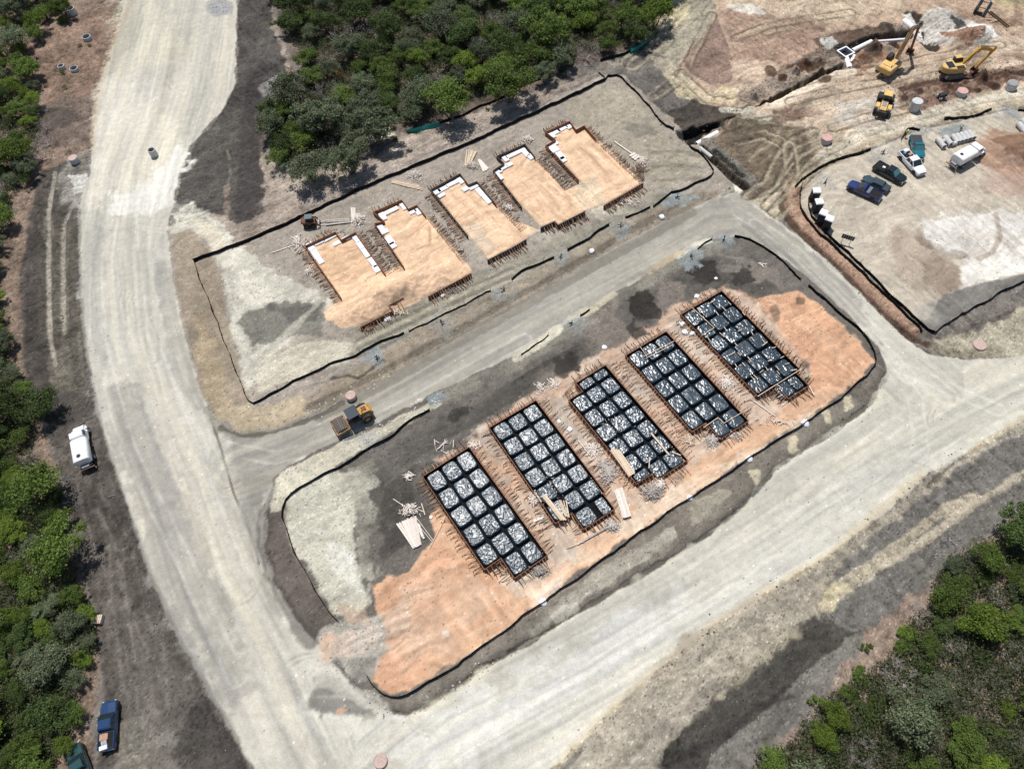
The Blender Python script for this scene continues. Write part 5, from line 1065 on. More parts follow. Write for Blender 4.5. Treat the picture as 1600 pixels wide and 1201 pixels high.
# ------------------------------------------------------------ manhole risers, pipes
def riser(px, py, rad, h, label, cover=None, band=None, group="concrete manhole risers"):
    p = at(px, py, h); c = Vector((p.x, p.y, ground_z(p.x, p.y)))
    root = empty("manhole_riser", c, random.uniform(0, 6), label, "manhole riser", group)
    w = 0.13 if rad > 0.5 else 0.10
    MB().lathe([(rad,-0.3),(rad+0.01,h*0.45),(rad-0.01,h*0.46),(rad,h-0.05),(rad-0.04,h),(rad-w,h),(rad-w,h-0.9 if h > 1 else -0.1),(rad-w-0.001,-0.3)], n=28, closed=True).build("concrete_ring", MT['concrete'], root)
    if cover: MB().lathe([(rad-0.02,h+0.004),(rad-0.02,h+0.055),(rad-0.14,h+0.06),(rad-0.16,h+0.05)], n=24).build("cover", MT[cover], root)
    else: MB().lathe([(rad-w-0.005,h-0.65),(rad-w-0.005,h-0.62)], n=20).build("shaft_shade", MT['hole'], root)  # black disc puts the shade of the open riser into colour
    if band: MB().lathe([(rad+0.02,h-0.25),(rad+0.03,h-0.24),(rad+0.03,h-0.02),(rad+0.005,h-0.01)], n=28, closed=True).build("painted_band", MT[band], root)
    return root
riser(108,12,0.98,1.6,"largest pale concrete riser, among low green shrubs at the top left")
riser(134.5,57,0.95,0.75,"wide low concrete ring, second from the top at the upper left")
riser(94.5,102.5,0.72,0.8,"smaller concrete ring standing left of its twin near the left wood")
riser(114,105,0.9,0.8,"concrete ring lying slightly right of its smaller twin near the left wood")
riser(113,246,0.88,1.1,"squat riser with salmon plywood cover beside the left edge of the road","salmon")
riser(236,234,0.72,1.5,"tall open concrete riser standing alone in the gravel road")
riser(547.5,617,0.78,0.8,"pink rimmed riser beside the padfoot roller","salmon","pink")
riser(594,1188,0.80,0.35,"low pink rimmed riser at the bottom edge of the picture","salmon","pink")
riser(1531,538.5,0.95,0.2,"flat pink rimmed riser in the bend of the right road","salmon","pink")
riser(1293,214,0.98,1.0,"pinkish riser alone in round tracks below the works","pink","pink")
riser(1434,158,0.98,1.9,"tall grey riser with white lid right of the wheel loader","concrete")
riser(1504,143,0.98,0.7,"low riser with bright pink lid below the right digger","pink")
riser(1583.5,130,1.0,1.2,"grey concrete riser at the right end of the cut bank","concrete_dark")
def pipe(a, b, r, z, label, group=None, m='concrete', bell=True, name="concrete_pipe", cat="pipe", branch=False, ground=True):
    A = at(*a, z+r); B = at(*b, z+r); L = (B-A).length; g0 = ground_z((A.x+B.x)/2, (A.y+B.y)/2) if ground else 0
    root = empty(name, ((A.x+B.x)/2, (A.y+B.y)/2, g0+z+r*1.05), math.atan2(B.y-A.y, B.x-A.x), label, cat, group)
    prof = [(r,-L/2),(r,L/2-0.25),(r*1.14,L/2-0.2),(r*1.14,L/2),(r*0.8,L/2),(r*0.8,-L/2)] if bell else [(r,-L/2),(r,L/2),(r*0.85,L/2),(r*0.85,-L/2)]
    MB().lathe(prof, axis='X', n=20, closed=True).build("barrel", MT[m], root)
    if branch:
        for s_ in (1,):
            MB().lathe([(r*0.75,0.0),(r*0.75,r+0.55),(r*0.55,r+0.55),(r*0.55,0.0)], axis='Y', n=16, closed=True).build("branch_socket", MT[m], root).location = (branch, 0, 0)
    return root
for k in range(5):
    t = k/4; pipe((1488+t*24.5,212.5-t*6), (1496.5+t*24.5,224-t*6.5), 0.42, 0, ("left end" if k == 0 else "right end" if k == 4 else "middle")+" concrete pipe of the touching row of five in the storage yard" if k in (0, 4) else "one of the three middle concrete pipes of the touching row of five", "concrete pipes laid side by side" )
pipe((1475,215), (1486,227), 0.46, 0, "concrete pipe with a side socket, right of the branched pipe", None, branch=1.0)
pipe((1464,218), (1475,231), 0.44, 0, "short branched concrete pipe at the left end of the pipes in the yard", None, branch=-0.3)
pipe((1591,194), (1604,209), 0.5, 0, "concrete pipe cut by the right edge of the picture, nearer the sand heap", "concrete pipes at the right edge")
pipe((1597,188), (1610,203), 0.5, 0, "concrete pipe at the right picture edge, behind its twin", "concrete pipes at the right edge")
# pipes in the trenches
pipe((1331,80.5), (1361,66), 0.5, -0.9, "thick white pipe running up right from the junction box", None, 'white_plastic', False, "storm_drain_pipe", "drain pipe", ground=False)
pipe((1361,66), (1415,62), 0.28, -0.9, "long thin white pipe along the dark trench left of the tall digger", None, 'white_plastic', False, "storm_drain_pipe", "drain pipe", ground=False)
pipe((1322,91), (1327,107), 0.5, -0.75, "left stub of the two short white pipes below the junction box", None, 'white_plastic', False, "storm_drain_pipe", "drain pipe", ground=False)
pipe((1334,88), (1327,108), 0.42, -0.75, "right stub of the two short white pipes below the junction box", None, 'white_plastic', False, "storm_drain_pipe", "drain pipe", ground=False)
pipe((1412,33), (1426,44), 0.6, -0.5, "white pipe in the trench above the tall digger's arm", None, 'white_plastic', False, "storm_drain_pipe", "drain pipe", ground=False)
pipe((1088,226), (1121,208), 0.5, -0.75, "thick white pipe in the dark pit right of the upper lot", None, 'white_plastic', False, "storm_drain_pipe", "drain pipe", ground=False)
pipe((1093,231), (1112,246), 0.35, -0.5, "slim pale pipe leading from the pit pipe into the long trench", None, 'concrete', False, "storm_drain_pipe", "drain pipe", ground=False)
def junction():
    c = at(1321.5,81,0.25); root = empty("junction_box", (c.x,c.y,-1.2), R(25), "square white rimmed concrete junction box in the trench", "junction box")
    mb = MB(); s = 1.15
    for a, b, w, l in ((0,s,2*s+0.2,0.2),(0,-s,2*s+0.2,0.2),(s,0,0.2,2*s-0.2),(-s,0,0.2,2*s-0.2)): mb.box((a,b,0.7),(w,l,1.5))
    mb.build("wall", MT['concrete'], root); MB().box((0,0,0.3),(2*s-0.25,2*s-0.25,0.1)).build("floor_slab", MT['hole'], root)  # floor coloured near-black for the shade inside the box
    r = MB()
    for a, b, w, l in ((0,s,2*s+0.26,0.26),(0,-s,2*s+0.26,0.26),(s,0,0.26,2*s-0.26),(-s,0,0.26,2*s-0.26)): r.box((a,b,1.478),(w,l,0.05))
    r.build("rim", MT['white_plastic'], root)
junction()

# ------------------------------------------------------------ vehicles
def wheel(root, x, y, r, w, name="wheel", side=1, rim='steel', lug=False):
    t = MB(); n = 22
    t.lathe([(r*0.55,-w/2),(r*0.9,-w/2),(r,-w*0.36),(r,w*0.36),(r*0.9,w/2),(r*0.55,w/2)], axis='Y', n=n, closed=True)
    if lug:
        for k in range(18):
            a = 2*math.pi*k/18; t.box((r*math.cos(a)*1.0, 0.0, r*math.sin(a)*1.0), (0.06, w*0.9, 0.10), ry=-a)
    o = t.build(name, MT['rubber'], root); o.location = (x, y, r)
    d = MB(); d.lathe([(0.01,w*0.30),(r*0.25,w*0.33),(r*0.5,w*0.22),(r*0.56,w*0.38),(r*0.56,-w*0.3)], axis='Y', n=18)
    q = d.build("rim", MT[rim], o)
    if side < 0: q.rotation_euler = (0, 0, math.pi)
    return o
def shell(prof_side, half, inset=None, n=None):
    return
def place(front, rear, z=0.9):
    a = at(*front, z); b = at(*rear, z); m = (a+b)/2
    return Vector((m.x, m.y, ground_z(m.x, m.y))), math.atan2(a.y-b.y, a.x-b.x), (a-b).length
def car_body(L, W, hood_h, belt, mb, bedlen=0.0, open_bed=True):
    "lower body: loft of rounded sections along x (front = +)"
    hw = W/2; fr = L/2; st_ = [(-fr,0.86,0.52,belt-0.05),(-fr+0.06,0.96,0.36,belt),(-fr+0.9,1.0,0.34,belt),( -0.2,1.0,0.30,belt),(fr-1.6,1.0,0.32,hood_h+0.04),(fr-0.9,0.99,0.34,hood_h),(fr-0.28,0.93,0.38,hood_h-0.07),(fr-0.03,0.82,0.45,hood_h-0.22),(fr,0.76,0.50,hood_h-0.30)]
    secs = []
    for x, k, zb, zt in st_:
        w = hw*k; secs.append([(x,-w*0.9,zb),(x,-w,zb+0.15),(x,-w,(zb+zt)/2+0.1),(x,-w*0.965,zt-0.09),(x,-w*0.88,zt),(x,0,zt+0.025),(x,w*0.88,zt),(x,w*0.965,zt-0.09),(x,w,(zb+zt)/2+0.1),(x,w,zb+0.15),(x,w*0.9,zb)])
    n = len(secs[0]); vs = [p for s in secs for p in s]; fs = []
    for i in range(len(secs)-1):
        for j in range(n):
            k = (j+1) % n; fs.append((i*n+j, i*n+k, (i+1)*n+k, (i+1)*n+j))
    fs.append(tuple(range(n))); fs.append(tuple(range((len(secs)-1)*n, len(secs)*n)))
    mb.add(vs, fs)
def loftbox(mb, z0, r0, z1, r1):
    "frustum between two rectangles (x0,x1,halfwidth)"
    (a0,a1,w0),(b0,b1,w1) = r0, r1; e = 0.08
    vs = [(a0,-w0,z0),(a1,-w0,z0),(a1,w0,z0),(a0,w0,z0),(b0,-w1,z1),(b1,-w1,z1),(b1,w1,z1),(b0,w1,z1),
          (b0+e,-w1+e,z1+0.05),(b1-e,-w1+e,z1+0.05),(b1-e,w1-e,z1+0.05),(b0+e,w1-e,z1+0.05)]
    mb.add(vs, [(0,1,5,4),(1,2,6,5),(2,3,7,6),(3,0,4,7),(4,5,9,8),(5,6,10,9),(6,7,11,10),(7,4,8,11),(8,9,10,11)])
def pickup(front, rear, label, paint, W=2.0, cab='crew', cover=None, z=0.9, ws='glass', L=None, load=None, cat="pickup", name="pickup_truck", toolbox=None, group=None, wag=False):
    c, rz, L0 = place(front, rear, z); L = L or L0
    root = empty(name, c, rz, label, cat, group); P = MT[paint]
    belt = 1.12 if not wag else 1.0; hood = 1.08 if not wag else 0.95; fr = L/2; hw = W/2
    k = L/5.8
    cab0, cab1 = (-0.75*k, 1.35*k) if cab == 'crew' else (-0.25*k, 1.30*k)
    if wag: cab0, cab1 = -1.7*k, 1.05*k
    mb = MB(); car_body(L, W, hood, belt-0.05, mb); body = mb.build("body", P, root)
    for p in body.data.polygons: p.use_smooth = False
    zr = 1.80 if not wag else 1.42
    # greenhouse: glass volume with painted roof and pillars
    g = MB(); loftbox(g, belt-0.03, (cab0, cab1, hw*0.90), zr-0.06, (cab0+0.22*k, cab1-0.72*k, hw*0.74)); g.build("window", MT['glass'], root)
    wsm = MB(); y = hw*0.83
    wsm.add([(cab1+0.004,-y,belt),(cab1+0.004,y,belt),(cab1-0.66*k,hw*0.68,zr-0.10),(cab1-0.66*k,-hw*0.68,zr-0.10),(cab1+0.03,-y,belt+0.012),(cab1+0.03,y,belt+0.012),(cab1-0.64*k,hw*0.68,zr-0.085),(cab1-0.64*k,-hw*0.68,zr-0.085)],
            [(0,1,2,3),(7,6,5,4),(0,4,5,1),(1,5,6,2),(2,6,7,3),(3,7,4,0)])
    wsm.build("windscreen", MT[ws], root)
    rf = MB(); loftbox(rf, zr-0.08, (cab0+0.18*k, cab1-0.70*k, hw*0.77), zr-0.02, (cab0+0.24*k, cab1-0.78*k, hw*0.73)); roof = rf.build("roof", P, root)
    for s_ in (-1, 1):
        xs = [(cab0+0.02, cab0+0.22*k), (cab1-0.02, cab1-0.70*k)]
        xs.append(((cab0+cab1)/2-0.05, (cab0+cab1)/2-0.10))
        for a, b in xs: MB().bar((a, s_*hw*0.905, belt-0.03), (b, s_*hw*0.755, zr-0.06), 0.10, 0.05).build("pillar", P, roof)
    if not wag:
        b0, b1 = -fr+0.10, cab0-0.08; wz = belt+0.02
        r = MB()
        r.box(((b0+b1)/2, hw*0.90, wz), (b1-b0, 0.13, 0.14), bev=0.03); r.box(((b0+b1)/2, -hw*0.90, wz), (b1-b0, 0.13, 0.14), bev=0.03)
        r.box((b1-0.02, 0, wz), (0.08, W*0.86, 0.14)); r.build("bed_rail", P, root)
        MB().box((b0+0.02, 0, wz-0.03), (0.10, W*0.80, 0.16), bev=0.03).build("tailgate", P, root)
        if cover: MB().box(((b0+b1)/2, 0, wz+0.04), (b1-b0-0.02, W*0.93, 0.07), bev=0.03).build("bed_cover", MT[cover], root)
        else: MB().box(((b0+b1)/2, 0, belt+0.005), (b1-b0-0.12, W*0.80, 0.03)).build("bed_liner", MT['hole'], root)
        if toolbox:
            MB().box((b1-0.38, 0, wz+0.12), (0.55, W*0.84, 0.22), bev=0.03).build("toolbox", MT[toolbox], root)
    for sx in (fr-0.95*k, -fr+1.15*k):
        for s_ in (-1, 1): wheel(root, sx, s_*(hw-0.10), 0.40 if not wag else 0.34, 0.26, side=s_)
    for s_ in (-1, 1):
        for sx in (fr-0.95*k, -fr+1.15*k): MB().lathe([(0.50,-0.02),(0.50,0.02)], c=(sx, s_*(hw-0.005), 0.44), axis='Y', n=16).build("wheel_arch", MT['black_m'], root)
    bp = MB(); bp.box((fr-0.02, 0, 0.52), (0.16, W*0.84, 0.22), bev=0.05); bp.build("bumper", MT['chrome' if not wag else 'black_m'], root)
    bp = MB(); bp.box((-fr-0.03, 0, 0.55), (0.16, W*0.86, 0.20), bev=0.05); bp.build("bumper", MT['chrome' if not wag else 'black_m'], root)
    MB().box((fr-0.015, 0, 0.76), (0.07, W*0.5, 0.2), bev=0.02).build("grille", MT['black_m'], root)
    for s_ in (-1, 1):
        MB().box((fr-0.07, s_*hw*0.67, 0.80), (0.12, 0.30, 0.17), bev=0.03, rz=-s_*0.25).build("headlight", MT['lamp'], root)
        MB().box((-fr+0.02, s_*hw*0.84, 0.90), (0.08, 0.14, 0.30), bev=0.02).build("tail_light", MT['red_lamp'], root)
        MB().box((cab1-0.25, s_*(hw+0.10), belt+0.10), (0.10, 0.24, 0.17), bev=0.03).build("mirror", MT['black_m'], root)
    return root, c, rz, belt
def on_bed(base, name, label, cat, dims, off, m, rot=0, group=None):
    root, c, rz, belt = base; z = c.z+belt+0.03+dims[2]/2
    x = c.x+off[0]*math.cos(rz)-off[1]*math.sin(rz); y = c.y+off[0]*math.sin(rz)+off[1]*math.cos(rz)
    mb = MB(); mb.box((0,0,0), dims, bev=0.03); mb.box((0,0,dims[2]/2+0.006), (dims[0]*0.92, dims[1]*0.92, 0.02), bev=0.008)
    mb.box((dims[0]*0.2,0,dims[2]/2+0.03), (0.04, dims[1]*0.4, 0.035)); mb.box((-dims[0]*0.2,0,dims[2]/2+0.03), (0.04, dims[1]*0.4, 0.035))
    return tag(mb.build(name, MT[m], None, (x, y, z), rz+rot), label, cat, group)
t = pickup((170.5,1094), (165.5,1171), "deep blue pickup with loaded open bed beside the trees at lower left", 'blue_paint', 2.05)
on_bed(t, "cardboard_carton", "tan flat carton in the bed of the deep blue pickup, behind its cab", "carton", (0.75,1.0,0.28), (-1.35,0.15), 'tan')
on_bed(t, "cool_box", "white lidded box at the tail of the deep blue pickup's bed", "cool box", (0.5,0.95,0.3), (-2.55,0.12), 'foam', 0.12)
on_bed(t, "tool_case", "dark grey case in the middle of the deep blue pickup's bed", "tool case", (0.6,0.7,0.22), (-1.98,0.1), 'steel', 0.2)
t = pickup((111,1162), (137,1232), "dark green pickup cut off by the bottom edge beside the deep blue pickup", 'green_paint', 1.95, L=5.5)
t = pickup((1441,271), (1410,237), "white crew cab pickup with a toolbox, below the teal pickup", 'white_paint', 2.05, L=6.0)
on_bed(t, "storage_box", "white box at the tail of the white pickup's bed", "storage box", (0.7,0.9,0.35), (-2.45,0.1), 'foam', 0.1)
on_bed(t, "water_cooler", "small blue container in the white pickup's bed", "container", (0.4,0.35,0.3), (-1.95,-0.45), 'blue_bit')
on_bed(t, "cardboard_carton", "brown carton in the white pickup's bed behind its cab", "carton", (0.5,0.8,0.3), (-1.4,0.3), 'tan', 0.3)
pickup((1437.5,247), (1429.5,212.5), "teal pickup with black bed cover parked behind the white pickup", 'teal_paint', 1.95, 'std', 'tarp', ws='glass_teal', L=5.5)
t = pickup((1410.5,280.5), (1371,258.5), "black pickup with a teal reflecting windscreen, beside the white pickup", 'black_paint', 2.0, 'crew', None, ws='glass_teal', L=5.8)
on_bed(t, "paper_sack", "white sack in the bed of the black pickup", "sack", (0.5,0.45,0.12), (-1.3,-0.1), 'foam', 0.2)
pickup((1350,278.5), (1387.5,296), "dark slate saloon car between the black pickup and the navy pickup", 'slate_paint', 1.8, 'crew', None, L=4.8, cat="car", name="saloon_car", wag=True, z=0.8)
t = pickup((1326.5,286.5), (1376,309), "navy blue pickup with silver toolbox, the lowest in the row of parked cars", 'navy_paint', 1.95, 'std', None, toolbox='chrome', L=5.9)

def tank_truck(front, rear, label):
    c, rz, L0 = place(front, rear, 1.5); root = empty("water_tank_truck", c, rz, label, "tank truck", None); P = MT['white_paint']
    L = 7.4; W = 2.4
    fr = MB(); fr.box((-0.2, 0.45, 0.75), (6.9, 0.14, 0.22)); fr.box((-0.2, -0.45, 0.75), (6.9, 0.14, 0.22)); fr.box((-3.55, 0, 0.72), (0.12, 2.2, 0.16)); fr.box((-2.9,0,0.72),(0.9,0.9,0.12)); fr.build("chassis", MT['black_m'], root)
    # cab and sloping bonnet
    cb = MB(); cb.prism([(1.15,0.85),(1.15,2.45),(1.35,2.58),(2.15,2.55),(2.45,1.75),(2.45,0.85)], -1.05, 1.05, lambda z: max(0, (z-1.7)*0.16)); cab = cb.build("cab", P, root)
    hd = MB(); hd.prism([(2.40,0.75),(2.40,1.72),(3.3,1.50),(3.72,1.30),(3.80,0.75)], -0.78, 0.78, lambda z: max(0, (z-1.2)*0.18)); hd.build("bonnet", P, root)
    for y_ in (-1.10, 0.785): MB().prism([(2.42,0.80),(2.46,1.18),(2.9,1.26),(3.45,1.16),(3.70,0.80)], y_, y_+0.315).build("fender", P, root)
    w_ = MB(); w_.add([(2.455,-0.86,1.80),(2.455,0.86,1.80),(2.20,0.76,2.44),(2.20,-0.76,2.44)], [(0,1,2,3)]); w_.add([(2.475,-0.86,1.80),(2.475,0.86,1.80),(2.22,0.76,2.44),(2.22,-0.76,2.44)], [(3,2,1,0)]); w_.build("windscreen", MT['glass'], cab)
    for s_ in (-1, 1):
        MB().box((1.80, s_*0.985, 2.05), (0.75, 0.05, 0.48), rx=s_*0.12).build("side_window", MT['glass'], cab)
        MB().box((2.35, s_*1.32, 1.95), (0.08, 0.18, 0.4), bev=0.02).build("mirror", MT['chrome'], cab)
        MB().box((3.74, s_*0.86, 1.02), (0.10, 0.26, 0.18), bev=0.03).build("headlight", MT['lamp'], root)
    MB().box((3.84, 0, 0.62), (0.18, 2.2, 0.26), bev=0.05).build("bumper", MT['chrome'], root)
    MB().box((3.80, 0, 1.0), (0.06, 1.0, 0.4), bev=0.02).build("grille", MT['black_m'], root)
    # elliptical tank
    tk = MB(); vs = []; n = 28; xs = [(-3.0,0.80),(-2.96,0.93),(-2.86,1.0),(0.82,1.0),(0.92,0.93),(0.96,0.80)]
    for x, k in xs:
        for i in range(n):
            a = 2*math.pi*i/n; ca, sa = math.cos(a), math.sin(a)
            vs.append((x, k*1.2*math.copysign(abs(ca)**0.5, ca), 1.72+k*0.78*math.copysign(abs(sa)**0.62, sa)))
    fs = [(i*n+j, i*n+(j+1) % n, (i+1)*n+(j+1) % n, (i+1)*n+j) for i in range(len(xs)-1) for j in range(n)]
    fs += [tuple(reversed(range(n))), tuple(range((len(xs)-1)*n, len(xs)*n))]; tk.add(vs, fs)
    tank = tk.build("tank", MT['white_tank'], root)
    for p in tank.data.polygons: p.use_smooth = len(p.vertices) == 4
    MB().lathe([(0.30,0),(0.30,0.10),(0.24,0.12),(0.05,0.12)], n=16).build("hatch", MT['black_m'], tank).location = (-2.15, 0.1, 2.46)
    pb = MB(); pb.box((-3.35, 0, 1.05), (0.5, 1.1, 0.5), bev=0.04); pb.tube((-3.6,-1.1,0.78),(-3.6,1.1,0.78),0.06); pb.tube((-3.25,-0.9,0.9),(-3.25,0.9,0.9),0.09); pb.build("spray_pump", MT['steel'], root)
    sb = MB(); sb.box((-3.72, 0, 0.95), (0.05, 2.3, 0.08)); sb.tube((-3.72,-1.15,0.7),(-3.95,-1.2,0.6),0.05); sb.tube((-3.72,1.15,0.7),(-3.95,1.2,0.6),0.05); sb.build("spray_bar", MT['tan'], root)
    for s_ in (-1, 1):
        wheel(root, 3.0, s_*1.0, 0.50, 0.28, side=s_, rim='white_paint'); wheel(root, -1.9, s_*0.98, 0.50, 0.46, side=s_, rim='white_paint')
        MB().prism([(-2.6,1.0),(-2.4,1.12),(-1.4,1.12),(-1.2,1.0)], min(s_*0.8,s_*1.2), max(s_*0.8,s_*1.2)).build("mudguard", MT['black_m'], root)
tank_truck((121.5,667), (132.5,729), "white water tank truck on the dark shoulder left of the road")
tank_truck((1534,229), (1490,254), "white water tank truck in the storage yard beside the brown sand")

# ------------------------------------------------------------ machines
def curved_beam(mb, P, w, h0, h1):
    "box beam through points in the x,z plane"
    n = len(P); vs = []
    for i, (x, z) in enumerate(P):
        a = P[max(i-1,0)]; b = P[min(i+1,n-1)]; dx, dz = b[0]-a[0], b[1]-a[1]; l = math.hypot(dx, dz); nx_, nz_ = -dz/l, dx/l
        h = (h0[i] if isinstance(h0, (list, tuple)) else h0)/2
        for s_, t in ((-1,-1),(1,-1),(1,1),(-1,1)): vs.append((x+nx_*h*t, s_*w/2, z+nz_*h*t))
    fs = [(3,2,1,0), ((n-1)*4,(n-1)*4+1,(n-1)*4+2,(n-1)*4+3)]
    for i in range(n-1):
        for j in range(4): k = (j+1) % 4; fs.append((i*4+j, i*4+k, (i+1)*4+k, (i+1)*4+j))
    mb.add(vs, fs)
def excavator(base, aim, tip, tipz, bucket, bucketz, label, track_aim, M_='yellow', arm='yellow', roundback=True, canopy='black_m', glass_top=False):
    c = at(*base, 0); a = at(*aim, 0); rz = math.atan2(a.y-c.y, a.x-c.x); c.z = ground_z(c.x, c.y)
    root = empty("excavator", c, rz, label, "excavator"); ta = at(*track_aim, 0); tr = math.atan2(ta.y-c.y, ta.x-c.x)-rz
    for s_ in (-1, 1):
        t = MB(); prof = [(-2.0,0.25),(-2.25,0.55),(-1.95,0.95),(1.95,0.95),(2.25,0.55),(2.0,0.25),(1.5,0.02),(-1.5,0.02)]
        t.prism(prof, -0.30, 0.30)
        for k in range(22): t.box((-1.95+k*0.186, 0, 0.965), (0.07, 0.60, 0.05))
        o = t.build("track", MT['track'], root); o.location = (-s_*1.25*math.sin(tr), s_*1.25*math.cos(tr), 0); o.rotation_euler = (0,0,tr)
    MB().box((0,0,0.75), (2.2,1.9,0.5), rz=tr, bev=0.1).build("undercarriage", MT['black_m'], root)
    h = MB(); n = 14
    rear = [(-2.55*math.cos(t)-0.2 if roundback else -2.5, 1.45*math.sin(t)) for t in np.linspace(-1.15, 1.15, n)] if roundback else [(-2.7,-1.35),(-2.85,-1.0),(-2.85,1.0),(-2.7,1.35)]
    out = rear + [(-0.6,1.42),(1.15,1.42),(1.3,1.2),(1.3,-1.2),(1.15,-1.42),(-0.6,-1.42)]
    m = len(out); vs = []
    for z, k in ((1.12,0.96),(1.25,1.0),(2.15,1.0),(2.32,0.93)):
        for x, y in out: vs.append((x*k, y*k, z))
    fs = [tuple(reversed(range(m))), tuple(range(3*m, 4*m))]
    for L_ in range(3):
        for j in range(m): k = (j+1) % m; fs.append((L_*m+j, L_*m+k, (L_+1)*m+k, (L_+1)*m+j))
    # lower the front right of the deck so that the cab and arm stand clear
    h.add(vs, fs); house = h.build("house", MT[M_], root)
    MB().box((-1.35,0.0,2.36), (1.3,1.7,0.14), bev=0.05).build("engine_hatch", MT['glass' if glass_top else M_], house)
    MB().tube((-1.9,-0.75,2.3),(-1.9,-0.75,2.75),0.08).build("exhaust", MT['black_m'], house)
    MB().box((0.2,-1.0,2.34), (1.5,0.7,0.05)).build("walkway", MT['black_m'], house)
    # cab on the left (+y)
    cb = MB(); cb.prism([(-0.35,1.9),(-0.35,3.05),(-0.15,3.15),(0.95,3.12),(1.30,2.4),(1.35,1.9)], 0.48, 1.42, lambda z: max(0,(z-2.4)*0.08)); cab = cb.build("cab", MT['black_m'], house)
    MB().box((0.35,0.95,3.17), (1.25,0.86,0.08), bev=0.03).build("cab_roof", MT[M_ if canopy == 'same' else canopy], cab)
    MB().box((0.5,1.415,2.65), (1.0,0.04,0.7)).build("side_glass", MT['glass'], cab); MB().box((1.2,0.95,2.72), (0.05,0.8,0.75), ry=-0.42).build("front_glass", MT['glass'], cab)
    # arm: solve the linkage in the plane of the arm
    Rz = Matrix.Rotation(-rz, 3, 'Z'); T = Rz @ (at(*tip, tipz)-Vector((c.x,c.y,0))); B = Rz @ (at(*bucket, bucketz)-Vector((c.x,c.y,0)))
    P0 = (1.0, 1.9); P3 = (T.x, tipz); mid = (P0[0]+(P3[0]-P0[0])*0.45, max(P0[1], tipz)+ (0.9 if tipz < 5 else 0.4))
    q = [P0, (P0[0]+(mid[0]-P0[0])*0.55, P0[1]+(mid[1]-P0[1])*0.62), mid, (mid[0]+(P3[0]-mid[0])*0.5, mid[1]+(P3[1]-mid[1])*0.35), P3]
    bm_ = MB(); curved_beam(bm_, q, 0.42, [0.5,0.75,0.85,0.65,0.4], 0); boom = bm_.build("boom", MT[arm], root)
    d = Vector((B.x-T.x, 0, bucketz-tipz)); dn = d.normalized(); s0 = (T.x-dn.x*0.7, tipz-dn.z*0.7); s1 = (T.x+d.x, tipz+d.z)
    sk = MB(); curved_beam(sk, [s0, (T.x, tipz), ((T.x+s1[0])/2, (tipz+s1[1])/2), s1], 0.34, [0.3,0.55,0.45,0.28], 0); stick = sk.build("stick", MT['rust' if arm != 'yellow' else 'yellow'], root)
    hy = MB(); hy.tube((mid[0]-0.3,0,mid[1]+0.5),(s0[0],0,s0[1]+0.1),0.09); hy.build("hydraulic_ram", MT['chrome'], boom)
    hy = MB()
    for s_ in (-0.35, 0.35): hy.tube((1.35,s_,1.3),(mid[0]*0.8,s_,mid[1]-0.55),0.09)
    hy.build("hydraulic_ram", MT['chrome'], boom)
    bk = MB(); prof = [(0,0),(0.35,0.05),(0.55,-0.45),(0.35,-0.95),(-0.15,-1.05),(-0.55,-0.85),(-0.50,-0.78),(-0.12,-0.93),(0.28,-0.85),(0.45,-0.45),(0.28,-0.02),(0,-0.1)]
    bk.prism([(s1[0]+x, s1[1]+z+0.1) for x, z in prof], -0.6, 0.6)
    for s_ in (-0.6, 0.57): bk.prism([(s1[0]+x, s1[1]+z+0.1) for x, z in ((0,0),(0.35,0.05),(0.55,-0.45),(0.35,-0.95),(-0.15,-1.05),(-0.55,-0.85))], s_, s_+0.03)
    bk.build("bucket", MT['rust'], root)
excavator((1487,116), (1530,110), (1558,86), 4.3, (1528,111), 0.8, "bright yellow excavator with arched arm, the right one of the two", (1530,109), 'yellow_lt', 'yellow', True, 'same', True)
excavator((1388,112), (1420,84), (1438.5,40), 7.0, (1421,76), 0.9, "orange excavator with black cab digging at the trench, the left one of the two", (1425,100), 'yellow_lt', 'orange_arm', False, 'toilet_body')

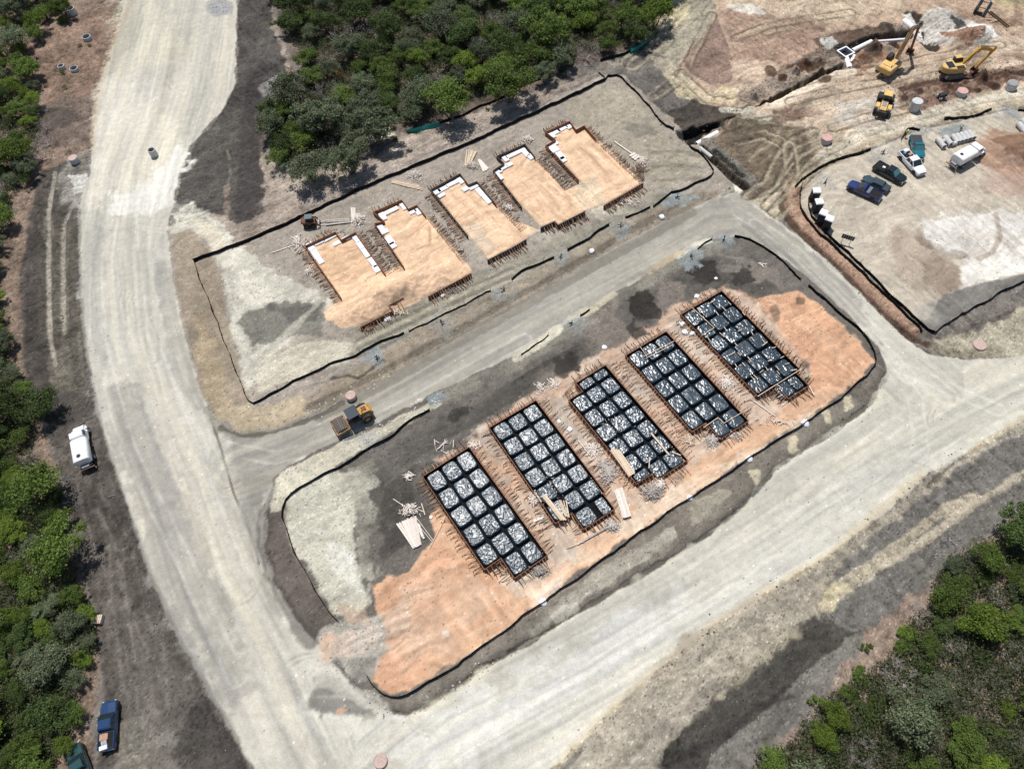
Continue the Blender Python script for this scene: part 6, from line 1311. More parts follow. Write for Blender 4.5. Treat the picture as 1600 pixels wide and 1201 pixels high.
MT['rust_yellow'] = mat('worn_yellow_frame', (0.26,0.15,0.06), 0.7, noise=0.4, nscale=2, dirt=0.6)
def roller():
    c, rz, L = place((527,668), (574,642), 0.9); root = empty("padfoot_roller", c, rz, "yellow and black padfoot roller on the road between the lots", "roller"); root.scale = (1.12,1.12,1.12)
    d = MB(); d.lathe([(0.60,-1.05),(0.68,-1.02),(0.68,1.02),(0.60,1.05)], axis='Y', n=28)
    for r_ in range(12):
        for k in range(18):
            a = 2*math.pi*(k+0.5*(r_ % 2))/18; d.box((0.72*math.cos(a), -0.94+r_*0.171, 0.72*math.sin(a)), (0.16,0.10,0.13), ry=-a)
    dr = d.build("drum", MT['track'], root); dr.location = (1.75,0,0.8)
    f = MB(); f.box((2.65,0,0.85),(0.16,2.5,0.5),bev=0.03); f.box((0.82,0,0.85),(0.16,2.5,0.5),bev=0.03)
    f.box((1.74,1.19,0.85),(1.7,0.14,0.5)); f.box((1.74,-1.19,0.85),(1.7,0.14,0.5)); f.build("drum_frame", MT['rust_yellow'], root)
    MB().box((0.2,0,0.85),(1.1,0.7,0.5),bev=0.05).build("hitch", MT['rust'], root)
    MB().box((-0.5,0,1.15),(1.3,1.6,0.6),bev=0.08).build("operator_platform", MT['black_m'], root)
    s = MB(); s.box((-0.75,0,1.65),(0.5,0.55,0.12),bev=0.03); s.box((-0.98,0,1.95),(0.1,0.55,0.5),bev=0.03); s.tube((-0.2,0,1.4),(-0.35,0,1.95),0.03); s.build("seat", MT['black_m'], root)
    p = MB()
    for x in (-1.1, 0.1):
        for y in (-0.72, 0.72): p.tube((x,y,1.3),(x,y,2.42),0.045)
    pf = p.build("canopy_post", MT['black_m'], root)
    MB().box((-0.3,0,2.44),(1.6,1.75,0.09),bev=0.03).build("canopy", mat("slate_canopy",(0.022,0.034,0.046),0.6,noise=0.15), root)
    e = MB(); e.prism([(-1.15,0.9),(-1.15,1.75),(-1.7,1.85),(-2.5,1.70),(-2.85,1.25),(-2.85,0.75),(-1.3,0.75)], -0.72, 0.72, lambda z: max(0,(z-1.3)*0.3)); hood = e.build("engine_hood", mat('worn_orange_hood',(0.46,0.25,0.05),0.55,noise=0.35,nscale=2.5,dirt=0.5), root)
    MB().box((-1.9,0,1.83),(0.6,0.7,0.08),bev=0.02).build("intake_grille", MT['rust'], hood); MB().tube((-1.5,0.4,1.75),(-1.5,0.4,2.25),0.06).build("exhaust", MT['rust'], hood)
    for s_ in (-1, 1): wheel(root, -1.75, s_*0.98, 0.74, 0.52, side=s_, rim='yellow', lug=True)
roller()
def loader():
    c, rz, L = place((1391,134), (1374,187), 1.2); root = empty("wheel_loader", c, rz, "dusty yellow wheel loader between the left excavator and the tall riser", "wheel loader")
    for x in (1.7, -1.9):
        for s_ in (-1, 1): wheel(root, x, s_*1.12, 0.78, 0.6, side=s_, rim='yellow', lug=True)
    MB().box((1.5,0,1.1),(1.9,1.1,0.8),bev=0.1).build("front_frame", MT['black_m'], root)
    MB().box((0.1,0,1.0),(1.2,0.7,0.6),bev=0.05).build("hitch", MT['black_m'], root)
    cb = MB(); cb.prism([(-0.2,1.5),(-0.2,3.0),(1.15,3.0),(1.35,2.3),(1.35,1.5)], -0.72, 0.72, lambda z: max(0,(z-2)*0.06)); cab = cb.build("cab", MT['glass'], root)
    MB().box((0.45,0,3.06),(1.6,1.55,0.12),bev=0.04).build("cab_roof", MT['yellow_lt'], cab)
    e = MB(); e.prism([(-0.35,1.2),(-0.35,2.0),(-2.3,1.95),(-2.75,1.75),(-2.75,1.0),(-0.5,1.0)], -0.62, 0.62, lambda z: max(0,(z-1.6)*0.2)); hood = e.build("engine_hood", MT['yellow_lt'], root)
    MB().box((-1.3,0,2.0),(1.4,0.75,0.08),bev=0.02).build("radiator_grille", MT['steel'], hood)
    for x in (1.7, -1.35):
        for s_ in (-1, 1): MB().prism([(x-0.85,1.45),(x-0.6,1.68),(x+0.6,1.68),(x+0.85,1.45)], min(s_*0.72,s_*1.4), max(s_*0.72,s_*1.4)).build("fender", MT['black_m' if x > 0 else 'yellow_lt'], root)
    MB().box((-3.0,0,1.15),(0.5,1.9,0.8),bev=0.08).build("counterweight", MT['black_m'], root)
    for s_ in (-0.5, 0.5): MB().bar((1.0,s_,1.9),(2.6,s_,0.95),0.2,0.3).build("lift_arm", MT['yellow'], root)
    b = MB(); prof = [(2.55,0.15),(2.5,0.9),(2.75,1.35),(2.85,1.35),(2.68,0.9),(2.72,0.28),(3.5,0.18),(3.55,0.1)]
    b.prism(prof, -1.45, 1.45)
    for y in (-1.45, 1.41): b.prism([(2.55,0.15),(2.5,0.9),(2.75,1.35),(3.0,1.1),(3.5,0.18)], y, y+0.04)
    b.build("bucket", MT['black_m'], root)
loader()
def skid():
    c, rz, L = place((497,347), (472,350), 0.8); root = empty("skid_steer_loader", c, rz, "small brown skid steer loader beside the silt fence and plank stack", "skid steer")
    for x in (-0.65, 0.6):
        for s_ in (-1, 1): wheel(root, x, s_*0.78, 0.42, 0.3, side=s_, rim='rust', lug=True)
    MB().box((-0.1,0,0.8),(2.2,1.2,0.8),bev=0.1).build("body", MT['rust'], root)
    MB().box((-1.0,0,1.3),(0.8,1.2,0.5),bev=0.08).build("engine_cover", MT['rust'], root)
    cb = MB(); cb.box((0.1,0,1.65),(1.1,1.0,1.0),bev=0.05); cab = cb.build("cab", MT['black_m'], root); MB().box((0.1,0,2.2),(1.35,1.15,0.08),bev=0.03).build("cab_roof", mat("slate_roof_steel",(0.09,0.12,0.13),0.5), cab)
    for s_ in (-0.72, 0.72): MB().bar((-1.1,s_,1.5),(1.1,s_,1.2),0.14,0.22).bar((1.1,s_,1.25),(1.55,s_,0.4),0.14,0.2).build("lift_arm", MT['rust'], root)
    f = MB(); f.box((1.65,0,0.55),(0.12,1.5,0.7)); f.box((2.2,0.4,0.2),(1.1,0.12,0.05)); f.box((2.2,-0.4,0.2),(1.1,0.12,0.05)); f.build("pallet_fork", MT['steel'], root)
skid()
def toilet(px, py, rot, label):
    p = at(px, py, 2.4); c = Vector((p.x, p.y, ground_z(p.x, p.y))); root = empty("portable_toilet", c, rot, label, "portable toilet", "portable toilets by the silt fence")
    MB().box((0,0,0.08),(1.35,1.35,0.16),bev=0.03).build("base", MT['toilet_body'], root)
    b = MB(); b.box((0,0,1.2),(1.24,1.24,2.1),bev=0.05)
    for k in range(5): b.box((0.62,-0.5+k*0.25,1.25),(0.03,0.07,1.8)); b.box((-0.62,-0.5+k*0.25,1.25),(0.03,0.07,1.8))
    b.build("cabin", MT['toilet_body'], root)
    MB().box((0,-0.632,1.15),(0.78,0.03,1.85),bev=0.012).build("door", MT['toilet_body'], root)
    r = MB(); loft = [(-0.68,0.68,0.68)]; loftbox(r, 2.25, (-0.68,0.68,0.68), 2.40, (-0.62,0.62,0.62)); r.box((0,0,2.24),(1.36,1.36,0.03)); r.build("roof", MT['toilet_roof'], root)
    MB().tube((0.5,0.45,2.3),(0.5,0.45,2.62),0.05).build("vent_pipe", MT['toilet_roof'], root)
toilet(1276.5,298,R(-8),"white roofed portable toilet nearest the blue grey rock patch, first of the four")
toilet(1280.5,315.5,R(-3),"white roofed portable toilet standing alone in second place from the top")
toilet(1287.5,332.5,R(-38),"white roofed portable toilet, left one of the touching pair")
toilet(1297,341.5,R(-38),"white roofed portable toilet, right one of the touching pair, nearest the notice rack")
def notice():
    c = at(1312,379,0); c.z = ground_z(c.x,c.y); b = at(1325,371.5,1.7)
    root = empty("notice_stand", c, R(-32), "slatted dark notice stand on two pale posts beside the toilets", "notice stand")
    for y in (-0.65, 0.65): MB().box((y,0,0.8),(0.09,0.09,1.9)).build("post", MT['lumber'], root)
    m = MB(); m.box((0,0.06,1.55),(2.0,0.04,0.9)); m.build("panel", MT['grey_wood'], root)
    for k in range(6): MB().box((-0.85+k*0.34,0.0,1.6),(0.16,0.06,0.95)).build("slat", MT['black_m'], root)
    root.location = (b.x+0.0, b.y-0.0, c.z)
notice()
# steel and boxes at the top right corner
def frame_box():
    A = at(1544,-6,0.8); B = at(1530,18,0.8); m = (A+B)/2; root = empty("trench_box", (m.x,m.y,ground_z(m.x,m.y)), math.atan2(A.y-B.y,A.x-B.x), "grey steel trench box cut by the top edge at the upper right", "trench box")
    for s_ in (-0.9, 0.9):
        p = MB(); p.box((0,s_,0.8),(6.0,0.14,1.5),bev=0.03)
        for k in range(5): p.box((-2.6+k*1.3,s_*1.09,0.8),(0.1,0.06,1.5))
        p.build("side_panel", MT['steel'], root)
    for x in (-2.6, 2.4):
        for z in (0.4, 1.3): MB().tube((x,-0.83,z),(x,0.83,z),0.09).build("spreader", MT['rust'], root)
    MB().box((-2.8,0,0.2),(0.3,1.6,0.3)).build("foot_plate", MT['black_m'], root)
frame_box()
def beams():
    A = at(1546,18,0.5); B = at(1576,42,0.5); m = (A+B)/2; root = empty("steel_ladder_frame", (m.x,m.y,ground_z(m.x,m.y)), math.atan2(B.y-A.y,B.x-A.x), "long dark steel ladder frame lying at the upper right corner", "steel frame")
    L = (A-B).length
    for y in (-0.28, 0.28): MB().box((0,y,0.45),(L,0.10,0.3)).build("rail", MT['stake'], root)
    for k in range(9): MB().box((-L/2+0.4+k*(L-0.8)/8,0,0.45),(0.08,0.46,0.08)).build("rung", MT['stake'], root)
    for y in (-1, 1): MB().bar((0,y*0.2,0.35),(-1.0+y*0.7,-1.9,0.08),0.12,0.1).build("leg", MT['lumber'], root)
beams()
def trench_roller():
    p = at(1472,151,0.5); root = empty("trench_roller", (p.x,p.y,ground_z(p.x,p.y)), R(10), "small dark trench roller beside the pink lidded riser", "trench roller")
    for x in (-0.5, 0.5):
        for y in (-0.45, 0.45):
            d = MB(); d.lathe([(0.26,-0.22),(0.28,-0.2),(0.28,0.2),(0.26,0.22)], axis='Y', n=14)
            for k in range(8): d.box((0.3*math.cos(k*0.785),0,0.3*math.sin(k*0.785)),(0.06,0.3,0.08),ry=-k*0.785)
            o = d.build("drum", MT['steel'], root); o.location = (x,y,0.3)
    b = MB(); b.box((0,0,0.75),(1.5,0.8,0.5),bev=0.08); b.build("engine_cover", MT['black_m'], root); MB().tube((-0.3,0.2,0.95),(-0.3,0.2,1.25),0.05).build("exhaust", MT['steel'], root)
trench_roller()
# the worker beside the teal pickup
def person():
    p = at(1413,214.5,0); c = Vector((p.x,p.y,ground_z(p.x,p.y)))
    root = empty("person", c, R(-60), "person in yellow vest and white hard hat beside the teal pickup", "person")
    J = dict(pel=(0,0,0.95,0.15), wa=(0,0,1.12,0.14), ch=(0.02,0,1.33,0.17), ne=(0.03,0,1.50,0.065), hd=(0.05,0,1.60,0.09), tp=(0.05,0,1.72,0.085),
             lh=(0,0.10,0.90,0.10), lk=(0.06,0.13,0.50,0.065), la=(0.0,0.15,0.10,0.045), lt=(0.18,0.16,0.04,0.045), rh=(0,-0.10,0.90,0.10), rk=(0.02,-0.14,0.50,0.065), ra=(-0.08,-0.17,0.10,0.045), rt=(0.10,-0.19,0.04,0.045),
             ls=(0.02,0.19,1.42,0.07), le=(0.05,0.30,1.16,0.045), lw=(0.22,0.27,0.98,0.032), lm=(0.29,0.25,0.93,0.035), rs=(0.02,-0.19,1.42,0.07), re=(0.0,-0.29,1.14,0.045), rw=(0.14,-0.30,0.92,0.032), rm=(0.19,-0.30,0.86,0.035))
    E = [('pel','wa'),('wa','ch'),('ch','ne'),('ne','hd'),('hd','tp'),('pel','lh'),('lh','lk'),('lk','la'),('la','lt'),('pel','rh'),('rh','rk'),('rk','ra'),('ra','rt'),('ch','ls'),('ls','le'),('le','lw'),('lw','lm'),('ch','rs'),('rs','re'),('re','rw'),('rw','rm')]
    ks = list(J); me = bpy.data.meshes.new("body"); me.from_pydata([J[k][:3] for k in ks], [(ks.index(a), ks.index(b)) for a, b in E], [])
    o = bpy.data.objects.new("body", me); C.objects.link(o); o.parent = root; me.materials.append(MT['denim'])
    sk = o.modifiers.new("Skin", 'SKIN')
    for i, k in enumerate(ks): me.skin_vertices[0].data[i].radius = (J[k][3], J[k][3])
    me.skin_vertices[0].data[0].use_root = True; ss = o.modifiers.new("Subdivision", 'SUBSURF'); ss.levels = 2; ss.render_levels = 2
    v = MB(); v.lathe([(0.19,1.0),(0.20,1.15),(0.225,1.38),(0.16,1.47),(0.08,1.50)], n=14); o = v.build("vest", MT['vest'], root); o.scale = (0.85,1.08,1)
    h = MB(); h.lathe([(0.155,1.66),(0.15,1.67),(0.13,1.72),(0.10,1.78),(0.04,1.81)], c=(0.05,0,0), n=16); h.build("hard_hat", MT['white_plastic'], root)
    f = MB(); f.lathe([(0.05,1.53),(0.085,1.58),(0.092,1.63),(0.08,1.665)], c=(0.055,0,0), n=14); f.box((0.15,0,1.605),(0.03,0.03,0.04),bev=0.01); f.build("face", MT['skin'], root)
person()
# small bright litter and flags
def bag(px, py, s, label, m='foam'):
    c = gat(px, py); r = random.Random(int(px)); mb = MB(); n = 9
    mb.lathe([(s*0.5*r.uniform(0.8,1),0.0),(s*0.55,s*0.12),(s*0.42,s*0.3),(s*0.15,s*0.38)], n=n)
    mb.v = [(x*r.uniform(0.75,1.25), y*r.uniform(0.75,1.25), z) for x, y, z in mb.v]
    tag(mb.build("plastic_bag", MT[m], None, c, r.uniform(0,6)), label, "plastic bag", None)
for x, y, s, l in ((925,393,0.9,"white bag lying in the road margin below the middle silt fence pieces"),(1034,340,0.9,"white bag in the road margin near the short silt fence"),(1088,465,0.8,"white bag above the fifth plastic form"),(1065,508,0.9,"upper of three white bags left of the fifth plastic form"),(1070,521,0.9,"middle of three white bags left of the fifth plastic form"),(1081,523,0.8,"lower of three white bags left of the fifth plastic form"),(1077,497,1.1,"white bag on the top left corner of the fifth plastic form"),
                   (1120,557,0.6,"small white bag in the gap left of the fifth plastic form"),(606,499,1.2,"white plastic sheet bunched below the first sand filled form"),(970,312,0.8,"white bag at the foot of the last sand filled form"),(692,464,0.6,"white bag below the second sand filled form"),(1257,662,1.0,"white bag hanging on the silt fence below the orange fill"),(1170,718,0.9,"white bag beside the silt fence below the fourth plastic form"),(848,941,1.0,"white sheet at the silt fence below the first plastic form"),(1077,779,0.8,"white bag at the silt fence below the middle plastic form"),(944,545,0.8,"white bag in the dark soil above the third plastic form"),(1118,437,0.5,"tiny white bag in the dark soil above the fifth plastic form"),(890,672,0.8,"white bag between the second and third plastic forms"),(873,660,0.6,"small white bag between the second and third plastic forms, left"),(674,809,0.5,"small white bag between lumber stack and first plastic form"),(1276,298,0.2,"x")):
    if l != "x": bag(x, y, s, l)
# ------------------------------------------------------------ stones and clods
def rocks(name, spots, m, label, cat):
    mb_v = []; mb_f = []
    oct_ = np.array([(1,0,0),(0,1,0),(-1,0,0),(0,-1,0),(0,0,1),(0.7,0.7,0.5),(-0.7,0.7,0.5),(-0.7,-0.7,0.5),(0.7,-0.7,0.5)])
    F = [(0,5,8),(0,1,5),(1,6,5),(1,2,6),(2,7,6),(2,3,7),(3,8,7),(3,0,8),(4,5,6),(4,6,7),(4,7,8),(4,8,5)]
    for x, y, s in spots:
        z = ground_z(x, y); b = len(mb_v); j = rng.uniform(0.65, 1.3, (9,3))*oct_*s; a = rng.uniform(0, 6.28)
        for p in j: mb_v.append((x+p[0]*math.cos(a)-p[1]*math.sin(a), y+p[0]*math.sin(a)+p[1]*math.cos(a), z-s*0.15+p[2]*0.8))
        mb_f += [tuple(i+b for i in f) for f in F]
    me = bpy.data.meshes.new(name); me.from_pydata(mb_v, [], mb_f); me.update(); me.materials.append(m)
    tag(link_mesh(name, me), label, cat, None, 'stuff')
def scatter(lines, n, w, s0, s1):
    out = []
    for p in lines:
        P = P2(p); L = [np.hypot(*(P[i+1]-P[i])) for i in range(len(P)-1)]; T = sum(L)
        for _ in range(int(n*T)):
            t = rng.uniform(0, T); i = 0
            while i < len(L)-1 and t > L[i]: t -= L[i]; i += 1
            q = P[i]+(P[i+1]-P[i])*(t/L[i]); out.append((q[0]+rng.normal(0, w), q[1]+rng.normal(0, w), s0+(s1-s0)*rng.random()**3))
    return out
dark_soil = mat("dark_clod", (0.085,0.075,0.066), 0.95, rnd=0.0, noise=0.4, nscale=0.8)
pale_rock = mat("pale_rock", (0.42,0.40,0.35), 0.95, noise=0.3, nscale=0.8)
tan_rock = mat("tan_clod", (0.30,0.235,0.165), 0.95, noise=0.3, nscale=0.8)
rocks("soil_clods", scatter([[(123,330),(128,500),(150,640)]], 3, 0.7, 0.04, 0.12) + scatter([[(100,340),(104,520),(125,620)], [(62,330),(64,520)]], 12, 1.0, 0.04, 0.16)
      + scatter([[(1530,692),(1440,742),(1300,862),(1200,925),(1100,988),(1000,1075)], [(1230,1000),(1120,1090),(1040,1180)]], 2, 0.7, 0.04, 0.16) + scatter([EDGE2], 2.5, 0.3, 0.03, 0.12)
      + scatter([[(1050,205),(1150,175)], [(1110,230),(1160,280)], [(1180,150),(1250,110),(1320,66),(1430,50)], [(1400,140),(1540,112),(1600,108)], [(1415,160),(1470,150)]], 14, 1.4, 0.05, 0.24)
      + scatter([[(1240,352),(1280,392),(1420,525)]], 5, 0.4, 0.04, 0.14), dark_soil, "dark clods of soil along cut edges and banks", "soil clods")
rocks("pale_stones", scatter([[(400,640),(480,650),(600,592)], [(430,750),(530,705),(680,625)], [(490,1040),(560,1075),(600,1110)], [(650,1112),(760,1050)], [(1060,150),(1150,140),(1220,130)], [(1300,190),(1400,170)], [(1480,55),(1550,60)]], 8, 0.9, 0.04, 0.2)
      + [( *(lambda q: (q.x, q.y))(at(rng.uniform(60, 1560), rng.uniform(30, 1190))), rng.uniform(0.02, 0.07)) for _ in range(500)], pale_rock, "small pale stones scattered over the earthworks", "stones")
rocks("tan_clods", scatter([[(300,450),(330,560),(360,650)], [(500,1000),(600,970)], [(700,880),(640,900),(590,960)], [(1200,470),(1300,520),(1350,570)], [(1440,370),(1490,400)], [(600,500),(540,510)]], 6, 1.4, 0.04, 0.16), tan_rock, "tan clods of sandy soil", "soil clods")
rocks("gravel_heap", [( *(lambda q: (q.x, q.y))(at(342+rng.normal(0, 9), 12+rng.normal(0, 5))), rng.uniform(0.05, 0.14)) for _ in range(900)], mat("crushed_rock",(0.40,0.40,0.39),0.95,noise=0.5,nscale=3), "heap of grey crushed rock at the top of the road", "gravel")
for i, (x_, y_, a_, b_) in enumerate(ROCKS):
    q = [at(x_+rng.normal(0, a_*0.42), y_+rng.normal(0, b_*0.42)) for _ in range(60)]
    if i == 0: brk = mat("blue_grey_rock", (0.24,0.265,0.275), 0.95, noise=0.4, nscale=2)
    wh = ["in the road margin at its far left","below the second sand filled form","below the gap of the upper forms","below the third sand filled form","below the fourth sand filled form","below the last sand filled form","above the third plastic form","above the fifth plastic form, left","at the top bend of the lower lot","beside the padfoot roller","on the berm right of the roller","above the portable toilets","behind the navy pickup","above the concrete pipes","at the right end above the pipes","right of the worker"][i]
    rocks("rock_check", [(p.x, p.y, rng.uniform(0.04, 0.11)) for p in q], brk, "patch of blue grey rock "+wh, "rock patch")
    if i < 9 or i in (11,12,13):
        c = gat(x_, y_); mb = MB()
        for k in range(4): a = rng.uniform(0, 6.28); l_ = rng.uniform(0.2,0.6); mb.bar((0,0,0.15+0.05*k), (l_*math.cos(a), l_*math.sin(a), 0.2+0.15*k), 0.12, 0.06)
        mb.bar((0,0,-0.1), (0.1,0.1,0.9), 0.09, 0.09)
        tag(mb.build("dark_marker_stake", MT['black_m'], None, c), "dark stakes in the rock patch "+wh, "marker stake", "dark stakes in the rock patches")
# green netting under the wood edge
def net(p, label):
    P = [gat(*q) for q in p]; vs = []; fs = []; o0 = P[0].copy()
    for i, q in enumerate(P):
        for z in (0.0, 0.45, 0.9):
            for k in (-0.015, 0.015): vs.append(tuple(q-o0+Vector((random.uniform(-0.2,0.2)+k, random.uniform(-0.2,0.2)+k, z))))
        if i:
            a = (i-1)*6; b = i*6
            for k in (0, 2): fs += [(a+k, b+k, b+k+2, a+k+2), (a+k+1, b+k+1, b+k+3, a+k+3)]
    tag(MB().add(vs, fs).build("debris_net", MT['green_net'], None, o0), label, "net")
net([(638,208),(650,206),(662,203),(674,200),(688,196)], "green debris net hanging under the middle of the top wood's edge")
net([(985,84),(996,78),(1004,72),(1010,66)], "green debris net at the right corner of the top wood")
# ------------------------------------------------------------ trees and shrubs
def leaf_mat(name, c0, c1):
    m = bpy.data.materials.new(name); m.use_nodes = True; nt = m.node_tree; N = nt.nodes; L = nt.links; b = N["Principled BSDF"]
    b.inputs["Roughness"].default_value = 0.6; b.inputs["Specular IOR Level"].default_value = 0.25
    a = N.new("ShaderNodeAttribute"); a.attribute_name = "leaf_shade"; oi = N.new("ShaderNodeObjectInfo")
    mx = N.new("ShaderNodeMix"); mx.data_type = 'RGBA'; L.new(a.outputs["Fac"], mx.inputs[0]); mx.inputs[6].default_value = (*c0, 1); mx.inputs[7].default_value = (*c1, 1)
    mr = N.new("ShaderNodeMapRange"); mr.inputs[3].default_value = 0.7; mr.inputs[4].default_value = 1.35; L.new(oi.outputs["Random"], mr.inputs[0])
    sc = N.new("ShaderNodeVectorMath"); sc.operation = 'SCALE'; L.new(mx.outputs[2], sc.inputs[0]); L.new(mr.outputs[0], sc.inputs["Scale"])
    L.new(sc.outputs[0], b.inputs["Base Color"])
    tr = N.new("ShaderNodeBsdfTranslucent"); L.new(sc.outputs[0], tr.inputs[0]); ms = N.new("ShaderNodeMixShader"); ms.inputs[0].default_value = 0.4
    L.new(b.outputs[0], ms.inputs[1]); L.new(tr.outputs[0], ms.inputs[2]); L.new(ms.outputs[0], N["Material Output"].inputs[0])
    return m
KINDS = {
 'dark':   (leaf_mat("dark_green_leaves", (0.040,0.062,0.015), (0.110,0.158,0.044)), "dark green"),
 'mid':    (leaf_mat("mid_green_leaves", (0.062,0.098,0.014), (0.165,0.230,0.048)), "mid green"),
 'bright': (leaf_mat("yellow_green_leaves", (0.085,0.132,0.012), (0.205,0.280,0.044)), "bright yellow green"),
 'grey':   (leaf_mat("grey_green_leaves", (0.076,0.094,0.046), (0.190,0.222,0.122)), "dusty grey green"),
}
def leaves_mesh(name, P, A, B, S, m):
    n = len(P); V = np.empty((n,4,3)); V[:,0] = P-A; V[:,1] = P-B; V[:,2] = P+A; V[:,3] = P+B
    me = bpy.data.meshes.new(name); me.vertices.add(4*n); me.vertices.foreach_set("co", V.reshape(-1).astype(np.float32))
    me.loops.add(4*n); me.loops.foreach_set("vertex_index", np.arange(4*n, dtype=np.int32)); me.polygons.add(n)
    me.polygons.foreach_set("loop_start", np.arange(0, 4*n, 4, dtype=np.int32)); me.polygons.foreach_set("loop_total", np.full(n, 4, np.int32))
    a = me.attributes.new("leaf_shade", 'FLOAT', 'POINT'); a.data.foreach_set("value", np.repeat(S, 4).astype(np.float32)); me.materials.append(m); me.update(calc_edges=True); return me
def crown_mesh(seed, km, nl=13, per=230, leaf=0.085, squash=0.8, loose=1.0):
    "leaf clusters round many uneven boughs"
    r = np.random.default_rng(seed); Ps = []; As = []; Bs = []; Ss = []
    st_ = r.uniform(0.75, 1.25, 8); ph = r.uniform(0, 6.28)
    for k in range(nl):
        t = r.uniform(0, 6.28); d = math.sqrt(r.random())*0.98*(0.8+0.25*math.sin(2*t+ph)+0.15*math.sin(5*t+ph*2)); h = r.uniform(-0.35, 0.45)*(1-0.6*d)
        s = r.uniform(0.13, 0.33)*(1.15-0.45*d); m = int(per*(s/0.25)**2*r.uniform(0.6, 1.2)); shade = r.uniform(0, 1)
        dv = r.normal(size=(m,3)); dv /= np.linalg.norm(dv, axis=1)[:,None]; dv[:,2] = np.abs(dv[:,2])*np.where(r.random(m) < 0.75, 1, -0.7)
        rad = s*(r.random(m)**0.45)*(1+0.30*r.normal(size=m)*loose); P = dv*rad[:,None]*np.array([1,1,squash*1.1])+np.array([d*math.cos(t), d*math.sin(t), h*squash])
        nrm = dv*0.7 + r.normal(size=(m,3))*0.65 + np.array([0,0,0.45]); nrm /= np.linalg.norm(nrm, axis=1)[:,None]
        a = np.cross(nrm, r.normal(size=(m,3))); a /= np.linalg.norm(a, axis=1)[:,None]; b = np.cross(nrm, a)
        sz = leaf*r.uniform(0.4, 1.25, m)[:,None]; Ps.append(P); As.append(a*sz); Bs.append(b*sz*r.uniform(0.4, 0.75, m)[:,None]); Ss.append(np.clip(shade*0.55+r.uniform(0, 0.6, m), 0, 1))
    return leaves_mesh("crown", np.concatenate(Ps), np.concatenate(As), np.concatenate(Bs), np.concatenate(Ss), KINDS[km][0])
def trunk_mesh(seed, m='bark', twigs=0, thick=0.055):
    r = random.Random(seed); mb = MB()
    def br(p, d, l, rd, lv):
        q = p; n = 3
        for k in range(n):
            d = (d+Vector((r.uniform(-0.25,0.25), r.uniform(-0.25,0.25), r.uniform(-0.05,0.15)))).normalized(); e = q+d*l/n
            mb.tube(q, e, rd*(1-0.22*k), rd*(1-0.22*(k+1)), 5, False); q = e
        if lv > 0:
            for _ in range(3 if lv > 1 else 2+twigs):
                t = r.uniform(0, 6.28); nd = (d*0.5+Vector((math.cos(t), math.sin(t), r.uniform(0.1,0.7)))*0.8).normalized(); br(q, nd, l*0.62, rd*0.5, lv-1)
    for k in range(3 if twigs == 0 else 9):
        t = k*2.1+r.uniform(-0.5,0.5); br(Vector((0.04*math.cos(t),0.04*math.sin(t),-1.05)) if twigs == 0 else Vector((0,0,-0.5)), Vector((0.35*math.cos(t),0.35*math.sin(t),1)) if twigs == 0 else Vector((math.cos(t),math.sin(t),0.7)), 0.75 if twigs == 0 else 0.5, thick if twigs == 0 else 0.022, 2 if twigs == 0 else 3)
    return mb.mesh("trunk" if twigs == 0 else "branch", MT[m])
CR = {k: [crown_mesh(10*i+j, k, nl=(46, 36, 56, 42)[j], per=300, leaf=0.044, loose=(1.0, 1.5, 0.8, 1.9)[j]) for j in range(4)] for i, k in enumerate(KINDS)}
TRK = [trunk_mesh(s) for s in range(4)]; DEAD = [trunk_mesh(50+s, 'twig', 3) for s in range(4)]
LOW = {k: [crown_mesh(500+10*i+j, k, nl=14, per=70, leaf=0.12, squash=0.6, loose=1.5) for j in range(2)] for i, k in enumerate(KINDS)}
def inside_px(x, y, P):
    r = False; j = len(P)-1
    for i in range(len(P)):
        if (P[i][1] > y) != (P[j][1] > y) and x < (P[j][0]-P[i][0])*(y-P[i][1])/(P[j][1]-P[i][1])+P[i][0]: r = not r
        j = i
    return r
ORD = ["", "first","second","third","fourth","fifth","sixth","seventh","eighth","ninth","tenth","eleventh","twelfth","thirteenth","fourteenth","fifteenth","sixteenth","seventeenth","eighteenth","nineteenth","twentieth"]
U_ = ORD[1:10]
for t_, th in (("twenty","thirtieth"),("thirty","fortieth"),("forty","fiftieth"),("fifty","sixtieth")): ORD += [t_+"-"+o for o in U_] + [th]
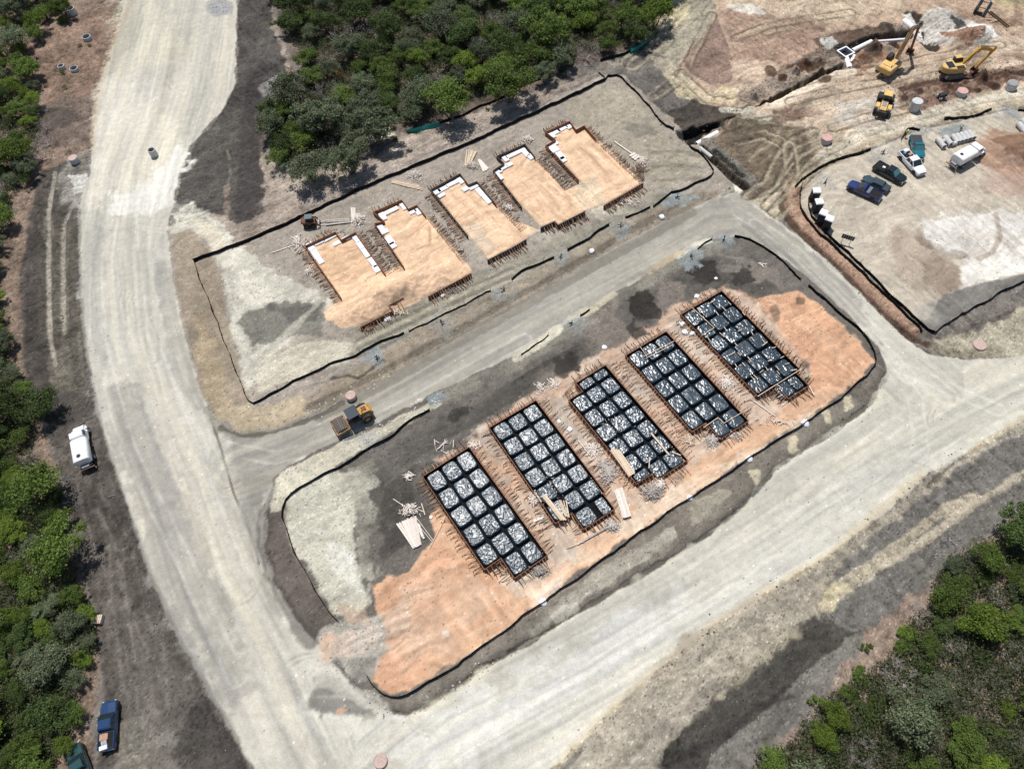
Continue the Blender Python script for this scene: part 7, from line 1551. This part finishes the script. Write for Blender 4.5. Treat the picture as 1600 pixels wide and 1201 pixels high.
def forest(zone, poly, step, R0, R1, weights, rowh, seed, extra=(), dead=0.08, hole=0.0, group=None):
    r = random.Random(seed); got = []; tries = 0
    xs = [p[0] for p in poly]; ys = [p[1] for p in poly]
    for e in extra: got.append((e[0], e[1], e[2], e[3], at(e[0], e[1], 2.5)))
    while tries < 6000:
        tries += 1; x = r.uniform(min(xs), max(xs)); y = r.uniform(min(ys), max(ys))
        if not inside_px(x, y, poly): continue
        w = at(x, y, 2.5); rad = R0+(R1-R0)*r.random()**1.3
        if any((w-g[4]).length < (rad+g[2])*step for g in got): continue
        k = 'dead' if r.random() < dead else r.choices(list(weights), list(weights.values()))[0]
        got.append((x, y, rad, k, w))
    rows = {}
    for g in got: rows.setdefault(int((g[1]-min(ys))//rowh), []).append(g)
    for ri, row in enumerate(sorted(rows)):
        for ci, (x, y, rad, k, w) in enumerate(sorted(rows[row])):
            h = rad*r.uniform(0.85, 1.15)
            c = at(x, y, h*1.0); z = ground_z(c.x, c.y); loc = (c.x, c.y, z)
            pos = f"{ORD[ci+1]} from left in {ORD[ri+1]} row of the {zone}"
            if k == 'dead':
                root = empty("dead_shrub", loc, r.uniform(0, 6.28), "bare grey shrub, "+pos, "dead shrub", "bare grey shrubs in the "+zone)
                o = link_mesh("branch", r.choice(DEAD), root, (0, 0, rad*0.55)); o.scale = (rad*1.2, rad*1.2, rad)
                continue
            kn = KINDS[k][1]; small = rad < 1.3
            root = empty("shrub" if small else "tree", loc, r.uniform(0, 6.28), f"{kn} {'shrub' if small else 'tree'}, {pos}", "shrub" if small else "tree", f"{kn} trees in the {zone}")
            o = link_mesh("crown", r.choice(LOW[k] if rad < 0.9 else CR[k]), root, (0, 0, h*(1.05 if not small else 0.5))); sq = r.uniform(0.85, 1.15)
            o.scale = (rad*1.12*sq, rad*1.12/sq, h*1.05); o.rotation_euler = (r.uniform(-0.12,0.12), r.uniform(-0.12,0.12), 0)
            if not small:
                t = link_mesh("trunk", r.choice(TRK), root, (0, 0, h*1.0)); t.scale = (rad, rad, h)
    return got
TOPW = [(430,-45),(446,35),(452,62),(478,100),(470,118),(420,150),(410,192),(428,240),(445,258),(500,262),(548,248),(575,226),(598,188),(640,188),(690,176),(760,142),(830,128),(868,108),(905,85),(960,80),(1008,52),(1046,12),(1055,-45)]
forest("top wood", TOPW, 0.74, 2.2, 4.8, dict(dark=3.4, mid=4, grey=3.4, bright=0.8), 40, 5, dead=0.08)
LEFTW = [(-40,-45),(88,-45),(95,10),(62,40),(40,78),(48,130),(66,200),(52,260),(22,300),(14,345),(-8,390),(-6,450),(6,540),(32,590),(60,650),(45,700),(85,760),(100,820),(105,870),(120,915),(145,965),(148,1010),(120,1060),(118,1120),(105,1150),(85,1190),(60,1240),(-40,1240)]
forest("left wood", LEFTW, 0.72, 1.3, 3.8, dict(dark=2.6, mid=4.4, grey=2.4, bright=2.2), 46, 8, dead=0.12)
RIGHTW = [(1640,790),(1600,815),(1560,838),(1530,850),(1485,872),(1462,905),(1455,945),(1420,975),(1400,1020),(1345,1060),(1290,1095),(1262,1125),(1235,1160),(1190,1180),(1170,1240),(1640,1240)]
forest("lower right wood", RIGHTW, 0.80, 1.1, 3.3, dict(dark=2.2, mid=4.6, grey=2.8, bright=2.2), 42, 11, extra=((1412,1052,2.3,'dead'),(1388,1070,1.4,'dead'),(1495,1010,1.7,'dead'),(1590,1025,2.0,'dead'),(1440,955,1.6,'dead')), dead=0.2)
def lone(x, y, rad, k, label, dead=False):
    c = at(x, y, rad*0.5); z = ground_z(c.x, c.y)
    root = empty("dead_shrub" if dead else "shrub", (c.x, c.y, z), random.uniform(0, 6), label, "dead shrub" if dead else "shrub")
    if dead: o = link_mesh("branch", random.choice(DEAD), root, (0,0,rad*0.5)); o.scale = (rad,rad,rad)
    else: o = link_mesh("crown", random.choice(LOW[k] if rad < 1 else CR[k]), root, (0,0,rad*0.45)); o.scale = (rad,rad,rad*0.9)
for x, y, rd_, k, l in ((95,8,1.5,'bright',"low bright shrub left of the largest concrete riser"),(97,30,1.3,'bright',"low bright shrub below the largest concrete riser"),(124,70,0.7,'bright',"tiny bright shrub below the wide low ring, left"),(139,70,0.6,'bright',"tiny bright shrub below the wide low ring, right"),(97,112,0.9,'bright',"small bright shrub below the smaller ring"),(100,135,0.8,'mid',"small green tuft on the red soil at the upper left"),
                        (500,105,1.6,'bright',"bright shrub standing in the clearing of the top wood"),(1420,990,1.3,'bright',"single bright shrub on bare soil before the lower right wood"),(1354,1010,0.8,'mid',"tiny green shrub on the pale strip above the lower right wood"),(1273,1094,0.9,'mid',"small green shrub at the corner of the lower right wood"),(1345,1055,1.2,'mid',"low green shrub left of the big bare grey shrub"),(762,170,0.6,'bright',"tiny bright tuft outside the fence of the top wood"),(1570,1163,1.4,'grey',"low grey green shrub in the clearing of the lower right wood"),
                        (455,270,0.9,'dark',"low dark shrub at the foot of the top wood's left corner"),(487,272,0.8,'dark',"second low dark shrub at the foot of the top wood's left corner"),(618,218,0.8,'dark',"low dark shrub right of the pale patch under the top wood")):
    lone(x, y, rd_, k, l)
for x, y, rd_, l in ((1295,955,0.9,"bare twiggy bush on the pale bank lower right"),(1490,840,2.0,"tall bare branch standing on the grey bank above the lower right wood"),(1468,862,1.6,"leaning bare branch left of the tall bare branch"),(110,745,1.2,"bare grey bush on the dark shoulder below the white tank truck"),(1435,945,1.3,"bare grey bush at the corner of the lower right wood"),(112,1075,1.6,"bare white branched bush above the deep blue pickup"),(70,170,1.3,"bare twigs at the edge of the left wood near the rings")):
    lone(x, y, rd_, 'grey', l, True)
def logp(a, b, r_, label, m='twig'):
    p = gat(*a); q = gat(*b); mb = MB(); d = q-p; d.z += 0; mid = d*0.5+Vector((0.15,0.1,0.12)); mb.tube((0,0,0.1), mid, r_, r_*0.8, 7); mb.tube(mid, d+Vector((0,0,0.1)), r_*0.8, r_*0.5, 7)
    mb.tube(mid, mid+Vector((0.4,0.5,0.35)), r_*0.5, r_*0.25, 5)
    tag(mb.build("fallen_branch", MT[m], None, p), label, "branch")
logp((46,118),(62,128),0.07,"pale fallen stick at the edge of the left wood, upper"); logp((52,48),(48,66),0.09,"pale fallen stick beside the top left trees"); logp((66,145),(69,188),0.08,"long pale upright stick leaning at the left wood edge")
logp((47,725),(62,735),0.10,"pale fallen branch on the red soil below the left wood's middle"); logp((93,775),(106,778),0.08,"upper pale stick at the left wood edge below the tank truck"); logp((98,788),(110,785),0.08,"lower pale stick at the left wood edge below the tank truck"); logp((170,777),(182,774),0.06,"pale stick lying on the dark shoulder")
def crate():
    c = gat(155,968); root = empty("wooden_crate", c, R(-6), "weathered wooden crate in the shade at the left wood's edge", "crate")
    for k in range(5): MB().box((-0.5+k*0.25,0,0.62),(0.2,1.1,0.05)).build("slat", MT['lumber'], root)
    m = MB(); m.box((0,0.55,0.3),(1.2,0.05,0.6)); m.box((0,-0.55,0.3),(1.2,0.05,0.6)); m.box((0.6,0,0.3),(0.05,1.04,0.59)); m.box((-0.6,0,0.3),(0.05,1.04,0.59)); m.build("side_panel", MT['grey_wood'], root)
crate()
# undergrowth: countless low tufts on the wood floors
def tufts(name, poly, n, label, seed):
    r = np.random.default_rng(seed); rr = random.Random(seed); V = []; F = []; B_ = []; S = []; c = 0; xs = [p[0] for p in poly]; ys = [p[1] for p in poly]
    while c < n:
        x = rr.uniform(min(xs), max(xs)); y = rr.uniform(min(ys), max(ys))
        if not inside_px(x, y, poly): continue
        c += 1; w = at(x, y, 0.3); z = ground_z(w.x, w.y); sh = r.random()
        q = 16; p = np.array([w.x, w.y, z+0.25+sh*0.9])+r.normal(size=(q,3))*np.array([0.38,0.38,0.22+0.2*sh]); a = r.normal(size=(q,3))*0.11; b = np.cross(a, r.normal(size=(q,3))); b = b/np.linalg.norm(b, axis=1)[:,None]*0.08
        V.append(p); F.append(a); B_.append(b); S.append(np.clip(sh*0.7+r.random(q)*0.3, 0, 1))
    tag(link_mesh(name, leaves_mesh(name, np.concatenate(V), np.concatenate(F), np.concatenate(B_), np.concatenate(S), UG)), label, 'undergrowth', None, 'stuff')
UG = leaf_mat("undergrowth_leaves", (0.105,0.09,0.06), (0.085,0.125,0.04))
tufts("undergrowth", TOPW, 9000, "low undergrowth and litter under the top wood", 1); tufts("undergrowth", LEFTW, 7500, "low undergrowth and litter under the left wood", 2); tufts("undergrowth", RIGHTW, 3800, "low undergrowth and litter under the lower right wood", 3)
